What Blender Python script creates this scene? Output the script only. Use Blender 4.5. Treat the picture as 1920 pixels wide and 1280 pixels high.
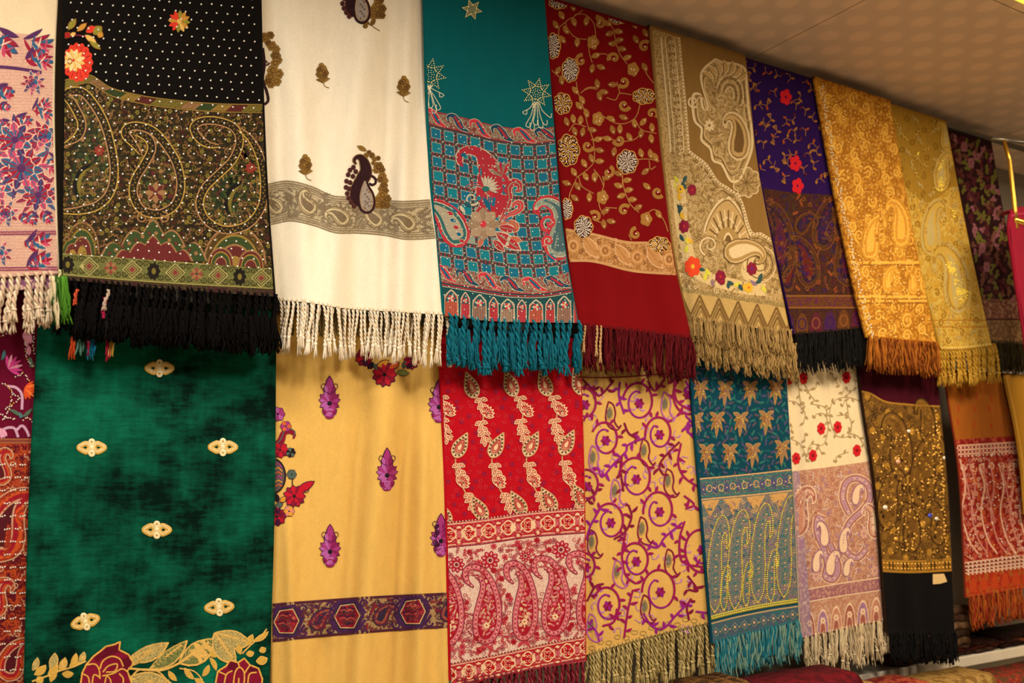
import bpy, math, random
import numpy as np

for _o in list(bpy.data.objects):
    bpy.data.objects.remove(_o, do_unlink=True)
scene = bpy.context.scene
COL = scene.collection
PI = math.pi

# ------------------------------------------------------------------ camera, light, exposure
FPX = 1700.0                      # focal length in pixels of the 1920 x 1280 frame
PITCH = math.atan(229 / FPX)
YAW = math.atan(1 / (2882 / FPX * math.cos(PITCH)))
CAMP = np.array([0.0, -1.95, 1.50])
FW = np.array([math.sin(YAW) * math.cos(PITCH), math.cos(YAW) * math.cos(PITCH), math.sin(PITCH)])
RT = np.array([math.cos(YAW), -math.sin(YAW), 0.0])
UP = np.cross(RT, FW)

def ray(px, py, d):
    """points on the upright plane d metres in front of the back wall"""
    px = np.asarray(px, float); py = np.asarray(py, float); d = np.asarray(d, float)
    dv = FW + np.multiply.outer((px - 960) / FPX, RT) + np.multiply.outer((640 - py) / FPX, UP)
    t = (-d - CAMP[1]) / dv[..., 1]
    return CAMP + dv * t[..., None]

def ray_z(px, py, z):
    dv = FW + RT * ((px - 960) / FPX) + UP * ((640 - py) / FPX)
    return CAMP + dv * ((z - CAMP[2]) / dv[2])

cam_d = bpy.data.cameras.new('camera')
cam = bpy.data.objects.new('camera', cam_d); COL.objects.link(cam)
cam.location = CAMP
cam.rotation_euler = (PI / 2 + PITCH, 0, -YAW)
cam_d.sensor_width = 36.0
cam_d.lens = FPX / 1920 * 36.0
cam_d.clip_start = 0.05
cam_d.dof.use_dof = True
cam_d.dof.focus_distance = 1.9
cam_d.dof.aperture_fstop = 3.8
scene.camera = cam

scene.view_settings.view_transform = 'Standard'
scene.view_settings.look = 'None'
scene.view_settings.gamma = 1.0
scene.view_settings.use_curve_mapping = False
scene.view_settings.exposure = 0.0
scene.cycles.max_bounces = 6
scene.cycles.diffuse_bounces = 3

world = bpy.data.worlds.new('shop_air'); scene.world = world
world.use_nodes = True
world.node_tree.nodes['Background'].inputs[0].default_value = (1.0, 0.68, 0.38, 1)
world.node_tree.nodes['Background'].inputs[1].default_value = 0.10

Z_ROD = None
D_UP, D_LO = 0.25, 0.20           # how far the two rows of shawls hang in front of the wall
_r = ray(1450, 133, D_UP); Z_ROD_UP = float(_r[2])
Z_ROD_LO = float(ray(300, 575, D_LO)[2])
Z_CEIL = Z_ROD_UP + 0.045

def area(name, loc, target, size, power, color):
    l = bpy.data.lights.new(name, 'AREA'); l.shape = 'RECTANGLE'
    l.size, l.size_y = size; l.energy = power; l.color = color
    o = bpy.data.objects.new(name, l); COL.objects.link(o)
    o.location = loc
    v = np.array(target, float) - np.array(loc, float)
    from mathutils import Vector
    o.rotation_euler = Vector(v).to_track_quat('-Z', 'Y').to_euler()
    return o

# the shop's own lamps: square downlights in the ceiling along the aisle in front of the display
for _x, _y, _w, _c in ((-.32, -1.10, 36, (1.0, .93, .82)), (1.0, -1.75, 53, (1.0, .92, .80)), (2.35, -1.30, 35, (1.0, .80, .54)), (3.6, -1.20, 15, (1.0, .76, .48))):
    area('aisle_downlight', (_x, _y, Z_CEIL - .03), (_x, _y + .02, 0), (.5, .4), _w, _c)

# ------------------------------------------------------------------ materials
_mc = {}
def lin(c):
    if isinstance(c, str):
        c = c.lstrip('#'); c = [int(c[i:i + 2], 16) / 255 for i in (0, 2, 4)]
    return [((v + .055) / 1.055) ** 2.4 if v > .04045 else v / 12.92 for v in c]

def newmat(name):
    m = bpy.data.materials.new(name); m.use_nodes = True
    nt = m.node_tree; b = nt.nodes['Principled BSDF']
    return m, nt, b

def N(nt, typ, **kw):
    n = nt.nodes.new(typ)
    for k, v in kw.items():
        if k.startswith('i_'):
            n.inputs[k[2:].replace('_', ' ')].default_value = v
        else:
            setattr(n, k, v)
    return n

def coords(nt, scale=(1, 1, 1), rot=(0, 0, 0)):
    tc = N(nt, 'ShaderNodeTexCoord'); mp = N(nt, 'ShaderNodeMapping')
    mp.inputs['Scale'].default_value = scale; mp.inputs['Rotation'].default_value = rot
    nt.links.new(tc.outputs['Object'], mp.inputs['Vector'])
    return mp.outputs['Vector']

def mixc(nt, fac, a, b, blend='MIX'):
    m = N(nt, 'ShaderNodeMix', data_type='RGBA', blend_type=blend)
    for sock, v in ((m.inputs[0], fac), (m.inputs[6], a), (m.inputs[7], b)):
        if hasattr(v, 'is_linked'): nt.links.new(v, sock)
        elif isinstance(v, (int, float)): sock.default_value = v
        else: sock.default_value = (*v, 1)
    return m.outputs[2]

def ramp(nt, fac, p0, p1):
    r = N(nt, 'ShaderNodeValToRGB')
    r.color_ramp.elements[0].position = p0; r.color_ramp.elements[1].position = p1
    nt.links.new(fac, r.inputs[0]); return r.outputs[0]

def noise(nt, vec, scale, detail=2.0, rough=.5):
    n = N(nt, 'ShaderNodeTexNoise'); n.inputs['Scale'].default_value = scale
    n.inputs['Detail'].default_value = detail; n.inputs['Roughness'].default_value = rough
    nt.links.new(vec, n.inputs['Vector']); return n.outputs[0]

def bump(nt, h, strength, dist, b):
    n = N(nt, 'ShaderNodeBump'); n.inputs['Strength'].default_value = strength
    n.inputs['Distance'].default_value = dist
    nt.links.new(h, n.inputs['Height']); nt.links.new(n.outputs[0], b.inputs['Normal'])

def cloth_mat(c, c2=None, rough=.85, sheen=.25, weave=900, var=.18, name='woven_wool', mscale=40, trans=0):
    """plain woven cloth: weave relief, thread-to-thread variation, optional second yarn colour"""
    key = ('cloth', str(c), str(c2), rough, sheen, weave, var, mscale, trans)
    if key in _mc: return _mc[key]
    m, nt, b = newmat(name); c = lin(c)
    v = coords(nt)
    col = mixc(nt, ramp(nt, noise(nt, coords(nt, (1, 1, .35)), mscale, 4), .3, .7), [x * (1 - var) for x in c], [min(1, x * (1 + var)) for x in c])
    if c2 is not None:
        col = mixc(nt, ramp(nt, noise(nt, coords(nt, (1, 1, 1)), 420, 3), .42, .6), col, lin(c2))
    fine = noise(nt, coords(nt, (1, 1, .25)), weave, 1)
    col = mixc(nt, .35, col, mixc(nt, fine, [0.25] * 3, [1.0] * 3), 'MULTIPLY')
    nt.links.new(col, b.inputs['Base Color'])
    w1 = N(nt, 'ShaderNodeTexWave', bands_direction='X'); w1.inputs['Scale'].default_value = weave / 3
    w2 = N(nt, 'ShaderNodeTexWave', bands_direction='Z'); w2.inputs['Scale'].default_value = weave / 3
    for w in (w1, w2):
        nt.links.new(v, w.inputs['Vector']); w.inputs['Distortion'].default_value = 1.5
    ad = N(nt, 'ShaderNodeMath', operation='ADD')
    nt.links.new(w1.outputs[1], ad.inputs[0]); nt.links.new(w2.outputs[1], ad.inputs[1])
    bump(nt, ad.outputs[0], .35, .0006, b)
    b.inputs['Roughness'].default_value = rough
    b.inputs['Sheen Weight'].default_value = sheen * .25
    b.inputs['Sheen Roughness'].default_value = .5
    b.inputs['Sheen Tint'].default_value = (*[min(1, x + .25) for x in c], 1)
    b.inputs['Specular IOR Level'].default_value = .05
    _mc[key] = m; return m

def thread(c, rough=.7, var=.35, spec=.10, scale=700):
    """embroidery or brocade yarn"""
    key = ('thread', str(c), rough, var, spec, scale)
    if key in _mc: return _mc[key]
    m, nt, b = newmat('embroidery_yarn'); c = lin(c)
    v = coords(nt)
    n = noise(nt, v, scale, 2)
    col = mixc(nt, ramp(nt, n, .3, .7), [x * (1 - var) for x in c], [min(1, x * (1 + var * .6)) for x in c])
    nt.links.new(col, b.inputs['Base Color'])
    bump(nt, n, .5, .0008, b)
    b.inputs['Roughness'].default_value = rough
    b.inputs['Specular IOR Level'].default_value = spec
    b.inputs['Sheen Weight'].default_value = .0
    _mc[key] = m; return m

def brocade(a, bcol, c=None, scale=260, amt=.5, rough=.75, name='brocade_weave', metal=0.0, c_amt=.5):
    """all-over small woven figuring in two or three yarn colours, too fine to pick apart"""
    key = ('broc', str(a), str(bcol), str(c), scale, amt, metal, c_amt)
    if key in _mc: return _mc[key]
    m, nt, b = newmat(name)
    v = coords(nt)
    vo = N(nt, 'ShaderNodeTexVoronoi', feature='DISTANCE_TO_EDGE'); vo.inputs['Scale'].default_value = scale
    wv = N(nt, 'ShaderNodeTexNoise'); wv.inputs['Scale'].default_value = scale * .4
    nt.links.new(v, wv.inputs['Vector'])
    mv = N(nt, 'ShaderNodeVectorMath', operation='MULTIPLY_ADD')
    mv.inputs[1].default_value = (1.6 / scale,) * 3
    nt.links.new(wv.outputs[1], mv.inputs[0]); nt.links.new(v, mv.inputs[2])
    nt.links.new(mv.outputs[0], vo.inputs['Vector'])
    f = ramp(nt, vo.outputs[0], .08 * (1.4 - amt), .22 * (1.4 - amt))
    col = mixc(nt, f, lin(a), lin(bcol))
    if c is not None:
        f2 = ramp(nt, noise(nt, v, scale * .55, 2), .5 + (.5 - c_amt) * .2, .58 + (.5 - c_amt) * .2)
        col = mixc(nt, f2, col, lin(c))
    fine = noise(nt, coords(nt, (1, 1, .3)), 1100, 1)
    col = mixc(nt, .5, col, mixc(nt, fine, [0.3] * 3, [1.0] * 3), 'MULTIPLY')
    nt.links.new(col, b.inputs['Base Color'])
    bump(nt, vo.outputs[0], .4, .0008, b)
    b.inputs['Roughness'].default_value = rough; b.inputs['Metallic'].default_value = metal
    b.inputs['Specular IOR Level'].default_value = .1
    b.inputs['Sheen Weight'].default_value = .0
    _mc[key] = m; return m

def shiny(c, rough=.18, metal=.0, spec=.8, name='glass_bead'):
    key = ('shiny', str(c), rough, metal)
    if key in _mc: return _mc[key]
    m, nt, b = newmat(name); c = lin(c)
    n = noise(nt, coords(nt), 300, 1)
    nt.links.new(mixc(nt, n, [x * .8 for x in c], c), b.inputs['Base Color'])
    b.inputs['Roughness'].default_value = rough; b.inputs['Metallic'].default_value = metal
    b.inputs['Specular IOR Level'].default_value = spec
    _mc[key] = m; return m

def velvet(dark, bright):
    """crushed pile: patches brushed different ways, streaked across"""
    m, nt, b = newmat('crushed_velvet')
    n1 = noise(nt, coords(nt, (1, 1, 1.3)), 5.5, 8, .62)
    n2 = noise(nt, coords(nt, (1, 1, 6)), 24, 5, .65)
    n3 = noise(nt, coords(nt, (5, 1, 1)), 16, 4, .6)
    a = N(nt, 'ShaderNodeMath', operation='MULTIPLY_ADD'); a.inputs[1].default_value = .34
    m1 = N(nt, 'ShaderNodeMath', operation='MULTIPLY'); m1.inputs[1].default_value = 1.5; nt.links.new(n1, m1.inputs[0])
    nt.links.new(n2, a.inputs[0]); nt.links.new(m1.outputs[0], a.inputs[2])
    a2 = N(nt, 'ShaderNodeMath', operation='MULTIPLY_ADD'); a2.inputs[1].default_value = .22
    nt.links.new(n3, a2.inputs[0]); nt.links.new(a.outputs[0], a2.inputs[2])
    mr_ = N(nt, 'ShaderNodeMapRange'); mr_.inputs[1].default_value = .88; mr_.inputs[2].default_value = 1.40; nt.links.new(a2.outputs[0], mr_.inputs[0]); f = mr_.outputs[0]
    nt.links.new(mixc(nt, f, lin(dark), lin(bright)), b.inputs['Base Color'])  # highlights of the brushed pile put into the base colour
    bump(nt, a2.outputs[0], .7, .006, b)
    b.inputs['Roughness'].default_value = .8
    b.inputs['Sheen Weight'].default_value = .10; b.inputs['Sheen Roughness'].default_value = .3
    b.inputs['Sheen Tint'].default_value = (*lin('#0a7a50'), 1)
    b.inputs['Specular IOR Level'].default_value = .05
    return m

def plain(name, c, rough=.6, metal=0, var=.1, scale=20):
    m, nt, b = newmat(name); c = lin(c)
    n = noise(nt, coords(nt), scale, 4)
    nt.links.new(mixc(nt, n, [x * (1 - var) for x in c], [min(1, x * (1 + var)) for x in c]), b.inputs['Base Color'])
    b.inputs['Roughness'].default_value = rough; b.inputs['Metallic'].default_value = metal
    return m

# ------------------------------------------------------------------ objects
def tag(o, label=None, cat=None, group=None, kind=None):
    if label: o['label'] = label
    if cat: o['category'] = cat
    if group: o['group'] = group
    if kind: o['kind'] = kind
    return o

def mesh_obj(name, V, F, mats, mi=None, parent=None, smooth=True, origin=None):
    me = bpy.data.meshes.new(name)
    V = np.asarray(V, float)
    if origin is not None: V = V - np.asarray(origin, float)
    me.from_pydata(V.tolist(), [], [tuple(int(i) for i in f) for f in F])
    for m in mats: me.materials.append(m)
    if mi is not None: me.polygons.foreach_set('material_index', np.asarray(mi, np.int32))
    if smooth: me.polygons.foreach_set('use_smooth', np.ones(len(me.polygons), bool))
    me.update()
    o = bpy.data.objects.new(name, me); COL.objects.link(o)
    if parent is not None: o.parent = parent
    return o

def box_vf(x0, x1, y0, y1, z0, z1, bev=0.0):
    V = [(x, y, z) for x in (x0, x1) for y in (y0, y1) for z in (z0, z1)]
    F = [(0, 1, 3, 2), (4, 6, 7, 5), (0, 4, 5, 1), (2, 3, 7, 6), (0, 2, 6, 4), (1, 5, 7, 3)]
    return V, F

def box(name, x0, x1, y0, y1, z0, z1, mat, parent=None, bev=.002):
    V, F = box_vf(x0, x1, y0, y1, z0, z1)
    o = mesh_obj(name, V, F, [mat], None, parent, smooth=False)
    if bev:
        md = o.modifiers.new('edge', 'BEVEL'); md.width = bev; md.segments = 2
    return o

def tube_vf(P, R, sides=10):
    P = np.asarray(P, float); n = len(P)
    R = np.broadcast_to(np.asarray(R, float), (n,))
    T = np.gradient(P, axis=0); T /= np.linalg.norm(T, axis=1)[:, None] + 1e-12
    ref = np.array([0.31, 0.95, 0.05])
    A = np.cross(T, ref); A /= np.linalg.norm(A, axis=1)[:, None] + 1e-12
    Bv = np.cross(T, A)
    an = np.linspace(0, 2 * PI, sides, endpoint=False)
    V = (P[:, None] + R[:, None, None] * (np.cos(an)[None, :, None] * A[:, None] + np.sin(an)[None, :, None] * Bv[:, None])).reshape(-1, 3)
    F = []
    for i in range(n - 1):
        for j in range(sides):
            k = (j + 1) % sides
            F.append((i * sides + j, i * sides + k, (i + 1) * sides + k, (i + 1) * sides + j))
    F.append(tuple(range(sides - 1, -1, -1))); F.append(tuple((n - 1) * sides + j for j in range(sides)))
    return V, F

def empty(name, loc):
    o = bpy.data.objects.new(name, None); COL.objects.link(o); o.location = loc
    o.empty_display_size = .05
    return o

# ------------------------------------------------------------------ hanging cloth
def curve(pts):
    pts = np.asarray(pts, float)
    def f(u):
        return np.interp(u, pts[:, 0], pts[:, 1])
    return f

def scurve(pts, n=200):
    """smooth y(x) through points"""
    pts = np.asarray(pts, float)
    x = pts[:, 0]; y = pts[:, 1]
    if len(x) < 3: return curve(pts)
    m = np.gradient(y, x)
    def f(u):
        u = np.asarray(u, float)
        i = np.clip(np.searchsorted(x, u) - 1, 0, len(x) - 2)
        h = x[i + 1] - x[i]; t = np.clip((u - x[i]) / h, 0, 1)
        return ((2*t**3 - 3*t**2 + 1) * y[i] + (t**3 - 2*t**2 + t) * h * m[i] + (-2*t**3 + 3*t**2) * y[i + 1] + (t**3 - t**2) * h * m[i + 1])
    return f

class Shawl:
    """a folded shawl hung over a rod: a fold-shaped front, rounded sides, a back layer and a roll over the rod"""
    def __init__(s, name, label, left, right, hem, d, mat, folds=(), wave=.004, seed=0, top=None, rodz=None, edge=.008, back=.10, wl=46., backmat=None):
        s.seed = seed; s.rng = random.Random(seed + 5)
        l = np.asarray(left, float); r = np.asarray(right, float)
        s.xl = scurve(np.c_[l[:, 1], l[:, 0]]); s.xr = scurve(np.c_[r[:, 1], r[:, 0]])
        s.hem = scurve(hem); s.d = d; s.folds = folds; s.wave = wave; s.wl = wl
        rodz = rodz if rodz is not None else (Z_ROD_UP if d >= D_UP - .03 else Z_ROD_LO)
        s.rodz = rodz
        a = ray(100, 600, d)
        # top edge: the pixel rows where the rod's height is reached
        xs = np.linspace(-300, 2100, 60)
        ys = []
        for x in xs:
            lo, hi = -900., 1200.
            for _ in range(40):
                mid = (lo + hi) / 2
                if ray(x, mid, d)[2] > rodz: lo = mid
                else: hi = mid
            ys.append(lo)
        s.top = curve(np.c_[xs, ys]) if top is None else top
        xm = (float(s.xl(300)) + float(s.xr(300))) / 2
        base = ray(xm, float(s.top(xm)), d)
        s.org = np.array([base[0], -d, rodz])
        s.e = empty(name, s.org); tag(s.e, label, 'shawl')
        s.mat = mat; s.bmat = backmat or mat
        s.parts = []
        s.build(edge * .42, back)
    def h(s, px, py):
        px = np.asarray(px, float); py = np.asarray(py, float)
        xl = s.xl(py); xr = s.xr(py)
        topy = s.top(px); hy = s.hem(px)
        t = np.clip((py - topy) / (hy - topy), 0, 1.05)
        u = (px - xl) / (xr - xl)
        o = np.zeros(np.broadcast(px, py).shape)
        r = random.Random(s.seed)
        for k in range(3):
            a = r.uniform(.4, 1.) * s.wave; ph = r.uniform(0, 6.28); fr = r.uniform(.6, 1.5) + k * .9
            sk = r.uniform(-1.2, 1.2)
            o = o + a / (1 + k * .5) * (.35 + .65 * t) * np.sin(fr * 6.28 * u + ph + sk * t * 1.5)
        for (x0, y0, x1, y1, w, amp) in s.folds:
            tt = np.clip((py - y0) / (y1 - y0), -.3, 1.3)
            xc = x0 + (x1 - x0) * tt
            fade = 1 / (1 + np.exp(-(tt - .08) * 14))
            o = o + amp * fade * np.exp(-((px - xc) / w) ** 2)
        return o
    def map(s, px, py, lay=0.0, clamp=True):
        px = np.asarray(px, float); py = np.asarray(py, float)
        if clamp: px = np.clip(px, s.xl(py) + .3, s.xr(py) - .3)
        return ray(px, py, s.d + s.h(px, py) + np.asarray(lay) * .001)
    def build(s, edge, back):
        xm = np.array([float(s.xl(400)), float(s.xr(400))])
        wpx = abs(xm[1] - xm[0])
        nx = max(14, int(wpx / 3.6)); hpx = float(np.max(s.hem(xm)) - np.min(s.top(xm)))
        ny = max(30, int(hpx / 6.5))
        S, T = np.meshgrid(np.linspace(0, 1, nx + 1), np.linspace(0, 1, ny + 1))
        py = 0 * S + 500.
        for _ in range(4):
            px = s.xl(py) + (s.xr(py) - s.xl(py)) * S
            py = s.top(px) + (s.hem(px) - s.top(px)) * T
        px = s.xl(py) + (s.xr(py) - s.xl(py)) * S
        s.front_px = (px, py)
        P = ray(px, py, s.d + s.h(px, py))            # (ny+1, nx+1, 3)
        # rounded sides and back layer
        an = np.linspace(0, PI, 6)[1:]
        Ls = [P[:, 0] + np.stack([-edge * np.sin(a) + 0 * P[:, 0, 0], edge * (1 - np.cos(a)) + 0 * P[:, 0, 0], 0 * P[:, 0, 0]], -1) for a in an]
        Rs = [P[:, -1] + np.stack([edge * np.sin(a) + 0 * P[:, 0, 0], edge * (1 - np.cos(a)) + 0 * P[:, 0, 0], 0 * P[:, 0, 0]], -1) for a in an]
        nb = 10
        back_cols = [Rs[-1] + (Ls[-1] - Rs[-1]) * k / nb for k in range(1, nb)]
        for k, bcol in enumerate(back_cols):
            q = ray(px[:, int((1 - (k + 1) / nb) * nx)], py[:, int((1 - (k + 1) / nb) * nx)], s.d + s.h(px[:, int((1 - (k + 1) / nb) * nx)], py[:, int((1 - (k + 1) / nb) * nx)]))
            bcol[:, 1] = P[:, :, 1].max(1) + .003
        cols = [P[:, j] for j in range(nx + 1)] + Rs + back_cols + Ls[::-1]
        G = np.stack(cols, 1)                          # closed loop of columns
        nf = nx + 1
        # roll over the rod: rows added above the top edge
        R = .016
        rows = []
        for a in np.linspace(0, PI, 8)[1:]:
            row = G[0].copy()
            depth = G[0][:, 1].min()
            row[:nf, 1] = G[0][:nf, 1] + R * (1 - math.cos(a)) * 1.0
            row[:nf, 2] = G[0][:nf, 2] + R * math.sin(a) * .8
            row[nf:, 2] = G[0][nf:, 2] + R * math.sin(a) * .5
            rows.append(row)
        G = np.concatenate([np.stack(rows[::-1]), G], 0)
        nr, nc = G.shape[:2]
        V = G.reshape(-1, 3)
        F = []
        for i in range(nr - 1):
            for j in range(nc):
                k = (j + 1) % nc
                F.append((i * nc + j, (i + 1) * nc + j, (i + 1) * nc + k, i * nc + k))
        s.cloth = mesh_obj('cloth', V, F, [s.mat], None, s.e, origin=s.org)
    def part(s, name, label=None, kind=None, under=None):
        b = Part(s, name, label, kind); b.under = under; s.parts.append(b); return b
    def finish(s):
        for b in s.parts: b.build()

class Part:
    def __init__(s, sh, name, label=None, kind=None):
        s.sh, s.name, s.label, s.kind = sh, name, label, kind
        s.P, s.L, s.F, s.MI, s.mats, s.n = [], [], [], [], [], 0
        s.under = None; s.obj = None; s.auto = 0.0; s.ytop = None; s.ybot = None
    def clip(s, top=None, bot=None): s.ytop, s.ybot = top, bot; return s
    def mi(s, m):
        for i, q in enumerate(s.mats):
            if q is m: return i
        s.mats.append(m); return len(s.mats) - 1
    def add(s, pts, lay, faces, mat):
        pts = np.asarray(pts, float).reshape(-1, 2)
        s.auto += .004
        if s.auto > .25: s.auto = 0
        lay = np.broadcast_to(np.asarray(lay, float), (len(pts),)) + s.auto
        s.P.append(pts); s.L.append(lay)
        f = np.asarray(faces) + s.n
        s.F.extend(map(tuple, f.tolist())); s.MI.extend([s.mi(mat)] * len(f)); s.n += len(pts)
    def build(s):
        if not s.n: return
        P = np.concatenate(s.P); L = np.concatenate(s.L)
        if s.ytop is not None: P[:, 1] = np.maximum(P[:, 1], s.ytop(P[:, 0]))
        if s.ybot is not None: P[:, 1] = np.minimum(P[:, 1], s.ybot(P[:, 0]))
        P[:, 1] = np.maximum(P[:, 1], s.sh.top(P[:, 0]) + 1.)
        V = s.sh.map(P[:, 0], P[:, 1], L)
        o = mesh_obj(s.name, V, s.F, s.mats, s.MI, s.under.obj if s.under and s.under.obj else s.sh.e, origin=s.sh.org)
        s.obj = o
        if s.label: o['label'] = s.label
        if s.kind: o['kind'] = s.kind
        return o
    # ---- drawing, all sizes in photograph pixels (about a millimetre each)
    def patch(s, top, bot, mat, lay=.5, x0=None, x1=None, step=8):
        sh = s.sh
        ym = float(np.mean([top(600), bot(600)]))
        xs0 = float(sh.xl(top(0 if x0 is None else x0))) if x0 is None else x0
        py0 = 500.
        nx = max(16, int((s._xr(top)[1] - s._xr(top)[0]) / 4.2))
        hh = max(1, int(abs(float(np.mean(bot(np.linspace(*s._xr(top), 5)) - top(np.linspace(*s._xr(top), 5))))) / step))
        S, T = np.meshgrid(np.linspace(0, 1, nx + 1), np.linspace(0, 1, hh + 1))
        py = top(np.full(S.shape, sum(s._xr(top)) / 2))
        for _ in range(4):
            a = sh.xl(py) if x0 is None else (x0(py) if callable(x0) else x0)
            b = sh.xr(py) if x1 is None else (x1(py) if callable(x1) else x1)
            px = a + (b - a) * S
            py = top(px) + (bot(px) - top(px)) * T
        F = [(i * (nx + 1) + j, (i + 1) * (nx + 1) + j, (i + 1) * (nx + 1) + j + 1, i * (nx + 1) + j + 1) for i in range(hh) for j in range(nx)]
        s.add(np.stack([px, py], -1).reshape(-1, 2), lay, F, mat)
    def _xr(s, top):
        y = 500.
        for _ in range(4):
            a, b = float(s.sh.xl(y)), float(s.sh.xr(y)); y = float(top((a + b) / 2))
        return a, b
    def ribbon(s, pts, w, mat, lay=1.0, across=1, raise_=0.0, closed=False):
        pts = np.asarray(pts, float)
        if closed: pts = np.vstack([pts, pts[:1]])
        n = len(pts)
        if n < 2: return
        T = np.gradient(pts, axis=0)
        if closed: T[0] = T[-1] = pts[1] - pts[-2]
        T /= np.linalg.norm(T, axis=1)[:, None] + 1e-9
        Nn = np.stack([-T[:, 1], T[:, 0]], 1)
        w = np.broadcast_to(np.asarray(w, float), (n,))
        if raise_: across = max(across, 2)
        us = np.linspace(-.5, .5, across + 1)
        P = (pts[:, None] + Nn[:, None] * (us[None, :, None] * w[:, None, None])).reshape(-1, 2)
        L = np.broadcast_to(lay + raise_ * (1 - (us * 2) ** 2), (n, across + 1)).reshape(-1)
        c = across + 1
        F = [(i * c + j, i * c + j + 1, (i + 1) * c + j + 1, (i + 1) * c + j) for i in range(n - 1) for j in range(across)]
        s.add(P, L, F, mat)
    def line(s, pts, w, mat, lay=1.0, n=None, raise_=0.0):
        s.ribbon(smooth(pts, n), w, mat, lay, raise_=raise_)
    def leaf(s, x0, y0, x1, y1, w, mat, lay=1.1, bend=0.0, raise_=.25, n=7, p=.8):
        a = np.array([x0, y0], float); b = np.array([x1, y1], float)
        d = b - a; q = (a + b) / 2 + np.array([-d[1], d[0]]) * bend
        t = np.linspace(0, 1, n)[:, None]
        pts = (1 - t) ** 2 * a + 2 * t * (1 - t) * q + t ** 2 * b
        ww = w * np.maximum(np.sin(PI * np.linspace(0.02, .99, n)), 0.02) ** p
        s.ribbon(pts, ww, mat, lay, raise_=raise_)
    def blob(s, cx, cy, rx, ry, mat, lay=1.1, lobes=0, amp=.0, rot=0., n=18, dome=0.0, pw=1.0):
        rings = max(1, int(max(rx, ry) / 10))
        if dome: rings = max(rings, 2)
        if lobes: n = max(n, lobes * 5)
        th = np.linspace(0, 2 * PI, n, endpoint=False)
        rr = 1 + amp * (np.abs(np.cos(lobes * th / 2)) ** pw - .5) if lobes else np.ones(n)
        P = [[cx, cy]]; L = [lay + dome]
        cr, sr = math.cos(rot), math.sin(rot)
        for k in range(1, rings + 1):
            q = k / rings
            x = rr * np.cos(th) * q; y = rr * np.sin(th) * q
            X = (x * cr - y * sr) * rx; Y = (x * sr + y * cr) * ry
            P += np.c_[cx + X, cy + Y].tolist(); L += [lay + dome * (1 - q * q)] * n
        F = [(0, 1 + j, 1 + (j + 1) % n) for j in range(n)]
        s.add(P, L, F, mat)
        if rings > 1:
            base = s.n - len(P)
            F2 = []
            for k in range(rings - 1):
                a0 = base + 1 + k * n; b0 = a0 + n
                for j in range(n):
                    F2.append((a0 + j, b0 + j, b0 + (j + 1) % n, a0 + (j + 1) % n))
            s.F.extend(F2); s.MI.extend([s.mi(mat)] * len(F2))
    def ring(s, cx, cy, rx, ry, w, mat, lay=1.2, n=22, a0=0, a1=2 * PI, lobes=0, amp=0, raise_=0., rot=0.):
        th = np.linspace(a0, a1, n)
        rr = 1 + amp * (np.abs(np.cos(lobes * th / 2)) - .5) if lobes else np.ones(n)
        x = rr * np.cos(th) * rx; y = rr * np.sin(th) * ry
        s.ribbon(np.c_[cx + x * math.cos(rot) - y * math.sin(rot), cy + x * math.sin(rot) + y * math.cos(rot)], w, mat, lay, raise_=raise_)
    def poly(s, pts, mat, lay=1.0):
        pts = np.asarray(pts, float); c = pts.mean(0)
        n = len(pts)
        s.add(np.vstack([[c], pts]), lay, [(0, 1 + i, 1 + (i + 1) % n) for i in range(n)], mat)
    def dot(s, x, y, r, mat, lay=1.5, n=6, dome=.6, asp=1.0):
        th = np.linspace(0, 2 * PI, n, endpoint=False)
        P = np.r_[[[x, y]], np.c_[x + r * asp * .55 * np.cos(th), y + r * .55 * np.sin(th)], np.c_[x + r * asp * np.cos(th), y + r * np.sin(th)]]
        L = [lay + r * dome] + [lay + r * dome * .8] * n + [lay] * n
        F = [(0, 1 + j, 1 + (j + 1) % n) for j in range(n)]
        s.add(P, L, F, mat)
        base = s.n - len(P)
        F2 = [(base + 1 + j, base + 1 + n + j, base + 1 + n + (j + 1) % n, base + 1 + (j + 1) % n) for j in range(n)]
        s.F.extend(F2); s.MI.extend([s.mi(mat)] * n)
    def flower(s, cx, cy, r, n, mat, cmat=None, rot=0., asp=1., pw=.62, inner=.12, cr=.22, lay=1.2, mats=None, raise_=.3, outline=None):
        for k in range(n):
            a = rot + 2 * PI * k / n
            c, q = math.cos(a) * asp, math.sin(a)
            mm = mats[k % len(mats)] if mats else mat
            if outline is not None:
                s.leaf(cx + c * r * inner * .6, cy + q * r * inner * .6, cx + c * r * 1.08, cy + q * r * 1.08, (2 * PI / n) * r * pw * 1.22, outline, lay - .1, raise_=0, n=6, p=.6)
            s.leaf(cx + c * r * inner, cy + q * r * inner, cx + c * r, cy + q * r, (2 * PI / n) * r * pw, mm, lay, raise_=raise_, n=6, p=.6)
        if cmat is not None: s.blob(cx, cy, r * cr * asp, r * cr, cmat, lay + .35, n=10, dome=.2)
    def spiral(s, cx, cy, r, turns, a0, w, mat, lay=1.0, dirn=1, asp=1., r1=.12, taper=True, raise_=0.):
        n = max(10, int(turns * 16))
        t = np.linspace(0, 1, n); th = a0 + dirn * t * turns * 2 * PI
        rr = r * (1 - (1 - r1) * t)
        s.ribbon(np.c_[cx + asp * rr * np.cos(th), cy + rr * np.sin(th)], w * (1 - .5 * t) if taper else w, mat, lay, raise_=raise_)
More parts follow.
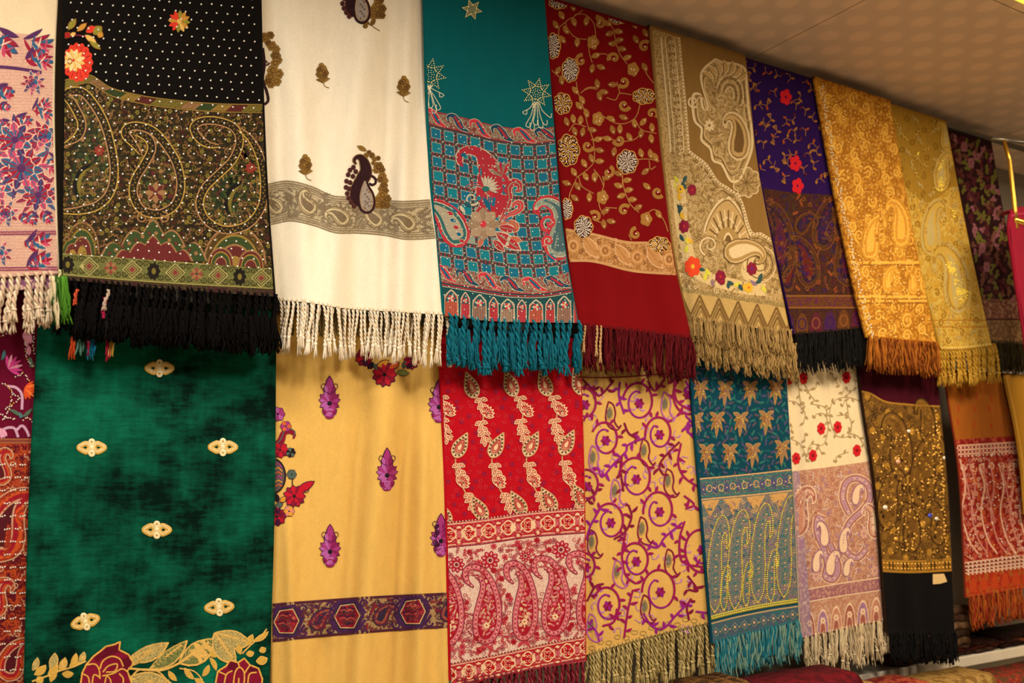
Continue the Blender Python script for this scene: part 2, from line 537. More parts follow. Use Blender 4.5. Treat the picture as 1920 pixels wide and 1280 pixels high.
    def paisley(s, cx, cy, h, ang=0., flip=1, layers=(), stroke=None, sw=2., wide=1., lay=1.0, asp=1., hook=1., dots=None, dr=1.2, dstep=9):
        """teardrop with a bent tip: cx,cy the middle of its round body, h its height; layers = [(width factor, material)]"""
        sp = np.array([(0, -.36), (0, -.25), (0, -.1), (.005, .08), (.03, .22), (.09, .36), (.19, .46), (.31, .49), (.40, .43), (.42, .33), (.37, .26)])
        sp[6:, 0] = sp[5, 0] + (sp[6:, 0] - sp[5, 0]) * hook
        spine = smooth(sp, 44); t = np.linspace(0, 1, 44)
        hw = np.interp(t, [0, .03, .08, .16, .26, .4, .52, .64, .76, .88, .96, 1], [.0, .10, .19, .26, .275, .225, .165, .115, .075, .05, .03, .005]) * wide
        spine = spine * np.array([flip, -1.])
        c, q = math.cos(ang), math.sin(ang)
        def place(p): 
            x = p[:, 0] * h; y = p[:, 1] * h
            return np.c_[cx + (x * c - y * q) * asp, cy + x * q + y * c]
        T = np.gradient(spine, axis=0); T /= np.linalg.norm(T, axis=1)[:, None] + 1e-9
        Nn = np.stack([-T[:, 1], T[:, 0]], 1)
        for i, (k, m) in enumerate(layers):
            lo = .16 * (1 - k) * 1.4; hi = 1 - (1 - k) * .55
            tt = np.linspace(lo, hi, 30)
            spk = np.stack([np.interp(tt, t, spine[:, j]) for j in (0, 1)], 1)
            Nk = np.stack([np.interp(tt, t, Nn[:, j]) for j in (0, 1)], 1)
            # width factor keeps an even margin
            mar = (1 - k) * .27 * wide
            wk = np.maximum(np.interp(tt, t, hw) - mar * np.interp(tt, [0, .6, 1], [1, .8, .1]), 0.0)
            if k < 1:
                e = np.minimum((tt - lo) / .12, 1); wk = np.minimum(wk, .28 * wide * np.sqrt(np.clip(1 - (1 - e) ** 2, 0, 1)))
            ac = 4
            us = np.linspace(-1, 1, ac + 1)
            P = np.concatenate([place(spk + Nk * (wk * u)[:, None])[:, None] for u in us], 1).reshape(-1, 2)
            F = [(a * (ac + 1) + j, a * (ac + 1) + j + 1, (a + 1) * (ac + 1) + j + 1, (a + 1) * (ac + 1) + j) for a in range(29) for j in range(ac)]
            s.add(P, lay + .12 * i, F, m)
        out = np.vstack([place(spine + Nn * hw[:, None]), place(spine - Nn * hw[:, None])[::-1]])
        if stroke is not None: s.ribbon(out, sw, stroke, lay + .12 * len(layers) + .05, raise_=.15)
        if dots is not None:
            L = np.r_[0, np.cumsum(np.linalg.norm(np.diff(out, axis=0), axis=1))]
            for q2 in np.arange(0, L[-1], dstep):
                s.dot(np.interp(q2, L, out[:, 0]), np.interp(q2, L, out[:, 1]), dr, dots, lay + .8)
        return out, place(spine)
    def along(s, pts, step):
        pts = np.asarray(pts, float)
        L = np.r_[0, np.cumsum(np.linalg.norm(np.diff(pts, axis=0), axis=1))]
        q = np.arange(0, L[-1], step)
        x = np.interp(q, L, pts[:, 0]); y = np.interp(q, L, pts[:, 1])
        dx = np.interp(q + 1, L, pts[:, 0]) - x; dy = np.interp(q + 1, L, pts[:, 1]) - y
        return list(zip(x, y, np.arctan2(dy, dx)))
    def vine(s, pts, w, mat, lmat, step=14, ll=11, lw=5, lay=1.0, n=None, raise_=.1, alt=True, la=.8):
        p = smooth(pts, n)
        s.ribbon(p, w, mat, lay, raise_=raise_)
        for i, (x, y, a) in enumerate(s.along(p, step)):
            sg = (1 if i % 2 else -1) if alt else 1
            b = a + sg * la
            s.leaf(x, y, x + ll * math.cos(b), y + ll * math.sin(b), lw, lmat, lay + .2, bend=.15 * sg)

def smooth(pts, n=None):
    pts = np.asarray(pts, float)
    if len(pts) < 3:
        n = n or 6
        t = np.linspace(0, 1, n)[:, None]; return pts[0] * (1 - t) + pts[-1] * t
    L = np.linalg.norm(np.diff(pts, axis=0), axis=1).sum()
    n = n or max(8, int(L / 4))
    e = np.vstack([2 * pts[0] - pts[1], pts, 2 * pts[-1] - pts[-2]])
    m = len(pts) - 1
    u = np.linspace(0, m - 1e-6, n); i = u.astype(int); t = (u - i)[:, None]
    p0, p1, p2, p3 = e[i], e[i + 1], e[i + 2], e[i + 3]
    return .5 * ((2 * p1) + (-p0 + p2) * t + (2 * p0 - 5 * p1 + 4 * p2 - p3) * t ** 2 + (-p0 + 3 * p1 - 3 * p2 + p3) * t ** 3)

# ------------------------------------------------------------------ tassels
_tm = {}
def tassel_mesh(style, mat, var, mat2=None, asp=24):
    key = (style, mat.name, var, mat2.name if mat2 else '', asp)
    if key in _tm: return _tm[key]
    r = random.Random(hash((style, var)) % 9999 if False else var * 7 + len(style) * 13)
    V, F, MI = [], [], []
    def put(P, R, sides, mi=0):
        P = np.asarray(P, float) * [1, 1, asp]
        v, f = tube_vf(P, R, sides)
        b = sum(len(x) for x in V)
        V.append(np.asarray(v)); F.extend([tuple(i + b for i in q) for q in f]); MI.extend([mi] * len(f))
    wob = [r.uniform(-1.3, 1.3) for _ in range(6)]
    def wb(z):
        return np.c_[wob[0] * 1.2 * np.sin(z * 3 + wob[1] * 3) - wob[0] * 1.2 * math.sin(wob[1] * 3) + wob[2] * .7 * np.sin(z * 7), wob[3] * .8 * np.sin(z * 4 + wob[4]) - wob[3] * .8 * math.sin(wob[4])]
    if style in ('twist', 'rope'):
        zt = .74 if style == 'twist' else .86
        tw = asp * zt / 3.4
        nz = int(max(30, tw * 5)); z = np.linspace(0, zt, nz); w = wb(z)
        for k in range(2):
            a = z / zt * tw * PI + k * PI
            P = np.c_[w[:, 0] + .55 * np.cos(a), w[:, 1] + .55 * np.sin(a), -z]
            put(P, np.full(nz, .62), 5, k if mat2 else 0)
        # knot and frayed end
        zk = np.linspace(zt - .02, zt + .06, 5); wk = wb(np.full(5, zt))
        put(np.c_[wk[:, 0], wk[:, 1], -zk], np.array([.5, 1.25, 1.4, 1.2, .6]), 7)
        m = 10 if style == 'twist' else 9
        for k in range(m):
            a = r.uniform(0, 6.28); sp = r.uniform(.4, 1.9)
            zz = np.linspace(zt + .03, 1 + r.uniform(-.05, .03), 6); q = (zz - zt) / (1 - zt)
            put(np.c_[wk[0, 0] + sp * np.cos(a) * q ** .7 + r.uniform(-.5, .5) * q, wk[0, 1] + sp * np.sin(a) * q ** .7, -zz], np.linspace(.55, .28, 6), 4, 1 if (mat2 and k % 2) else 0)
    elif style == 'yarn':
        for k in range(7):
            x0, y0 = r.uniform(-.9, .9), r.uniform(-.8, .8)
            L = r.uniform(.78, 1.03); z = np.linspace(0, L, 16)
            a1, a2, p1, p2, f1 = r.uniform(.2, .9), r.uniform(.1, .5), r.uniform(0, 6), r.uniform(0, 6), r.uniform(5, 11)
            q = np.minimum(z / .15, 1)
            put(np.c_[x0 * (.35 + .65 * q) + a1 * q * np.sin(f1 * z + p1) + wb(z)[:, 0] * .6, y0 * (.35 + .65 * q) + a2 * q * np.sin(f1 * 1.3 * z + p2), -z], np.full(16, .34), 4, 1 if (mat2 and k % 3 == 0) else 0)
        zk = np.linspace(-.01, .035, 4)
        put(np.c_[0 * zk, 0 * zk, -zk], np.array([.4, .8, .8, .4]), 6)
    elif style == 'fluff':
        for k in range(16):
            x0, y0 = r.uniform(-.5, .5), r.uniform(-.5, .5); L = r.uniform(.6, 1.02); z = np.linspace(0, L, 10)
            a = r.uniform(0, 6.28); sp = r.uniform(.2, 1.6); f1 = r.uniform(6, 14); p1 = r.uniform(0, 6)
            q = z / L
            put(np.c_[x0 * .5 + sp * np.cos(a) * q ** .8 + .35 * np.sin(f1 * z + p1) * q, y0 * .5 + sp * np.sin(a) * q ** .8, -z], np.linspace(.42, .2, 10), 4, 1 if (mat2 and k % 2) else 0)
    V = np.concatenate(V)
    me = bpy.data.meshes.new('tassel')
    me.from_pydata(V.tolist(), [], F)
    me.materials.append(mat)
    if mat2: me.materials.append(mat2)
    me.polygons.foreach_set('material_index', np.asarray(MI, np.int32))
    me.polygons.foreach_set('use_smooth', np.ones(len(me.polygons), bool))
    me.update(); _tm[key] = me
    return me

def tassel(sh, style, mat, x, y, length, w, var=0, tilt=0., lay=-2., mat2=None, name='tassel', dz=0.0):
    """hang one tassel of a shawl from pixel (x, y), length and half-width in pixels"""
    a = sh.map(x, y, lay, clamp=False); b = sh.map(x, y + length, lay, clamp=False)
    sc = float(a[2] - b[2]); ww = w * sc / length * .72
    asp = max(4, int(round(length / w / .72 / 5)) * 5)
    o = bpy.data.objects.new(name, tassel_mesh(style, mat, var, mat2, asp)); COL.objects.link(o)
    o.parent = sh.e
    o.location = (a[0] - sh.org[0], a[1] - sh.org[1] - dz, a[2] - sh.org[2] + .002)
    o.scale = (ww, ww, sc / asp)
    r = sh.rng
    o.rotation_euler = (r.uniform(-.05, .01), tilt, 0)
    return o

def fringe(sh, style, mat, x0, x1, n, length, w, jl=.08, tilt=.05, lay=-2., mat2=None, hem=None, layers=1, nv=6, bias=0., dy=0.):
    r = sh.rng; hem = hem or sh.hem
    for L in range(layers):
        for k in range(n):
            x = x0 + (x1 - x0) * (k + .5 + r.uniform(-.25, .25) + .5 * (L % 2)) / n
            tassel(sh, style, mat, x, float(hem(x)) - 3 + dy, length * (1 + r.uniform(-jl, jl)), w, var=r.randrange(nv), tilt=bias + r.uniform(-tilt, tilt), lay=lay - 5 * L, mat2=mat2)

# ------------------------------------------------------------------ the setting
wall_m = plain('painted_plaster', '#8d867c', .8, 0, .08, 6)
box('wall_back', -2.2, 5.2, 0.0, 0.06, 0.0, Z_CEIL + .02, wall_m, bev=0)['kind'] = 'structure'
box('floor', -2.2, 5.2, -4.0, 0.0, -.05, 0.0, plain('floor_tile', '#c4b08e', .4, 0, .1, 5), bev=0)['kind'] = 'structure'

def ceiling_mat():
    m, nt, b = newmat('printed_ceiling_panel')
    tc = N(nt, 'ShaderNodeTexCoord'); sep = N(nt, 'ShaderNodeSeparateXYZ')
    mp = N(nt, 'ShaderNodeMapping'); mp.inputs['Rotation'].default_value = (0, 0, .5)
    mp.inputs['Scale'].default_value = (1 / .085, 1 / .085, 1)
    nt.links.new(tc.outputs['Object'], mp.inputs['Vector']); nt.links.new(mp.outputs[0], sep.inputs[0])
    def mth(op, a, b_=None):
        n = N(nt, 'ShaderNodeMath', operation=op)
        for i, v in enumerate((a, b_)):
            if v is None: continue
            if isinstance(v, (int, float)): n.inputs[i].default_value = v
            else: nt.links.new(v, n.inputs[i])
        return n.outputs[0]
    fl = mth('FLOOR', sep.outputs[1])
    half = mth('MULTIPLY', mth('MODULO', fl, 2.0), .5)
    fx = mth('SUBTRACT', mth('FRACT', mth('ADD', sep.outputs[0], half)), .5)
    fy = mth('SUBTRACT', mth('FRACT', sep.outputs[1]), .5)
    d = mth('SQRT', mth('ADD', mth('POWER', fx, 2.0), mth('POWER', fy, 2.0)))
    r = N(nt, 'ShaderNodeMapRange'); r.inputs[1].default_value = .22; r.inputs[2].default_value = .42
    r.inputs[3].default_value = 1; r.inputs[4].default_value = 0; r.interpolation_type = 'SMOOTHSTEP'
    nt.links.new(d, r.inputs[0])
    big = noise(nt, tc.outputs['Object'], 3.5, 3)
    base = mixc(nt, big, lin('#c9b8ac'), lin('#d0b8a4'))
    dots = mixc(nt, big, lin('#d9c5b6'), lin('#e0c4ac'))
    nt.links.new(mixc(nt, r.outputs[0], base, dots), b.inputs['Base Color'])
    b.inputs['Roughness'].default_value = .55
    return m
cm = ceiling_mat()
ce = empty('ceiling', (1.5, -1.5, Z_CEIL)); tag(ce, kind='structure')
sa = ray_z(1400, 97, Z_CEIL); sb = ray_z(1660, 0, Z_CEIL)
seam_x = float((sa[0] + sb[0]) / 2)
sc_ = ray_z(1890, 12, Z_CEIL); seam_y = float(sc_[1])
xs_ = [-2.2, seam_x - 2.4, seam_x - 1.2, seam_x, seam_x + 1.2, seam_x + 2.4, 5.2]
ys_ = [0.0, seam_y, seam_y - .6, seam_y - 1.2, seam_y - 1.8, -4.0]
g_ = .0016
for i in range(len(xs_) - 1):
    for j in range(len(ys_) - 1):
        if xs_[i + 1] - xs_[i] < .05: continue
        if j == 2 and i in (2, 3) : pass
        V, F = box_vf(xs_[i] + g_, xs_[i + 1] - g_, ys_[j + 1] + g_, ys_[j] - g_, Z_CEIL, Z_CEIL + .012)
        mesh_obj('ceiling_panel', V, F, [cm], None, ce, smooth=False, origin=(1.5, -1.5, Z_CEIL))
box('ceiling_backing', -2.2, 5.2, -4.0, 0.0, Z_CEIL + .013, Z_CEIL + .05, plain('dark_joint', '#3a2a1c', .9), None, bev=0)
_cb = bpy.data.objects['ceiling_backing']; _cb.parent = ce; _cb.location = (-1.5, 1.5, -Z_CEIL)

# ------------------------------------------------------------------ pattern helpers
def cr(ox, oy, k=3.658):
    def f(*p):
        if len(p) == 2 and not hasattr(p[0], '__len__'): return (ox + p[0] / k, oy + p[1] / k)
        return [(ox + x / k, oy + y / k) for x, y in p[0]]
    return f

def scatter(b, x0, x1, y0, y1, step, fn, rng, avoid=(), inside=None, jit=.35):
    k = 0
    ny = int((y1 - y0) / step) + 1; nx = int((x1 - x0) / step) + 1
    for j in range(ny):
        for i in range(nx):
            x = x0 + (i + (.5 if j % 2 else 0) + rng.uniform(-jit, jit)) * step
            y = y0 + (j + rng.uniform(-jit, jit)) * step
            if inside and not inside(x, y): continue
            if any(((x - a) / r) ** 2 + ((y - c) / q) ** 2 < 1 for a, c, r, q in avoid): continue
            fn(b, x, y, k); k += 1

def sprig(b, x, y, s, mats, rng, lay=.8, asp=1.):
    a = rng.uniform(0, 6.28)
    c, q = math.cos(a), math.sin(a)
    b.ribbon([(x - c * s * asp, y - q * s), (x, y), (x + c * s * asp, y + q * s)], s * .16, mats[0], lay)
    for k, t in enumerate((-.5, 0, .5, .95)):
        for sg in (-1, 1):
            bb = a + sg * .8
            b.leaf(x + c * s * t * asp, y + q * s * t, x + (c * t + math.cos(bb) * .6) * s * asp, y + (q * t + math.sin(bb) * .6) * s, s * .3, mats[(k + (sg > 0)) % len(mats)], lay + .05, raise_=.05, n=5)

def curl(b, x, y, s, mat, rng, w=None, lay=.8, asp=1.):
    b.spiral(x, y, s, 1.25, rng.uniform(0, 6.28), w or s * .28, mat, lay, dirn=rng.choice((-1, 1)), asp=asp)

def leaf2(b, x0, y0, x1, y1, w, fill, edge, lay=1.1, ew=1.25, bend=0., vein=None):
    dx, dy = x1 - x0, y1 - y0
    b.leaf(x0 - dx * .06, y0 - dy * .06, x1 + dx * .07, y1 + dy * .07, w * ew, edge, lay - .12, bend, raise_=0)
    b.leaf(x0, y0, x1, y1, w, fill, lay, bend, raise_=.15)
    if vein is not None: b.ribbon([(x0, y0), ((x0 + x1) / 2, (y0 + y1) / 2), (x0 + dx * .9, y0 + dy * .9)], w * .12, vein, lay + .3)

def arch(b, cx, yb, w, h, mat, lay=.8, prof='round', n=25, rows=4, slope=0.):
    u = np.linspace(-1, 1, n)
    if prof == 'round': y = np.sqrt(np.clip(1 - u * u, 0, 1))
    elif prof == 'point': y = (1 - np.abs(u) ** 1.6) ** .75
    elif prof == 'ogee': y = np.clip(.62 * np.sqrt(np.clip(1 - u * u, 0, 1)) + .38 * np.exp(-(u / .16) ** 2), 0, 1.2)
    elif prof == 'niche': y = np.where(np.abs(u) > .98, 0, .72 + .28 * (1 - np.abs(u) ** 1.3))
    else: y = np.clip((1 - np.abs(u)) * .75 + .25 * np.abs(np.cos(u * PI * 2.5)), 0, 1) ** .9 * np.where(np.abs(u) > .995, 0, 1)
    P = [(cx + w / 2 * u[i], yb + slope * w / 2 * u[i] - h * y[i] * k / rows) for k in range(rows + 1) for i in range(n)]
    F = [(k * n + i, k * n + i + 1, (k + 1) * n + i + 1, (k + 1) * n + i) for k in range(rows) for i in range(n - 1)]
    b.add(P, lay, F, mat)
    return [(cx + w / 2 * u[i], yb + slope * w / 2 * u[i] - h * y[i]) for i in range(n)]

def polyfill(b, pts, mat, lay=.8, rings=5):
    pts = np.asarray(pts, float); c = pts.mean(0); n = len(pts)
    P = [c]
    for k in range(1, rings + 1): P += list(c + (pts - c) * k / rings)
    F3 = [(0, 1 + i, 1 + (i + 1) % n) for i in range(n)]
    b.add(P, lay, F3, mat)
    base = b.n - len(P); F2 = []
    for k in range(rings - 1):
        a0 = base + 1 + k * n
        F2 += [(a0 + i, a0 + n + i, a0 + n + (i + 1) % n, a0 + (i + 1) % n) for i in range(n)]
    b.F.extend(F2); b.MI.extend([b.mi(mat)] * len(F2))

def diamond(b, x, y, rx, ry, mats, lay=.9, asp=1.):
    k = 1.0
    for i, m in enumerate(mats):
        b.poly([(x - rx * k, y), (x, y - ry * k), (x + rx * k, y), (x, y + ry * k)], m, lay + .1 * i); k -= 1 / len(mats) * .85

def band(sh, name, top, bot, mat, lay=.5, edges=None, ew=2.5, label=None):
    b = sh.part(name, label)
    b.patch(top, bot, mat, lay)
    if edges is not None:
        xs = np.linspace(*b._xr(top), 40)
        for f, o in ((top, ew / 2), (bot, -ew / 2)):
            b.ribbon(np.c_[xs, f(xs) + o], ew, edges, lay + .3)
    return b

def inpoly(x, y, P):
    P = np.asarray(P); x0, y0 = P[:, 0], P[:, 1]; x1, y1 = np.roll(x0, -1), np.roll(y0, -1)
    c = ((y0 > y) != (y1 > y)) & (x < (x1 - x0) * (y - y0) / (y1 - y0 + 1e-9) + x0)
    return bool(c.sum() % 2)

def infill(b, out, step, mats, rng, lay=1.7, asp=1., k0=.86, size=None):
    """small figures packed inside an outline"""
    out = np.asarray(out); c = out.mean(0); P = c + (out - c) * k0
    lo, hi = P.min(0), P.max(0); z = size or step * .52
    def fn(bb, x, y, k):
        q = rng.randrange(5); m = mats[rng.randrange(len(mats))]
        if q == 0: bb.flower(x, y, z, 6, m, mats[(k + 1) % len(mats)], lay=lay, asp=asp, raise_=.05)
        elif q == 1: curl(bb, x, y, z * .95, m, rng, z * .26, lay, asp)
        elif q == 2: bb.dot(x, y, z * .4, m, lay, dome=.1); bb.ring(x, y, z * .75 * asp, z * .75, z * .2, mats[(k + 1) % len(mats)], lay, n=10)
        else: sprig(bb, x, y, z * 1.1, (m, mats[(k + 2) % len(mats)]), rng, lay, asp)
    scatter(b, lo[0], hi[0], lo[1], hi[1], step, fn, rng, inside=lambda x, y: inpoly(x, y, P), jit=.25)

def scroll(b, pts, wd, body, fill, bandm, edge, edge2, dotm, rng, infm=None, lay=1.0, step=8.5, n=110):
    """paisley drawn as a curling band (edged and dotted) round a filled body"""
    sp = smooth(pts, n); T = np.gradient(sp, axis=0); T /= np.linalg.norm(T, axis=1)[:, None]; Nn = np.stack([-T[:, 1], T[:, 0]], 1)
    bd = sp[int(body[0] * n):int(body[1] * n)]
    polyfill(b, bd[::2], fill, lay - .2, 5)
    if infm: infill(b, bd, step, infm, rng, lay, k0=.78)
    tp = np.interp(np.linspace(0, 1, n), [0, .08, .9, 1], [.35, 1, 1, .5])
    b.ribbon(sp, wd * tp, bandm, lay + .15, across=3)
    for sg in (-.5, .5): b.ribbon(sp + Nn * (sg * wd * tp)[:, None], max(1.2, wd * .14), (edge, edge2)[sg > 0], lay + .4)
    for k, (qx, qy, a) in enumerate(b.along(sp, wd * .42)): b.dot(qx, qy, wd * .13, dotm[k % len(dotm)], lay + .4, n=5, dome=.1)
    return sp, bd

def off(f, dy): return lambda x: f(x) + dy
def mixf(f, g, t): return lambda x: f(x) * (1 - t) + g(x) * t

SH = {}
def mk(key, *a, **k):
    SH[key] = Shawl(*a, **k); return SH[key]

# ================================================================== upper row
def u1():
    s = mk('U1', 'fringed_shawl', 'cream wool shawl with crimson and blue woven flowers, cut by the left frame edge', [(-140, -200), (-150, 520)], [(106, -200), (105, 0), (102, 60), (99, 200), (103, 370), (109, 515)],
           [(-150, 528), (0, 520), (109, 512)], D_UP + .015, cloth_mat('#d9c29c', var=.05), seed=1, wave=.004)
    r = random.Random(1)
    red, blue, pur, pink, pale = thread('#84142a'), thread('#26506c'), thread('#48204a'), thread('#a83c54'), thread('#d8a890')
    f = s.part('woven_ground', 'pale pink zigzag woven ground')
    t0 = scurve([(-150, 62), (0, 62), (60, 66), (105, 84)])
    f.patch(t0, off(s.hem, 0), brocade('#b98c78', '#cfa88e', scale=420, amt=.4), .4)
    for y in range(74, 515, 6):      # fine zigzag weave relief
        xs = np.arange(-20, 112, 3.0)
        f.ribbon(np.c_[xs, y + (np.arange(len(xs)) % 2) * 2.2 + xs * .01], .9, thread('#b98a78'), .6)
    def cluster(x, y, R, n, rot, nm='woven_flower'):
        b = s.part(nm)
        for ring, (ra, rb, m) in enumerate(((.35, 1., n), (.2, .68, n - 2), (.05, .4, n - 3))):
            for k in range(m):
                a = rot + 2 * PI * (k + ring * .5) / m
                c, q = math.cos(a), math.sin(a)
                fill = (red, blue, pink, pur, red)[(k + ring) % 5]
                leaf2(b, x + c * R * ra, y + q * R * ra, x + c * R * rb, y + q * R * rb, R * 2.1 / m * (1.0 + ring * .25), fill, pale, 1.0 + ring * .35, vein=(blue if fill is not blue else red))
        b.blob(x, y, R * .13, R * .13, pur, 2.2, n=10)
    def leaves(pts, nm='woven_leaf'):
        for (x0, y0, x1, y1, w) in pts:
            b = s.part(nm)
            dd = np.array([x1 - x0, y1 - y0]); ll = np.hypot(*dd); aa = math.atan2(dd[1], dd[0])
            for q, (t_, da, sc_) in enumerate(((.0, .75, .6), (.0, -.75, .6), (.25, .6, .55), (.25, -.6, .55), (.5, .5, .45), (.5, -.5, .45), (.4, 0, .6))):
                bx, by = x0 + dd[0] * t_, y0 + dd[1] * t_
                leaf2(b, bx, by, bx + ll * sc_ * math.cos(aa + da), by + ll * sc_ * math.sin(aa + da), w * .42, (red, pur, blue, red, pink, blue, red)[q], (pale, pur)[q % 2], 1. + .03 * q, bend=.12)
            d = np.array([x1 - x0, y1 - y0]); nn = np.array([-d[1], d[0]]) * .2
            for t in (.3, .5, .7):
                p = np.array([x0, y0]) + d * t
                b.leaf(p[0] - nn[0], p[1] - nn[1], p[0] + nn[0], p[1] + nn[1], 3, (blue, pink, pale)[int(t * 10) % 3], 1.4)
    leaves([(0, 52, 22, 110, 24), (45, 72, 104, 88, 17), (48, 110, 92, 100, 22), (60, 95, 100, 128, 15), (-8, 165, 28, 180, 24), (0, 195, 20, 205, 15), (30, 218, 62, 232, 14), (70, 195, 98, 225, 12), (60, 205, 98, 190, 10)])
    b = s.part('woven_stem'); b.line([(-30, 124), (10, 126), (45, 130), (78, 136)], 6, pur, .9); b.line([(60, 138), (64, 165)], 3, pur, .9)
    cluster(62, 156, 24, 9, .3)
    cluster(28, 262, 50, 11, .1); cluster(84, 255, 34, 9, .7); cluster(40, 315, 62, 13, .4); cluster(-6, 345, 44, 10, 0.); cluster(72, 365, 46, 12, .2); cluster(10, 400, 26, 8, .5)
    leaves([(40, 400, 52, 420, 16), (60, 395, 62, 424, 14), (80, 395, 96, 420, 15), (92, 285, 104, 330, 13), (-5, 225, 22, 250, 18)])
    for y in (437, 504):
        b = s.part('woven_stripe'); xs = np.linspace(-140, 110, 60)
        for k in (-2.5, 2.5): b.ribbon(np.c_[xs, y + k + xs * -.01], 2.2, thread('#7a3350'), 1.)
        for x in np.arange(-20, 110, 4): b.dot(x, y - x * .01, 1., pink, 1.0, dome=.2)
    cluster(-2, 475, 26, 9, .4)
    for (x_, y_, R_) in ((-60, 250, 46), (-110, 300, 50), (-70, 340, 52), (-115, 390, 40), (-60, 150, 26), (-90, 475, 26)): cluster(x_, y_, R_, 10, R_ * .1)
    leaves([(48, 455, 100, 448, 18), (46, 452, 66, 462, 10), (52, 490, 100, 484, 20), (50, 500, 74, 488, 12)])
    # under layer with its own purple hem
    ub = s.part('under_hem', 'mauve patterned hem of the layer beneath'); ub.patch(off(s.hem, -2), off(s.hem, 26), brocade('#6a3560', '#a06a80', '#c9a090', scale=300), -5)
    cm_ = thread('#d9c3a4'); cm2 = thread('#c9a98a')
    fringe(s, 'twist', cm_, -144, 104, 16, 96, 5.2, lay=0, tilt=.12, mat2=cm2)
    fringe(s, 'twist', cm_, -144, 108, 18, 84, 5.5, lay=-7, tilt=.12, mat2=cm2, dy=26)
    s.finish()

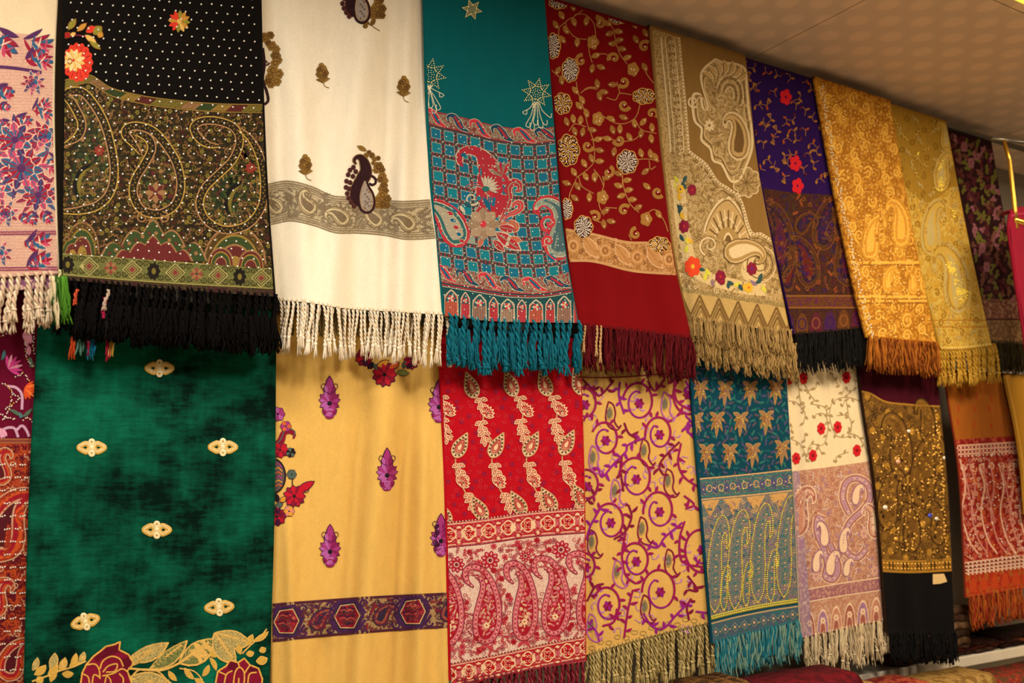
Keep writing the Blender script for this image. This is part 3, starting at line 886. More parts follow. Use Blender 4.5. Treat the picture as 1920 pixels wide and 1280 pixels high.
def u2():
    s = mk('U2', 'fringed_shawl', 'black shawl dotted with white beads above an olive paisley border and black fringe', [(119, -260), (121, 0), (121, 180), (118, 400), (117, 530)], [(484, -200), (487, 0), (492, 190), (499, 350), (513, 545)],
           [(117, 524), (300, 540), (513, 556)], D_UP + .028, cloth_mat('#0e0a07', var=.05), seed=2, wave=.005, edge=.012)
    r = random.Random(2)
    top = scurve([(110, 152), (140, 146), (165, 140), (205, 163), (260, 178), (330, 188), (400, 194), (500, 196)])
    gt = scurve([(110, 474), (300, 488), (520, 504)]); gb = scurve([(110, 515), (300, 530), (520, 542)])
    olive, gold, tan, brn, mar, grn, dk = [thread(c) for c in ('#6a5c22', '#86692c', '#86603c', '#443012', '#54201c', '#2f3d1b', '#171109')]
    f = s.part('woven_field', 'dark brown and olive woven field', 'stuff')
    f.patch(top, gt, brocade('#332a12', '#130e06', '#22170a', scale=330, amt=.35), .4)
    # slanted-stripe edging between plain and patterned parts
    e = s.part('striped_edging'); xs = np.linspace(112, 500, 60)
    e.patch(top, off(top, 15), thread('#2a2210'), .6)
    for k, x in enumerate(np.arange(118, 498, 9.5)):
        m = (olive, olive, tan, grn, gold, mar)[(k // 3) % 6]
        for q in range(3):
            xx = x + q * 3
            e.ribbon([(xx + 7, top(xx + 7) + 1.5), (xx, top(xx) + 7.5), (xx - 7, top(xx - 7) + 13.5)], 1.7, m, .9)
    for o in (0, 15): e.ribbon(np.c_[xs, top(xs) + o], 1.6, gold, 1.1)
    Z = lambda pts: [(x / 2.56, y / 2.56) for x, y in pts]
    avoid = []
    scrolls = [
        (Z([(676, 738), (640, 690), (603, 645), (612, 615), (660, 605), (735, 630), (800, 700), (850, 790), (868, 890), (845, 975), (790, 1018), (735, 1026), (672, 1000), (640, 930), (650, 860), (695, 785), (728, 715), (712, 665), (668, 640), (645, 640)]), 15, (748, 925)),
        (Z([(1050, 700), (1000, 694), (952, 660), (930, 612), (965, 582), (1040, 580), (1120, 610), (1150, 675), (1118, 765), (1045, 840), (985, 900), (958, 975), (985, 1050), (1050, 1095), (1120, 1102), (1200, 1070), (1258, 985), (1268, 870), (1250, 760), (1205, 670), (1150, 620)]), 14, (1125, 935)),
        (Z([(300, 700), (372, 655), (392, 590), (350, 500), (318, 450), (390, 440), (450, 500), (500, 590), (532, 700), (548, 820), (530, 920), (470, 985), (380, 1010), (305, 1015)]), 15, (400, 850))]
    for i_, (pts, wd, (fx, fy)) in enumerate(scrolls):
        b = s.part('woven_paisley', 'curling paisley outlined in old gold')
        sp = smooth(pts, 110); T = np.gradient(sp, axis=0); T /= np.linalg.norm(T, axis=1)[:, None]; Nn = np.stack([-T[:, 1], T[:, 0]], 1)
        body = sp[34:92] if i_ < 2 else sp[8:]
        polyfill(b, body[::2], (thread('#241a0c'), thread('#1d2412'), thread('#1f2412'))[i_], .7, 5)
        infill(b, body, 9., (brn, grn, mar, thread('#3c4a22'), olive, tan), r, .9, k0=.8)
        tp_ = np.interp(np.linspace(0, 1, 110), [0, .08, .9, 1], [.35, 1, 1, .5])
        b.ribbon(sp, wd * tp_, thread('#1f180a'), 1.1, across=3)
        for sg in (-.5, .5): b.ribbon(sp + Nn * (sg * wd * tp_)[:, None], 2.2, (thread('#a4823a'), thread('#9a7048'))[sg > 0], 1.4)
        b.ribbon(sp, 1.2, brn, 1.3)
        for k, (qx, qy, a) in enumerate(b.along(sp, 5.5)):
            b.leaf(qx, qy, qx + 4.5 * math.cos(a + (1.1 if k % 2 else -1.1)), qy + 4.5 * math.sin(a + (1.1 if k % 2 else -1.1)), 2.2, (olive, tan, gold)[k % 3], 1.35, n=4)
        for k, (qx, qy, a) in enumerate(b.along(sp[30:], 8.5)):
            o_ = wd * .5 + 1; sg = -1 if i_ != 2 else 1
            b.leaf(qx + o_ * math.cos(a + sg * 1.57), qy + o_ * math.sin(a + sg * 1.57), qx + (o_ + 8) * math.cos(a + sg * 1.3), qy + (o_ + 8) * math.sin(a + sg * 1.3), 3., (brn, olive, tan)[k % 3], 1.)
        fx, fy = fx / 2.56, fy / 2.56
        if i_ == 0: b.flower(fx, fy, 19, 8, tan, mar, lay=1.5, pw=.6, mats=[tan, mar], outline=tan)
        else:
            b.leaf(fx + 14, fy - 26, fx - 8, fy + 44, 15, thread('#0f0c08'), 1.3, bend=.4); b.leaf(fx + 12, fy - 18, fx - 5, fy + 36, 8, olive, 1.5, bend=.4)
            b.leaf(fx - 22, fy - 6, fx - 12, fy + 36, 9, grn, 1.3, bend=-.3); b.flower(fx + 30, fy - 50, 11, 7, thread('#7a2a20'), tan, lay=1.4, rot=.2)
        avoid.append((float(body[:, 0].mean()), float(body[:, 1].mean()), 36, 44))
    def fill(b, x, y, k):
        m = (olive, tan, gold, brn, mar, grn)
        if k % 3 == 0: curl(b, x, y, 5.5, m[k % 5], r, 1.5, .8)
        elif k % 3 == 1: sprig(b, x, y, 6.5, (m[k % 6], m[(k + 2) % 6]), r, .8)
        else: b.flower(x, y, 5, 6, m[(k + 1) % 6], m[(k + 4) % 6], lay=.8, raise_=.05)
    f.clip(off(top, 15), gt)
    scatter(f, 112, 512, 165, 495, 11, fill, r, [(a_, b_, c_ * .8, d_ * .8) for a_, b_, c_, d_ in avoid])
    for (cx, cyb, w, h) in ((154, 477, 66, 62), (136, 478, 52, 40), (440, 500, 122, 78)):
        b = s.part('woven_arch'); b.clip(None, gt)
        for i, (k, m) in enumerate(((1, tan), (.94, brn), (.78, gold), (.73, grn), (.55, tan), (.5, mar), (.26, gold))):
            arch(b, cx, cyb, w * k, h * k, m, .9 + .1 * i)
        for i in range(9):
            a = PI + PI * (i + .5) / 9; b.dot(cx + w * .43 * math.cos(a), cyb + h * .86 * math.sin(a), 2, (olive, tan)[i % 2], 1.9, dome=.2)
    for (cx, cyb, w, h) in ((414, 497, 50, 34), (470, 502, 50, 34)):
        b = s.part('woven_arch'); b.clip(None, gt)
        for i, (k, m) in enumerate(((1, tan), (.9, mar), (.76, gold), (.68, grn), (.48, tan), (.4, mar))): arch(b, cx, cyb, w * k, h * k, m, 1.7 + .08 * i)
    b = s.part('woven_arch', 'scalloped maroon arch in the middle of the border'); b.clip(None, gt)
    for i, (k, kh, m) in enumerate(((1, 1.06, tan), (.965, 1.0, thread('#2f3d1b')), (.74, .66, tan), (.70, .61, thread('#5a1e1c')))):
        p = arch(b, 287, 490, 205 * k, 76 * kh, m, 1.3 + .1 * i, 'scallop', 61)
    for i in range(14): b.flower(205 + i * 12.5, 478 - 44 * (1 - abs(i - 6.5) / 7.), 4, 5, (mar, tan)[i % 2], gold, lay=1.75, raise_=0)
    for sx in (-1, 1): b.spiral(287 + sx * 20, 408, 11, 1.4, -PI / 2 if sx > 0 else -PI / 2, 3.2, tan, 1.6, dirn=sx)
    # green border band
    g = band(s, 'woven_border', gt, gb, brocade('#77703a', '#4a4a22', '#5f6232', scale=420, amt=.5), .6, thread('#8a8044'), 2.)
    gm = [thread('#9a8f56'), thread('#3b3216'), thread('#8a8048'), thread('#4a4a20'), tan, thread('#6b2f28')]
    for k, x in enumerate(np.arange(127, 520, 40.3)):
        y = (float(gt(x)) + float(gb(x))) / 2
        if k % 2: diamond(g, x, y, 19, 18, gm, 1.)
        elif k % 4 == 0: g.blob(x, y, 11, 15, dk, 1., lobes=9, amp=.3); g.blob(x, y, 4, 6, olive, 1.2)
        else: g.flower(x, y, 13, 8, thread('#7a3a2c'), grn, lay=1., mats=[thread('#7a3a2c'), tan])
        for sx in (-1, 1):
            for sy in (-1, 1): g.spiral(x + 20 + sx * 6, y + sy * 11, 6.5, 1.3, 0 if sx > 0 else PI, 1.8, thread('#332c12'), 1., dirn=sx * sy)
    # narrow dark hem below the band
    hb = s.part('dark_hem'); hb.patch(gb, s.hem, brocade('#4a3a20', '#15100c', '#3a1a1c', scale=330), .6)
    # corner flowers
    b = s.part('embroidered_flower', 'red flower with a pale yellow heart at the left edge')
    rd, rd2, yl, yl2, ol2 = thread('#c2301c'), thread('#8e1a14'), thread('#c9a050'), thread('#b07a2a'), thread('#7d7426')
    b.blob(146, 117, 27, 35, rd, 1.3, lobes=15, amp=.14, dome=.4)
    for k in range(15): b.ribbon([(146 + 13 * math.cos(k * .419), 117 + 17 * math.sin(k * .419)), (146 + 25 * math.cos(k * .419), 117 + 32 * math.sin(k * .419))], 1.3, rd2, 1.75)
    b = s.part('flower_heart', 'pale yellow heart', under=b)
    b.flower(138, 113, 22, 12, yl, None, rot=.3, mats=[yl, thread('#d4b47a')], pw=.7, lay=1.9); b.ring(131, 115, 4, 5, 1.6, thread('#7a3a1c'), 2.4)
    b = s.part('embroidered_leaf_spray')
    for (x0, y0, x1, y1, w, m) in ((128, 55, 142, 36, 11, ol2), (145, 58, 162, 44, 9, yl2), (162, 60, 178, 50, 12, rd), (176, 64, 190, 50, 16, ol2), (183, 62, 193, 68, 11, yl2), (160, 66, 180, 80, 10, yl), (168, 76, 188, 92, 9, ol2), (122, 62, 130, 70, 12, rd2), (132, 66, 142, 62, 7, yl)):
        leaf2(b, x0, y0, x1, y1, w, m, thread('#6a3a18'), 1.4)
    b.line([(130, 70), (148, 66), (170, 74), (186, 90)], 2, thread('#7a1a30'), 1.3)
    b = s.part('embroidered_flower', 'small olive and red flower')
    b.flower(336, 40, 21, 12, yl2, yl, rot=.1, mats=[ol2, yl2, yl, ol2, rd, rd, yl2, rd, rd, ol2, yl2, yl2], pw=.75, lay=1.4, inner=.05)
    # beads
    bd = s.part('bead_rows', 'tiny white beads', 'stuff'); bm = shiny('#e6dccb', .25)
    for j in range(-2, 33):
        for i in range(0, 21):
            x = 122 + i * 19.6 + (9.8 if j % 2 else 0) + r.uniform(-1.2, 1.2) + (j * .9) % 9
            y = j * 15.7 + (x - 120) * .075 - 12 + r.uniform(-1.2, 1.2)
            if x > s.xl(y) + 4 and x < s.xr(y) - 4 and y < gb(x) - 36: bd.dot(x, y, 1.75, bm, 2.0)
    bk = thread('#0f0c0b', var=.5, spec=.02)
    fringe(s, 'twist', bk, 124, 520, 34, 104, 5.2, tilt=.07, lay=-1)
    fringe(s, 'twist', thread('#0a0807', spec=.02), 122, 520, 30, 112, 6.0, tilt=.1, lay=-9)
    fringe(s, 'fluff', thread('#0d0a09', spec=.02), 150, 522, 30, 72, 11, tilt=.12, lay=1, dy=44)
    s.finish()
    # coloured tassels of the shawl behind, showing below the black fringe
    t = empty('tasselled_scarf', s.map(190, 560, -22, clamp=False)); tag(t, 'multicoloured tassels hanging out from behind the black fringe', 'scarf')
    ob = s.e, s.org
    s.e, s.org = t, np.array(t.location)
    for i, (x, y, l, w, c) in enumerate(((142, 600, 78, 6, '#c4451c'), (152, 600, 72, 7, '#5a8a78'), (172, 585, 92, 6, '#1f7a9a'), (180, 590, 80, 6, '#1c86b8'), (169, 575, 96, 5, '#8c1430'), (207, 600, 80, 6, '#a2143a'), (213, 610, 62, 5, '#cba04a'), (196, 560, 40, 4, '#9a1a40'), (146, 545, 30, 4, '#b8482a'), (203, 545, 40, 4, '#b39a86'), (199, 590, 46, 4, '#1a1413'))):
        tassel(s, 'fluff' if i not in (7, 8, 9) else 'twist', thread(c), x, y, l, w, var=i % 6, lay=-12 if i < 7 else 6)
    hv = Part(s, 'header_band'); hv.patch(lambda x: 0 * x + 470., lambda x: 0 * x + 600., cloth_mat('#3a1020'), -22, x0=128, x1=225); hv.build()
    s.e, s.org = ob
    # lone green tassel between the two left shawls
    t = empty('silk_tassel', s.map(108, 512, 2, clamp=False)); tag(t, 'bright green silk tassel beside the cream fringe', 'tassel')
    s.e, s.org = t, np.array(t.location)
    tassel(s, 'twist', thread('#c9c08a'), 112, 508, 26, 3, name='cord', lay=8)
    for i, (x, c, l) in enumerate(((110, '#355f14', 92), (104, '#294a10', 80), (117, '#4c8020', 90), (122, '#3f701a', 84), (99, '#c9b58f', 100))):
        tassel(s, 'fluff', thread(c), x, 520, l, 9, var=i, tilt=-.12, lay=6, name='skein')
    s.e, s.org = ob

def u3():
    s = mk('U3', 'fringed_shawl', 'cream shawl with brown paisley sprigs, a taupe band and white twisted fringe', [(484, -200), (489, 0), (493, 190), (499, 340), (510, 440), (517, 562)], [(791, -200), (795, 0), (800, 200), (807, 375), (822, 480), (835, 592)],
           [(517, 562), (570, 566), (640, 577), (740, 584), (835, 590)], D_UP + .012, cloth_mat('#f3e5ca', var=.03, mscale=60), seed=3, wave=.0035,
           folds=[(508, -100, 524, 560, 18, -.018), (700, -60, 615, 590, 34, .026), (560, 100, 575, 600, 24, .020), (768, -60, 752, 560, 18, .022), (650, 300, 672, 600, 26, -.016), (806, 150, 820, 600, 16, .016), (732, 0, 722, 400, 14, -.008)])
    r = random.Random(3)
    gold, gold2, dk, dk2, pale = thread('#6d4f1f'), thread('#846229'), thread('#2c1216'), thread('#45201e'), thread('#b89a78')
    top = scurve([(490, 345), (500, 344), (535, 338), (589, 350), (622, 365), (655, 368), (731, 375), (753, 376), (810, 373)])
    bot = scurve([(490, 424), (503, 423), (543, 415), (589, 424), (628, 437), (671, 438), (726, 443), (756, 449), (820, 447)])
    b = band(s, 'woven_band', top, bot, brocade('#a8946f', '#d6c6a4', scale=300, amt=.25), .5)
    tp, tl = thread('#84735a'), thread('#75634a')
    xs = np.linspace(490, 825, 90)
    for o in (1.5, 6, 10, 14): b.ribbon(np.c_[xs, top(xs) + o], 1.7 if o != 6 else 2.6, tp, .9)
    for o in (-1.5, -6, -10, -14): b.ribbon(np.c_[xs, bot(xs) + o], 1.7 if o != -6 else 2.6, tp, .9)
    for k, x in enumerate(np.arange(512, 822, 62)):
        y = (top(x) + bot(x)) / 2
        b.paisley(x + 4, y + 4, 50, -.9 if k % 2 else -.75, 1 if k % 2 else -1, [(1, thread('#a8946c')), (.7, thread('#c0ae86')), (.45, tl)], tl, 1.6, lay=.9, wide=1.1)
        b.paisley(x + 4, y + 4, 50, -.9 if k % 2 else -.75, 1 if k % 2 else -1, (), tp, 1.0, lay=1.2, wide=.8)
        for q in range(6):
            sprig(b, x + 33 + r.uniform(-7, 7), y - 18 + q * 8, 8, (tl, tp), r, .9)
        b.flower(x + 30, y - 10 + 14 * (k % 2), 8, 7, tl, tp, lay=1.)
        b.flower(x - 18, y + 16, 7, 6, tp, tl, lay=1.)
    scatter(b, 495, 825, 350, 445, 9, lambda bb, x, y, k: sprig(bb, x, y, 5.5, (tl, tp), r, .85) if k % 3 else curl(bb, x, y, 4, tp, r, 1.1, .85), r, inside=lambda x, y: top(x) + 16 < y < bot(x) - 16)
    def spr(x, y, sc=1., rot=0.):
        b = s.part('embroidered_sprig')
        c, q = math.cos(rot), math.sin(rot)
        def P(u, v): return x + (u * c - v * q) * sc, y + (u * q + v * c) * sc
        for (u, v, R) in ((-5, -12, 6), (4, -14, 6), (0, -20, 5.5), (-7, -4, 6), (6, -5, 6.5), (0, -8, 7), (-3, 2, 5), (4, 3, 5)):
            b.blob(*P(u, v), R * sc, R * sc * 1.05, gold if (u + v) % 2 else gold2, 1.1, lobes=6, amp=.2, dome=.4)
        for (u, v) in ((-4, -12), (3, -8), (0, -16), (4, -2)): b.ring(*P(u, v), 3 * sc, 3 * sc, .8, dk2, 1.8)
        b.leaf(*P(-1, 14), *P(-14, 6), 6 * sc, gold, 1.1, .3); b.leaf(*P(0, 14), *P(14, 7), 6 * sc, gold2, 1.1, -.3)
        b.leaf(*P(-1, 12), *P(-5, 4), 4, gold2); b.leaf(*P(0, 12), *P(5, 4), 4, gold)
        b.line([P(0, 8), P(0, 16), P(3, 22), P(10, 25)], 1.3, gold2, 1.)
    spr(605, 142, .95, -.12); spr(757, 167, .98, .02); spr(573, 314, .98, -.04)
    def big(dx, dy):
        K = lambda p: [(469 + u / 2.24 + dx, v / 2.24 + dy) for u, v in p]
        b = s.part('embroidered_paisley', 'dark brown comma with a comb of beads and a grey teardrop'); b0 = b
        sp = smooth(K([(446, 690), (437, 674), (448, 660), (468, 664), (482, 690), (486, 722), (470, 755), (448, 790), (436, 830), (452, 868)]), 50)
        w = np.interp(np.linspace(0, 1, 50), [0, .08, .22, .4, .62, .8, .93, 1], [2, 3.5, 6, 16, 24, 20, 10, 2])
        b.ribbon(sp, w + 3, thread('#8a6a44'), 1.1, across=4); b.ribbon(sp, w, dk, 1.25, across=4)
        for (u, v) in ((434, 702), (420, 714), (444, 720), (412, 733), (432, 740), (405, 760), (420, 766), (403, 786), (416, 792), (408, 812), (414, 832), (424, 850), (436, 866)):
            q = K([(u, v)])[0]; b.blob(q[0], q[1], 4.3, 4.6, dk2, 1.3, dome=.6)
        b = s.part('teardrop', 'pale grey teardrop with dark cord edge', under=b0)
        out = smooth(K([(500, 770), (514, 776), (527, 768), (526, 750), (508, 738), (484, 746), (466, 778), (455, 828), (464, 876), (490, 893), (514, 880), (522, 850), (515, 812), (498, 784), (490, 764)]), 70)
        polyfill(b, out[26:64:2], thread('#94867a'), 1.45, 3); b.ribbon(out, 4.4, dk, 1.7, raise_=.6)
        c0 = out[30:].mean(0); b.ribbon(c0 + (out[24:66] - c0) * .8, 1.3, thread('#a08058'), 1.8)
        for i in range(10): b.blob(c0[0] + 4 * math.sin(i * 2.1), c0[1] - 18 + i * 4.4, 2.2, 1.8, thread('#6d5c50'), 1.7)
        b = s.part('blossom_spray', 'gold-brown blossoms', under=b0)
        q0, q1 = K([(450, 612), (490, 634)]); b.leaf(*q0, *q1, 9, gold2, 1.2)
        for n_, (u, v, R) in enumerate(((500, 640, 10), (488, 652, 11), (512, 652, 12), (522, 668, 11), (538, 664, 10), (518, 684, 9), (540, 700, 20), (530, 714, 14), (552, 712, 15), (556, 738, 16), (548, 752, 14), (566, 758, 14), (562, 778, 16), (552, 792, 14), (568, 800, 14), (556, 818, 20), (574, 834, 18), (540, 838, 18), (558, 856, 20), (534, 862, 14), (575, 862, 14))):
            q = K([(u, v)])[0]; R /= 2.24; b.blob(q[0], q[1], R, R, (gold, gold2)[n_ % 2], 1.15, lobes=6, amp=.22, dome=.5); b.ring(q[0], q[1], R * .45, R * .45, .8, dk2, 1.9)
    big(0, 0)
    big(-9, -356)
    b = s.part('embroidered_sprig'); 
    for (x0, y0, x1, y1) in ((694, 46, 672, 40), (694, 48, 702, 32), (690, 50, 680, 50)): b.leaf(x0, y0, x1, y1, 9, gold, 1.2, .2)
    b.line([(694, 44), (700, 50), (712, 58)], 1.4, gold2)
    # cut-off motif at the left edge
    b = s.part('embroidered_paisley', 'paisley half wrapped round the left edge')
    for (u, v, R) in ((498, 70, 9), (507, 66, 7), (503, 80, 6), (510, 86, 9), (518, 92, 7), (517, 104, 9), (522, 112, 7), (516, 118, 8), (512, 132, 10), (522, 138, 9), (508, 144, 9), (518, 152, 9), (508, 158, 7), (503, 152, 7)):
        b.blob(u, v, R, R, gold if u % 2 else gold2, 1.15, lobes=6, amp=.22, dome=.5)
        b.ring(u, v, R * .45, R * .45, .9, dk2, 1.9)
    b.line([(493, 90), (496, 120), (493, 150), (500, 170), (503, 188), (496, 196)], 5, dk, 1.4, raise_=.4); b.spiral(499, 117, 6, 1.3, 0, 3, dk2, 1.5)
    wm, wm2 = thread('#efe0c8', var=.2), thread('#dcc6a4', var=.2)
    fringe(s, 'twist', wm, 522, 842, 40, 98, 3.4, tilt=.13, lay=-1, mat2=wm2, bias=.0)
    fringe(s, 'twist', wm, 522, 842, 26, 88, 3.4, tilt=.16, lay=-7, mat2=wm2)
    # back layer's olive-brown fringe
    fringe(s, 'yarn', thread('#6d5a30'), 540, 640, 12, 66, 4, tilt=.1, lay=-14)
    fringe(s, 'yarn', thread('#7d6a48'), 640, 820, 14, 56, 4, tilt=.1, lay=-14)
    s.finish()

def u4():
    s = mk('U4', 'fringed_shawl', 'teal shawl with checked red paisley border and thick teal rope fringe', [(793, -120), (797, 0), (803, 210), (813, 380), (834, 595)], [(1015, -60), (1020, 0), (1038, 237), (1060, 470), (1084, 608)],
           [(834, 590), (900, 600), (960, 603), (1084, 605)], D_UP + .026, cloth_mat('#065e63', var=.05), seed=4, wave=.004, edge=.010)
    r = random.Random(4)
    red, red2, teal, blue, tan, cream, ink, org = [thread(c) for c in ('#9c2430', '#b5303a', '#0c6468', '#0c5570', '#8c7a62', '#b5a88e', '#2b2a34', '#b4523c')]
    top = scurve([(795, 202), (801, 204), (863, 219), (945, 238), (1000, 242), (1045, 237)])
    t2 = off(top, 27)
    b1 = scurve([(815, 494), (880, 505), (960, 517), (1030, 516), (1072, 508)]); b2 = off(b1, 33)
    f = s.part('checked_field', 'blue-green check woven in tan and red', 'stuff')
    f.patch(t2, b1, brocade('#55383c', '#0c3a42', '#3f4448', scale=420, amt=.3), .5)
    sq = thread('#0a6e7c'); sq2 = thread('#0b5f7a'); dkl = thread('#243b44')
    for j in range(10):
        for i in range(-1, 11):
            u = (i + .5) / 9.6; v = (j + .55) / 9.8
            def at(u, v):
                y = 360.
                for _ in range(3):
                    x = float(s.xl(y) + (s.xr(y) - s.xl(y)) * u); y = float(t2(x) * (1 - v) + b1(x) * v)
                return x, y
            du, dv = .041, .039
            q = [at(u - du, v - dv), at(u + du, v - dv), at(u + du, v + dv), at(u - du, v + dv)]
            f.poly(q, cream if False else thread('#7f8878'), .8)
            du, dv = .034, .032
            f.poly([at(u - du, v - dv), at(u + du, v - dv), at(u + du, v + dv), at(u - du, v + dv)], sq if (i + j) % 2 else sq2, .95)
            for k in range(5):      # little bars in the gaps
                a = at(u - .03 + k * .015, v + .05)
                f.ribbon([(a[0], a[1] - 3.5), (a[0], a[1] + 3.5)], 1.3, (red, dkl)[k % 2], .85)
                a = at(u + .052, v - .03 + k * .015)
                f.ribbon([(a[0] - 3, a[1]), (a[0] + 3, a[1])], 1.3, (dkl, red)[k % 2], .85)
            a = at(u + .052, v + .05); f.dot(*a, 2.2, tan, .9, dome=.1)
    def comma(b, x, y, sgn, m1, m2, sc=1., ang=.35):
        c, q = math.cos(ang), math.sin(ang)
        pts = [(-15, 2 * sgn), (-18, -5 * sgn), (-11, -8 * sgn), (-3, -3 * sgn), (6, 4 * sgn), (17, 6 * sgn)]
        p = smooth([(x + (u * c - v * q) * sc, y + (u * q + v * c) * sc) for u, v in pts], 24)
        w = np.interp(np.linspace(0, 1, 24), [0, .3, .7, 1], [2, 5, 9, 2]) * sc
        b.ribbon(p, w + 2.2, cream, 1., across=2); b.ribbon(p, w, m1, 1.15, across=2); b.ribbon(p[10:20], w[10:20] * .4, m2, 1.3)
    for nm, (ta, tb) in (('a', (top, t2)), ('b', (b1, b2))):
        b = band(s, 'paisley_stripe', ta, tb, brocade('#7d6a54', '#9a8a74', '#7d3434', scale=360), .7, red, 1.6)
        xs = np.arange(818 if nm == 'a' else 836, 1080, 42.)
        for k, x in enumerate(xs):
            y = (ta(x) + tb(x)) / 2
            sl = math.atan(float(ta(x + 5) - ta(x - 5)) / 10)
            comma(b, x, y, 1, red2 if k % 2 == 0 else thread('#153f55'), blue if k % 2 == 0 else red, 1.3, sl + .12)
    # arcade row
    ab = s.part('arcade_row'); ab.patch(b2, off(s.hem, 0), brocade('#1d4a4c', '#0c3f42', scale=420), .6)
    xs2 = np.linspace(820, 1080, 50); ab.ribbon(np.c_[xs2, b2(xs2) + 4], 2, red, .9); ab.ribbon(np.c_[xs2, b2(xs2) + 7], 1.2, cream, .9)
    for k, x in enumerate(np.arange(846, 1090, 26.5)):
        y = float(s.hem(x)); H = y - float(b2(x)) - 10
        bigk = k % 2 == 0
        w = 28 if bigk else 19
        m = (org, red2, thread('#8d6a58'), red2, thread('#9a8068'), red2)[k % 6]
        b = s.part('woven_niche')
        arch(b, x, y, w, H, cream, .9, 'niche'); arch(b, x, y, w - 3, H - 2.5, m, 1., 'niche')
        for q in np.arange(-w / 2 + 3, w / 2 - 2, 3.3): b.ribbon([(x + q, y - H * .55), (x + q, y - H * .3), (x + q, y - 1)], .9, thread('#4a2a2a'), 1.15)
        arch(b, x, y - H * .55, w - 6, H * .38, thread('#16494c'), 1.2, 'point')
        b.flower(x, y - H * .66, w * .26, 6, red2, cream, lay=1.35, mats=[red2, cream])
    # main red paisley and its company
    b = s.part('woven_paisley', 'large red paisley with curled head')
    pts = smooth([(868, 312), (862, 302), (864, 288), (880, 281), (899, 287), (912, 305), (921, 330), (925, 355), (915, 390), (893, 402)], 60)
    w = np.interp(np.linspace(0, 1, 60), [0, .12, .3, .45, .6, .75, .88, 1], [3, 10, 14, 18, 40, 66, 56, 8])
    b.ribbon(pts, w + 4, cream, 1., across=5); b.ribbon(pts, w, red, 1.15, across=5)
    hole = smooth([(878, 318), (874, 303), (885, 297), (896, 304), (900, 322), (890, 338), (880, 345)], 20)
    for i in range(4): b.ring(893 + i * .5, 372 - i, 30 - i * 5, 30 - i * 5, 1.2, (red2, org, cream, red2)[i], 1.4, a0=-2.3, a1=.8)
    for k in range(9):
        a = -1.5 + k * .3; b.leaf(912, 352, 912 + 24 * math.cos(a - .5), 352 + 24 * math.sin(a - .5), 5.2, cream if k % 2 else thread('#a49a86'), 1.7)
    b.blob(911, 354, 7, 5, thread('#20645f'), 2.); b.spiral(885, 372, 14, 1.2, .5, 4, cream, 1.6); b.leaf(862, 385, 872, 400, 7, cream, 1.6); b.leaf(870, 378, 884, 388, 9, thread('#1b4a55'), 1.7); b.leaf(908, 370, 920, 396, 9, blue, 1.7)
    b.blob(869, 290, 5, 3.5, blue, 1.6)
    b = s.part('woven_flower', 'taupe flower with red heart'); b.flower(906, 420, 31, 8, thread('#8a7058'), red2, lay=1.7, mats=[thread('#8a7058'), thread('#9a8166')], pw=.85, cr=.2)
    for (x0, y0, x1, y1, w_, m) in ((930, 436, 975, 468, 20, red), (935, 425, 968, 432, 14, red), (905, 445, 898, 462, 9, org), (925, 450, 945, 470, 12, red), (955, 445, 978, 452, 10, org)):
        b = s.part('woven_leaf'); leaf2(b, x0, y0, x1, y1, w_, m, cream, 1.4, vein=tan)
    def hookc(pts, wmax, m, nm='woven_curl'):
        b = s.part(nm); p = smooth(pts, 34); w = np.interp(np.linspace(0, 1, 34), [0, .15, .6, 1], [3, wmax * .6, wmax, 3])
        b.ribbon(p, w + 2.6, cream, 1.2, across=3); b.ribbon(p, w, m, 1.35, across=3); b.ribbon(p, np.maximum(w * .18, .6), tan, 1.5)
    hookc([(938, 415), (948, 395), (955, 372), (953, 352), (962, 342), (973, 345), (974, 356), (966, 358)], 14, red)
    hookc([(945, 412), (955, 402), (966, 398), (976, 390), (974, 380), (964, 382), (962, 390)], 11, red2)
    hookc([(938, 420), (952, 416), (966, 420), (968, 430), (958, 432)], 10, org)
    for k in range(6):
        a = -PI * .95 + k * .33
        b = s.part('woven_leaf'); leaf2(b, 942, 330, 942 + 26 * math.cos(a + .25), 328 + 26 * math.sin(a + .25), 8, (thread('#7d6a58'), red)[k % 2], cream, 1.3)
    # side paisleys
    b = s.part('woven_paisley'); b.paisley(850, 425, 112, -.42, -1, [(1, red), (.82, cream), (.74, thread('#2a5a58')), (.5, thread('#9a8f78'))], red2, 3, lay=1.1, wide=.85, hook=.8)
    for k in range(5): leaf2(b, 838 + k * 6, 398 + k * 13, 850 + k * 5, 402 + k * 13, 7, (red, blue)[k % 2], cream, 1.7)
    b = s.part('woven_paisley'); b.paisley(1052, 445, 120, .25, -1, [(1, red), (.84, cream), (.76, thread('#7f8878')), (.5, thread('#3f5a60'))], red2, 3, lay=1.1, wide=.9, hook=1.2)
    for (x, y, rr) in ((1030, 418, 17), (1028, 452, 12)): b.spiral(x, y, rr, 1.3, 2., 6, red2, 1.6); b.spiral(x, y, rr * .7, 1., 2., 2, cream, 1.8)
    # gold stud stars
    gd = shiny('#e6d48a', .25); gs = shiny('#f4ecc8', .25)
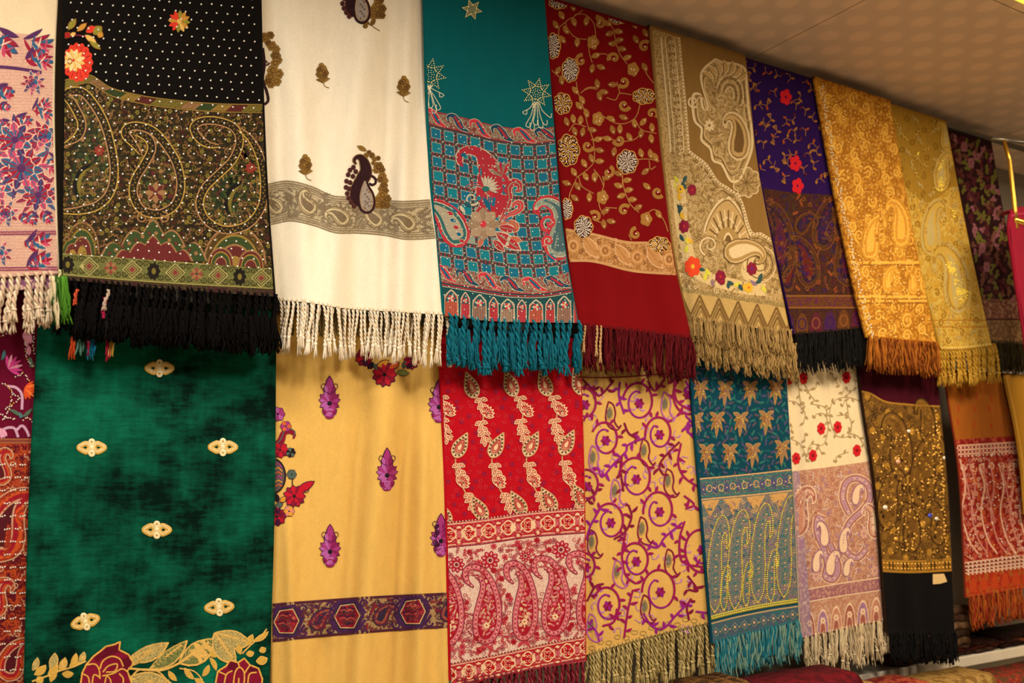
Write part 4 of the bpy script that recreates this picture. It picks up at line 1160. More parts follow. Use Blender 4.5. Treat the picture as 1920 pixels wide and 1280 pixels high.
    def star(x, y, R, tail, big=True, n=8):
        b = s.part('stud_star', 'star motif set out in gold studs')
        for k in range(n):
            a = 2 * PI * k / n + .2
            for q in np.arange(.35, 1.01, .13):
                for sd in (-1, 1):
                    wd = (1 - q) * .42 * sd
                    b.dot(x + R * (q * math.cos(a) - wd * math.sin(a)), y + R * (q * math.sin(a) + wd * math.cos(a)), 1.25, gd, 1.2, n=6)
            for q in (.45, .6): b.dot(x + R * q * math.cos(a), y + R * q * math.sin(a), 1.1, gd, 1.2, n=5)
        for q in (.14, .28, .45):
            for k in range(int(26 * q) + 3):
                a = 2 * PI * k / (int(26 * q) + 3); b.dot(x + R * q * math.cos(a), y + R * q * math.sin(a), 1.05, gd, 1.2, n=5)
        if tail:
            for k, (dx, ln) in enumerate(((-26, 20), (-20, 44), (-12, 50), (-6, 40), (4, 46), (12, 40), (20, 26))):
                px = smooth([(x + dx * .25, y + R * .7), (x + dx * .5 * tail, y + R * .7 + ln * .5), (x + dx * tail, y + R * .6 + ln), (x + (dx + 7) * tail, y + R * .6 + ln + 4), (x + (dx + 8) * tail, y + R * .6 + ln - 5)], 60)
                for (qx, qy, a) in b.along(px, 2.9): b.dot(qx, qy, 1.15, gs, 1.2, n=5)
    star(885, 18, 18, 0, n=6); star(1006, 174, 27, 1.); star(806, 140, 30, -1)
    bd = s.part('bead_scatter', 'tiny pearl beads', 'stuff'); bm = shiny('#c9d6c4', .25)
    scatter(bd, 800, 1085, 215, 600, 13.5, lambda b, x, y, k: b.dot(x, y, 1.3, bm, 2.2, n=5) if top(x) + 6 < y < s.hem(x) - 3 and s.xl(y) + 3 < x < s.xr(y) - 3 else None, r, jit=.3)
    tm, tm2 = thread('#0a5a6a', var=.3), thread('#0c6a7c', var=.3)
    fringe(s, 'rope', tm, 836, 1088, 19, 100, 5.6, tilt=.06, lay=-1, mat2=tm2)
    fringe(s, 'rope', thread('#084a58'), 834, 1088, 15, 92, 6, tilt=.09, lay=-10); fringe(s, 'fluff', tm, 838, 1086, 16, 70, 9, tilt=.09, lay=-6, dy=26)
    s.finish()

def u5():
    s = mk('U5', 'fringed_shawl', 'dark red shawl with gold leafy vines, rhinestone buds and crimson fringe', [(1020, -20), (1024, 30), (1040, 200), (1060, 430), (1086, 615)], [(1218, 20), (1223, 60), (1240, 250), (1262, 480), (1299, 645)],
           [(1086, 610), (1160, 617), (1299, 634)], D_UP + .012, cloth_mat('#78060c', var=.04), seed=5, wave=.003)
    r = random.Random(5)
    A, Bc = cr(960, 0), cr(960, 330)
    gold, gold2, line = thread('#9a6a2e'), thread('#8a5a26'), thread('#a8743e')
    st2 = shiny('#fff0d6', .15); st = shiny('#e8c8a0', .15); stg = shiny('#ffc244', .2, .15)
    top = scurve([(1050, 425), (1058, 427), (1113, 437), (1179, 452), (1217, 453), (1262, 457)])
    bot = scurve([(1060, 491), (1069, 491), (1102, 491), (1187, 510), (1270, 516)])
    b = band(s, 'gold_band', top, bot, brocade('#a8743e', '#8e5f34', '#c08c54', scale=300, amt=.5), .5, thread('#b98a58'), 5)
    for k, x in enumerate(np.arange(1075, 1262, 30)):
        y = (top(x) + bot(x)) / 2
        if k % 2: leaf2(b, x - 10, y - 18, x + 16, y + 18, 20, thread('#b4814c'), thread('#d0a272'), 1., vein=line)
        else: b.blob(x, y, 14, 15, thread('#b07c46'), 1., lobes=7, amp=.2); b.ring(x, y, 9, 10, 1.6, thread('#d0a272'), 1.3); b.ring(x, y, 4, 5, 1.4, thread('#6a3a20'), 1.3)
        for q in range(5): curl(b, x + 15 + r.uniform(-5, 5), y - 20 + q * 10, 4.5, (thread('#d0a272'), thread('#6f4022'))[q % 2], r, 1.5, 1.)
    vn = s.part('embroidered_vine', 'fine gold vine stems')
    for p in ([(500, -20), (490, 60), (430, 110), (370, 150), (390, 210), (440, 260), (510, 270)], [(370, 150), (325, 190), (320, 260)], [(430, 100), (500, 100), (560, 160), (575, 250)], [(620, 150), (690, 190), (710, 280), (740, 370), (790, 440)], [(525, 280), (530, 360), (550, 430)], [(440, 560), (455, 640), (490, 740), (520, 860), (555, 960), (565, 1090), (530, 1150), (440, 1220)], [(470, 640), (520, 600), (580, 600)], [(475, 632), (525, 606), (585, 612)], [(650, 670), (710, 685), (740, 640), (820, 650)], [(880, 710), (850, 800), (780, 845), (700, 840), (600, 780)], [(720, 560), (740, 640)], [(510, 870), (430, 850), (390, 900)], [(850, 830), (890, 890), (990, 915)], [(540, 960), (620, 940), (700, 960), (770, 970), (850, 950), (890, 900)], [(860, 1095), (930, 1090), (1010, 1105)], [(940, 1100), (950, 1160), (985, 1140)], [(760, 1180), (755, 1280)], [(560, 1160), (600, 1210), (630, 1280)], [(270, 480), (330, 530), (400, 550)], [(900, 440), (920, 500), (970, 570)], [(550, 380), (640, 370), (700, 420)]):
        vn.line(A(p), 1.6, line, .9)
    for p in ([(455, 0), (480, 70), (560, 120)], [(440, 20), (400, 110), (390, 160)], [(620, 0), (630, 60), (600, 150), (600, 210), (630, 270)], [(755, 0), (770, 90), (810, 190), (870, 250)], [(640, 215), (720, 220)], [(920, 260), (980, 230), (1040, 300), (1070, 380)], [(640, 330), (560, 300)], [(800, 400), (820, 440)]):
        vn.line(Bc(p), 1.6, line, .9)
    LA = [(340, 105, 60), (420, 45, 80), (530, 50, 20), (300, 170, 60), (370, 205, 60), (425, 150, 70), (345, 270, 50), (447, 290, 95), (510, 145, 100), (655, 160, 20), (670, 230, 160), (730, 215, 10), (735, 275, -10), (690, 300, 180), (755, 335, 10), (790, 395, -20), (915, 225, 60), (850, 270, 60), (575, 380, -20), (550, 470, 100), (610, 460, 20), (435, 620, 50), (480, 685, 60), (460, 725, 50), (510, 775, 70), (420, 815, 80), (470, 825, 95), (375, 835, 70), (430, 900, 70), (485, 905, 100), (550, 890, 10), (590, 955, -10), (600, 1030, 10), (545, 1085, 70), (600, 1105, 0), (585, 575, 80), (600, 660, 70), (630, 630, 10), (690, 580, 180), (680, 815, 30), (765, 805, 20), (740, 885, 90), (840, 845, 80), (900, 835, -50), (885, 915, 100), (960, 875, 80), (955, 950, 80), (805, 940, 60), (690, 890, 70), (700, 1040, 100), (655, 950, 10), (885, 1050, 75), (950, 1055, 80), (915, 1175, -40), (495, 1120, 60), (425, 1180, 60), (505, 1210, 60), (570, 1210, 90), (375, 1255, 20), (790, 1235, -10), (730, 1190, 20), (840, 170, 60), (595, 130, 60), (910, 460, 60), (315, 485, 120), (340, 550, 80), (985, 1080, 70)]
    LB = [(450, 70, 60), (430, 150, 40), (530, 145, 90), (640, 240, -30), (630, 330, 80), (680, 310, 10), (730, 65, 20), (750, 135, 160), (800, 95, -10), (825, 160, 0), (865, 215, -30), (925, 70, 40), (1005, 260, 60), (650, 10, -20), (565, 10, 80)]
    for f, LL in ((A, LA), (Bc, LB)):
        for (x, y, a) in LL:
            px, py = f(x, y); a = math.radians(a); c, q = math.cos(a), math.sin(a)
            l = 9.2; k = s.part('embroidered_leaf')
            k.leaf(px - c * l, py - q * l, px + c * l, py + q * l, 10.5, gold if (x + y) % 2 else gold2, 1.1, p=.75)
            k.ribbon([(px - c * l * .8, py - q * l * .8), (px, py), (px + c * l * .8, py + q * l * .8)], .9, line, 1.55)
            k.dot(px + c * 4, py + q * 4, 1.5, st, 1.6)
    for f, LL in ((A, [(475, 415), (700, 400), (765, 560), (770, 720), (910, 320), (520, 1000), (735, 960), (660, 1180), (960, 780), (600, 160)]), (Bc, [(770, 235), (570, 280), (850, 395), (1000, 110)])):
        for i, (x, y) in enumerate(LL):
            px, py = f(x, y); k = s.part('embroidered_curl')
            k.spiral(px, py, 11, .95, r.uniform(0, 6), 7.5, gold, 1.1, dirn=1 if i % 2 else -1, r1=.25, raise_=.25); k.dot(px, py, 1.8, st, 1.6)
    for f, LL in ((A, [(555, 290), (830, 475), (590, 815)]), (Bc, [(620, 145), (920, 295)])):
        for (x, y) in LL:
            px, py = f(x, y); k = s.part('embroidered_bud'); k.blob(px, py, 10.5, 12.5, gold, 1.15, lobes=5, amp=.25, dome=.4)
            for q in (-6, -2, 2, 6): k.ribbon([(px + q, py - 9), (px + q * 1.2, py), (px + q, py + 8)], .8, thread('#b9843e'), 1.7)
            for q in range(5): k.dot(px + r.uniform(-6, 6), py + r.uniform(-6, 8), 1.4, st, 1.8)
    for f, LL in ((A, [(285, 315, 45, 85, 0), (400, 480, 55, 80, 0), (725, 115, 60, 50, 0), (320, 15, 65, 45, 0), (385, 1030, 75, 105, 1), (790, 1110, 70, 80, 0), (345, 710, 62, 70, 1), (905, 660, 75, 52, 1)]), (Bc, [(375, 225, 40, 70, 0), (490, 350, 62, 76, 0), (1010, 470, 72, 52, 1)])):
        for (x, y, rx, ry, g) in LL:
            px, py = f(x, y); rx /= 3.658; ry /= 3.658
            k = s.part('rhinestone_bud', 'bud packed with rhinestones'); k.blob(px, py, rx, ry, thread('#3c0e12'), 1.1, lobes=7, amp=.15)
            k.ring(px, py, rx, ry, 2., thread('#b9843e'), 1.3, lobes=7, amp=.15, n=36)
            n = int(rx * ry * .36)
            for q in range(n):
                t = math.sqrt((q + .5) / n) * .92; a = q * 2.39996 + r.uniform(-.12, .12)
                k.dot(px + rx * t * math.cos(a), py + ry * t * math.sin(a), 1.0, (stg if (g and q % 3) else st2), 1.4, n=6)
    cm_ = thread('#5c0a12', var=.4)
    fringe(s, 'yarn', cm_, 1090, 1300, 34, 82, 4.6, tilt=.08, lay=-1)
    fringe(s, 'yarn', thread('#470910'), 1090, 1302, 26, 86, 5, tilt=.08, lay=-8)
    for (x, l) in ((1119, 58), (1127, 70), (1097, 50)): tassel(s, 'twist', thread('#c49a68'), x, 612, l, 3, var=int(x) % 6, lay=4)
    s.finish()

def u6():
    s = mk('U6', 'fringed_shawl', 'beige and brown paisley shawl with embroidered red and yellow flowers, double fringe', [(1220, 30), (1245, 300), (1270, 500), (1302, 640)], [(1393, 85), (1397, 110), (1420, 310), (1450, 470), (1482, 630)],
           [(1290, 592), (1340, 602), (1420, 615), (1484, 622)], D_UP + .026, cloth_mat('#8f6c38', var=.06), seed=6, wave=.004, edge=.012,
           folds=[(1228, 40, 1290, 640, 12, -.012)])
    r = random.Random(6)
    A, B = cr(960, 0), cr(960, 330)
    c1, c2, c3, dk, pale = thread('#b8975f'), thread('#a4834c'), thread('#caac78'), thread('#6d5028'), thread('#d8be90')
    cream = brocade('#a98a54', '#c2a470', '#8f7242', scale=300, amt=.5)
    # side border
    sx = scurve([(40, 1268), (63, 1272), (115, 1277), (197, 1285), (276, 1291), (330, 1293)])
    st = s.part('side_border', 'pale woven border down the left side')
    st.patch(lambda x: s.top(x) + 2, lambda x: 0 * x + 285., cream, .5, x0=lambda y: s.xl(y), x1=sx)
    for o, w in ((0, 4), (-9, 1.5), (-26, 1.5), (-34, 3)):
        ys = np.linspace(70, 285, 40); st.ribbon(np.c_[sx(ys) + o, ys], w, pale, .9)
    for y in np.arange(75, 285, 13):
        curl(st, float(sx(y)) - 17, y, 6, dk, r, 1.6, .9); curl(st, float(sx(y)) - 14, y + 6, 5, pale, r, 1.5, .95)
        for k in range(2): st.dot(float(sx(y + 6 * k)), y + 6 * k, 1.3, dk, 1.2, dome=.1)
    # corner ground below
    ct = scurve([(1230, 276), (1285, 276), (1300, 288), (1325, 308), (1345, 338), (1366, 352), (1392, 382), (1404, 425), (1428, 437), (1465, 462)])
    zt = scurve([(1270, 540), (1330, 549), (1400, 560), (1480, 572)])
    g = s.part('woven_corner', 'pale woven corner ground with paisley scrolls', 'stuff'); g.patch(ct, zt, cream, .5)
    xs = np.linspace(1291, 1450, 60)
    g.ribbon(np.c_[xs, ct(xs) + 2], 5, pale, .9); g.ribbon(np.c_[xs - 3, ct(xs) + 10], 2, dk, .9)
    for (x, y, a) in g.along(np.c_[xs, ct(xs) + 2], 6): g.dot(x, y, 1.4, dk, 1.2, dome=.1)
    # big paisley
    b = s.part('woven_paisley', 'large cream paisley on brown ground')
    out = np.array(A([(1395, 405), (1450, 430), (1540, 440), (1600, 480), (1610, 600), (1625, 760), (1645, 900), (1645, 1020), (1600, 1150), (1560, 1230), (1500, 1240), (1440, 1130), (1380, 1100), (1360, 1020), (1300, 960), (1300, 880), (1250, 820), (1240, 660), (1290, 650), (1310, 740), (1345, 730), (1300, 560), (1310, 480)]))
    o2 = smooth(np.vstack([out, out[:1]]), 110)
    polyfill(b, o2[:-1], cream, .7, 8); b.ribbon(o2, 4.5, pale, 1.1); c0 = out.mean(0)
    b.ribbon(c0 + (o2 - c0) * .9, 1.5, dk, 1.1); b.ribbon(c0 + (o2 - c0) * .84, 2, c3, 1.1)
    for k in range(7):
        a = -2.6 + k * .33; leaf2(b, 1358 + 26 * math.cos(a), 165 + 26 * math.sin(a), 1358 + 50 * math.cos(a), 160 + 46 * math.sin(a), 10, c1, pale, 1.2, bend=.3, vein=dk)
    for i in range(5): b.ring(1368, 178, 26 - i * 4.5, 38 - i * 6, 1.8, (pale, dk, c3, dk, pale)[i], 1.3, a0=-2.8, a1=.6)
    b.paisley(1386, 268, 92, .15, -1, [(1, c3), (.8, dk), (.7, c1), (.4, dk)], pale, 2., lay=1.3, asp=.8)
    b.spiral(1300, 190, 12, 1.2, 1, 4, pale, 1.2); b.flower(1330, 235, 12, 8, pale, dk, lay=1.2, asp=.8)
    def fill(bb, x, y, k):
        if k % 2: curl(bb, x, y, 4.2, (pale, dk, c3)[k % 3], r, 1.2, .95, asp=.85)
        else: sprig(bb, x, y, 5, ((dk, c3, pale)[k % 3], (c1, dk)[k % 2]), r, .95, asp=.85)
    from math import hypot
    scatter(b, 1300, 1410, 120, 335, 10, fill, r, inside=lambda x, y: ((x - 1368) / 38) ** 2 + ((y - 225) / 92) ** 2 < 1, avoid=[(1386, 265, 22, 36)])
    b = s.part('woven_blossom'); b.blob(1400, 342, 24, 26, cream, .7, lobes=9, amp=.2); b.ring(1400, 342, 24, 26, 2, pale, 1., lobes=9, amp=.2, n=50)
    for k in range(9): b.ribbon([(1400, 342), (1400 + 12 * math.cos(k * .7), 342 + 13 * math.sin(k * .7)), (1400 + 20 * math.cos(k * .7), 342 + 22 * math.sin(k * .7))], 1.2, dk, 1.1)
    # lower-corner scrolls
    b = s.part('woven_paisley', 'cream fan paisley in the corner')
    for i, (k, m) in enumerate(((1, pale), (.93, dk), (.9, c1), (.55, pale), (.5, c2), (.2, pale), (.14, dk))):
        arch(b, 1366, 452, 96 * k, 84 * k, m, .8 + i * .07, 'point', slope=.3)
    for k in range(13):
        a = -PI + .25 + k * .22; b.ribbon([(1366 + 26 * .8 * math.cos(a), 452 + 26 * math.sin(a) + 4 * math.cos(a)), (1366 + 46 * .8 * math.cos(a), 452 + 58 * math.sin(a) + 9 * math.cos(a))], 2.6, (dk, pale)[k % 2], 1.45)
    b.paisley(1385, 470, 80, 1.2, 1, [(1, c3), (.8, c2), (.5, pale)], dk, 1.8, lay=1.5); b.spiral(1330, 460, 20, 1.3, 2, 3.5, pale, 1.5)
    for i in range(4): b.ring(1425, 495, 30 - i * 6, 34 - i * 7, 2, (pale, dk, c3, dk)[i], 1.1)
    scatter(g, 1275, 1470, 290, 560, 9.5, fill, r, inside=lambda x, y: ct(x) + 8 < y < zt(x) - 4 and s.xl(y) < x < s.xr(y), avoid=[(1362, 425, 42, 50), (1425, 495, 28, 32)])
    # embroidered flowers down the side and along the foot
    lt = s.part('pale_trail', 'pale ground trail under the flowers')
    tr = smooth([B(1130, 20), B(1150, 150), B(1160, 300), B(1190, 450), B(1230, 600), B(1330, 690), B(1480, 740), B(1620, 770), B(1740, 780)], 60)
    lt.ribbon(tr, 24, thread('#cdb27c'), 1.0, across=3); lt.blob(*B(1650, 645), 22, 24, thread('#cdb27c'), 1.02)
    red, mar, yel, lem, tl, org = thread('#b8222c'), thread('#7d1430'), thread('#d6a62c'), thread('#c9c23e'), thread('#2d4a4a'), thread('#d2421f')
    for (x, y, R, m, c) in ((1235, 95, 11, mar, red), (1180, 345, 13, mar, red), (1240, 620, 20, org, yel), (1430, 690, 13, mar, red), (1645, 635, 13, mar, thread('#5a2080')), (1155, 90, 9, yel, tl), (1625, 765, 10, yel, org), (1440, 720, 8, mar, red)):
        b = s.part('embroidered_flower'); px, py = B(x, y); b.flower(px, py, R, 7, m, c, lay=1.7, asp=.8, pw=.9, inner=.05)
    for (x, y, a, m) in ((1130, 20, 60, lem), (1115, 60, 80, lem), (1190, 20, 110, tl), (1180, 60, 60, tl), (1150, 140, 80, yel), (1155, 230, 110, tl), (1170, 270, 70, yel), (1150, 210, 40, tl), (1165, 420, 60, tl), (1205, 440, 80, lem), (1200, 500, 100, lem), (1220, 440, 40, yel), (1300, 635, 20, tl), (1345, 655, 60, lem), (1330, 690, 100, lem), (1380, 730, 80, thread('#8a6a70')), (1500, 730, 30, tl), (1570, 760, 60, tl), (1490, 745, 100, tl), (1700, 690, -60, tl), (1690, 720, -30, tl), (1730, 770, 60, lem), (1660, 730, 40, thread('#8a6a80')), (1600, 760, 80, yel), (1540, 740, -20, lem)):
        b = s.part('embroidered_leaf'); px, py = B(x, y); a = math.radians(a)
        b.leaf(px - 7 * math.cos(a), py - 7 * math.sin(a), px + 8 * math.cos(a), py + 8 * math.sin(a), 7.5, m, 1.6, bend=.15)
    # zigzag hem
    z = s.part('zigzag_hem', 'chevron woven hem'); z.patch(zt, off(s.hem, 0), thread('#b39458'), .5)
    z.clip(zt, off(s.hem, 0)); per = 36.
    for k in range(7):
        x = 1262 + k * per + 14; yt = float(zt(x)) + 7; yb = float(s.hem(x)) - 2; H = yb - yt
        for j, (o, w, m) in enumerate(((0, 3.4, dk), (8, 3.6, thread('#7d6032')), (16, 3.2, dk), (24, 2.6, thread('#8a6c3a')))):
            for sg in (-1, 1):
                x0_, x1_ = x, x + sg * per * .52
                z.ribbon(np.array([(x0_ + (x1_ - x0_) * q + (o * .12), yt + o * 1.15 + H * q) for q in np.linspace(0, 1, 8)]), w, m, .9 + j * .05)
    xs = np.linspace(1270, 1485, 40); z2 = s.part('hem_scroll_row')
    z2.ribbon(np.c_[xs, zt(xs) + 1], 8, thread('#a08a58'), .9)
    for x in np.arange(1275, 1480, 8): curl(z2, x, float(zt(x)) + 1, 4, (pale, dk)[int(x) % 2], r, 1.3, 1.)
    f1, f2 = thread('#b08f58', var=.35), thread('#8f7040', var=.35)
    fringe(s, 'yarn', f1, 1288, 1488, 34, 52, 4.4, tilt=.14, lay=-1, mat2=f2, bias=-.12)
    # second layer of cloth and fringe beneath
    u = s.part('under_layer'); u.patch(off(s.hem, -40), off(s.hem, 32), cloth_mat('#8a6c3c'), -7)
    fringe(s, 'yarn', f1, 1292, 1494, 40, 56, 4.2, tilt=.16, lay=-6, mat2=f2, dy=26, bias=-.1)
    fringe(s, 'yarn', f2, 1296, 1496, 30, 58, 4.4, tilt=.16, lay=-12, mat2=f1, dy=38)
    s.finish()

def u7():
    s = mk('U7', 'fringed_shawl', 'purple shawl with small red flowers over a brown paisley border, black fringe', [(1396, 90), (1430, 350), (1490, 630)], [(1526, 130), (1570, 380), (1628, 640)],
           [(1485, 626), (1550, 622), (1628, 612)], D_UP + .012, cloth_mat('#2a0f52', var=.06), seed=7, wave=.004)
    r = random.Random(7); A = cr(1400, 0); B = cr(1400, 330)
    gold, red, org, brn, pur, mar = thread('#94622a'), thread('#c41424'), thread('#96441c'), thread('#4a2410'), thread('#2c0c50'), thread('#501628')
    for (x, y) in ((268, 665), (335, 1120), (350, 1275)):
        b = s.part('embroidered_flower'); px, py = A(x, y)
        for k in range(5): b.blob(px + 8 * .8 * math.cos(k * 1.257), py + 9 * math.sin(k * 1.257), 5.2, 6.5, red, 1.3, dome=.3)
    def twig(b, x, y, k):
        if y > 345: return
        a = r.uniform(0, 6.28)
        b.line([(x, y), (x + 8 * math.cos(a), y + 9 * math.sin(a)), (x + 16 * math.cos(a + .5), y + 18 * math.sin(a + .5))], 1.2, gold, .9)
        b.leaf(x, y, x + 7 * math.cos(a + 1.8), y + 9 * math.sin(a + 1.8), 4.6, (gold, org, mar, gold)[k % 4], 1.1)
        b.leaf(x + 8 * math.cos(a), y + 9 * math.sin(a), x + 14 * math.cos(a - .6), y + 16 * math.sin(a - .6), 4.6, (org, gold, gold)[k % 3], 1.1)
        if k % 4 == 0: b.spiral(x, y, 5, 1, a, 2, gold, 1.)
    v = s.part('embroidered_twigs', 'scattered gold twigs', 'stuff')
    scatter(v, 1400, 1575, 120, 350, 25, twig, r, [(1473, 182, 12, 14), (1492, 306, 12, 14)])
    top = scurve([(1425, 352), (1480, 360), (1575, 366)])
    b1, b2 = (lambda x: 0 * x + 553.), (lambda x: 0 * x + 578.)
    f = s.part('woven_field', 'brown and purple paisley weave', 'stuff')
    f.patch(top, off(s.hem, 0), brocade('#4f2a12', '#2c140c', '#38181f', scale=170, amt=.45), .5)
    ps = [(1462, 470, 150, .15, -1), (1545, 430, 110, .1, 1), (1515, 500, 110, -.25, -1), (1590, 490, 130, .1, -1), (1505, 420, 60, .8, 1), (1478, 525, 60, .3, 1)]
    for i, (x, y, h, a, fl) in enumerate(ps):
        b = s.part('woven_paisley')
        o_, _ = b.paisley(x, y, h, a, fl, [(1, brn), (.84, thread('#4a2a10')), (.62, thread('#241026')), (.36, (mar, thread('#2a1040'), thread('#5a1410'))[i % 3])], thread('#6a3e1a'), 1.6, lay=.9, asp=.72)
        infill(b, b.P[-1] if False else o_, 9, (thread('#6a3e1a'), pur, mar, brn), r, 1.5, .75)
    def fl(b, x, y, k):
        m = (thread('#7d4a20'), mar, pur, thread('#3a3020'), org)
        (curl(b, x, y, 5.5, m[k % 5], r, 1.8, .9, asp=.75) if k % 2 else sprig(b, x, y, 6.5, (m[k % 5], m[(k + 1) % 5]), r, .9, asp=.75))
    f.clip(top, None)
    scatter(f, 1430, 1625, 372, 550, 13, fl, r, [(x, y, 18, 28) for (x, y, *_ ) in ps], inside=lambda x, y: s.xl(y) + 4 < x < s.xr(y) - 4)
    b = band(s, 'woven_stripe', b1, b2, brocade('#6a4016', '#4a2410', '#5a2040', scale=200), .7, thread('#7d5020'), 3)
    b = s.part('arch_row')
    for i, x in enumerate(np.arange(1478, 1628, 26)):
        arch(b, x, float(s.hem(x)) - 2, 24, 36, (thread('#3c1640'), thread('#5a3212'), mar)[i % 3], .9); b.ring(x, float(s.hem(x)) - 18, 7, 10, 1.8, (thread('#7d4a20'), pur)[i % 2], 1.2)
    bk = thread('#0f0d0c')
    fringe(s, 'yarn', bk, 1490, 1632, 30, 74, 3.8, tilt=.05, lay=-1); fringe(s, 'yarn', bk, 1490, 1632, 22, 78, 4.4, tilt=.05, lay=-8)
    s.finish()

def u8():
    s = mk('U8', 'fringed_shawl', 'orange-gold brocade shawl covered in scrolls, with rust fringe', [(1527, 130), (1572, 380), (1620, 600), (1636, 660)], [(1665, 170), (1705, 400), (1757, 650)],
           [(1620, 632), (1690, 640), (1757, 645)], D_UP + .026, brocade('#d89a34', '#b87a22', '#9a5c16', scale=150, amt=.5), seed=8, wave=.004, edge=.014)
    r = random.Random(8)
    lt, dk, md, rs = thread('#e0aa44'), thread('#a0661a'), thread('#c48a2e'), thread('#84501a')
    sq = shiny('#ffd070', .2, .2, name='sequin')  # pale bright colour carries the painted glint of the sequins
    f = s.part('woven_scrolls', 'gold scrolls woven all over', 'stuff')
    top = lambda x: s.top(x) + 3
    f.patch(top, off(s.hem, 0), brocade('#d49a38', '#c28628', '#ac701e', scale=150, amt=.5), .5)
    def sc(b, x, y, k):
        if k % 3: b.spiral(x, y, 10 + 5 * r.random(), 1.6, r.uniform(0, 6), 3.4, (lt, lt, dk)[k % 3], .9, dirn=r.choice((1, -1)), asp=.7)
        else: b.flower(x, y, 8, 7, dk, lt, lay=.95, asp=.7, raise_=.1)
    scatter(f, 1530, 1760, 155, 640, 17, sc, r, inside=lambda x, y: s.xl(y) - 4 < x < s.xr(y) + 4 and y > s.top(x) + 6)
    for y in (492, 556, 563):
        b = s.part('woven_stripe'); xs = np.linspace(1590, 1745, 30); b.ribbon(np.c_[xs, y + (xs - 1600) * .0], 5, lt, 1.1); b.ribbon(np.c_[xs, y + 5 + 0 * xs], 1.6, rs, 1.1)
    for (x, y, h, fl) in ((1632, 455, 95, 1), (1690, 430, 100, -1), (1665, 530, 56, 1), (1712, 535, 50, -1)):
        b = s.part('woven_paisley'); b.paisley(x, y, h, .05, fl, [(1, md), (.8, lt), (.6, md), (.35, lt)], md, 1.8, lay=1., asp=.66)
    k = s.part('sequin_scatter', 'glinting gold sequins', 'stuff')
    scatter(k, 1530, 1765, 180, 640, 11, lambda b, x, y, i: b.dot(x + r.uniform(-4, 4), y + r.uniform(-4, 4), r.uniform(1., 2.), sq, 1.6, n=5, dome=.7) if s.xl(y) + 3 < x < s.xr(y) - 3 and y > s.top(x) + 10 else None, r)
    e = s.part('sequin_edge', 'silvery beaded left edge'); bm = shiny('#d8c8a8', .2)
    for y in np.arange(160, 640, 6): 
        for q in range(2): e.dot(float(s.xl(y)) + 3 + r.uniform(0, 9), y + r.uniform(-2, 2), 1.7, bm, 1.6, n=5)
    fr, fr2 = thread('#a8641c', var=.4), thread('#7a3c10', var=.4)
    fringe(s, 'fluff', fr, 1628, 1760, 20, 66, 7, tilt=.12, lay=-1, mat2=fr2); fringe(s, 'yarn', fr, 1628, 1760, 20, 62, 5, tilt=.15, lay=3, mat2=fr2)
    s.finish()

def u9():
    s = mk('U9', 'fringed_shawl', 'mustard-yellow silk shawl with pale paisley and sequins, right of the orange-gold one', [(1664, 170), (1700, 400), (1766, 660)], [(1770, 210), (1812, 430), (1862, 660)],
           [(1750, 655), (1800, 655), (1862, 648)], D_UP + .010, cloth_mat('#a9832c', rough=.55, var=.08), seed=9, wave=.005, edge=.012)
    r = random.Random(9)
    lt, dk, md, pale = thread('#c4a24a'), thread('#8a641a'), thread('#a98230'), thread('#b9a56a')
    sq = shiny('#ffe050', .2, .2, name='sequin')
    f = s.part('woven_floral', 'tone-on-tone floral weave', 'stuff')
    t1 = scurve([(1690, 345), (1740, 380), (1790, 350), (1820, 360)])
    f.patch(t1, off(s.hem, 0), brocade('#cfa640', '#b88c30', '#d0b25a', scale=130, amt=.4), .5)
    def fl(b, x, y, k):
        m = (lt, dk, pale, md)
        (b.spiral(x, y, 8, 1.2, r.uniform(0, 6), 2.4, m[k % 4], .9, asp=.65) if k % 2 else sprig(b, x, y, 9, (m[k % 4], m[(k + 1) % 4]), r, .9, asp=.65))
    scatter(f, 1680, 1860, 230, 640, 17, fl, r, inside=lambda x, y: s.xl(y) + 4 < x < s.xr(y) - 4)
    for (x, y, h, a, fl_) in ((1795, 535, 150, -.15, -1), (1745, 440, 110, -.1, 1), (1765, 330, 80, 0, 1), (1775, 260, 60, 0, -1)):
        b = s.part('woven_paisley'); b.paisley(x, y, h, a, fl_, [(1, pale), (.8, md), (.65, lt), (.35, pale)], lt, 2.2, lay=1., asp=.62)
    k = s.part('sequin_cluster', 'clusters of bright yellow sequins', 'stuff')
    for (x, y, rx, ry, n) in ((1765, 345, 7, 16, 40), (1784, 503, 9, 11, 50), (1803, 550, 11, 16, 70), (1790, 405, 4, 12, 10), (1795, 525, 8, 12, 14), (1722, 288, 3, 6, 6), (1765, 310, 5, 14, 14)):
        for i in range(n): k.dot(x + r.gauss(0, rx * .5), y + r.gauss(0, ry * .5), r.uniform(1.2, 2.2), sq, 1.6, n=5, dome=.7)
    for y in (600, 612):
        b = s.part('woven_stripe'); xs = np.linspace(1740, 1860, 24); b.ribbon(np.c_[xs, y + 0 * xs], 2.4, thread('#b07a24'), 1.1)
    b = s.part('rolled_hem'); xs = np.linspace(1752, 1860, 24); b.ribbon(np.c_[xs, s.hem(xs) - 3], 5, thread('#d6b860'), 1.2, raise_=1.)
    fr, fr2 = thread('#c49a3a', var=.3), thread('#a87c24', var=.3)
    fringe(s, 'twist', fr, 1756, 1866, 24, 70, 3.6, tilt=.1, lay=-1, mat2=fr2); fringe(s, 'yarn', fr2, 1756, 1866, 16, 66, 4, tilt=.1, lay=-7)
    s.finish()

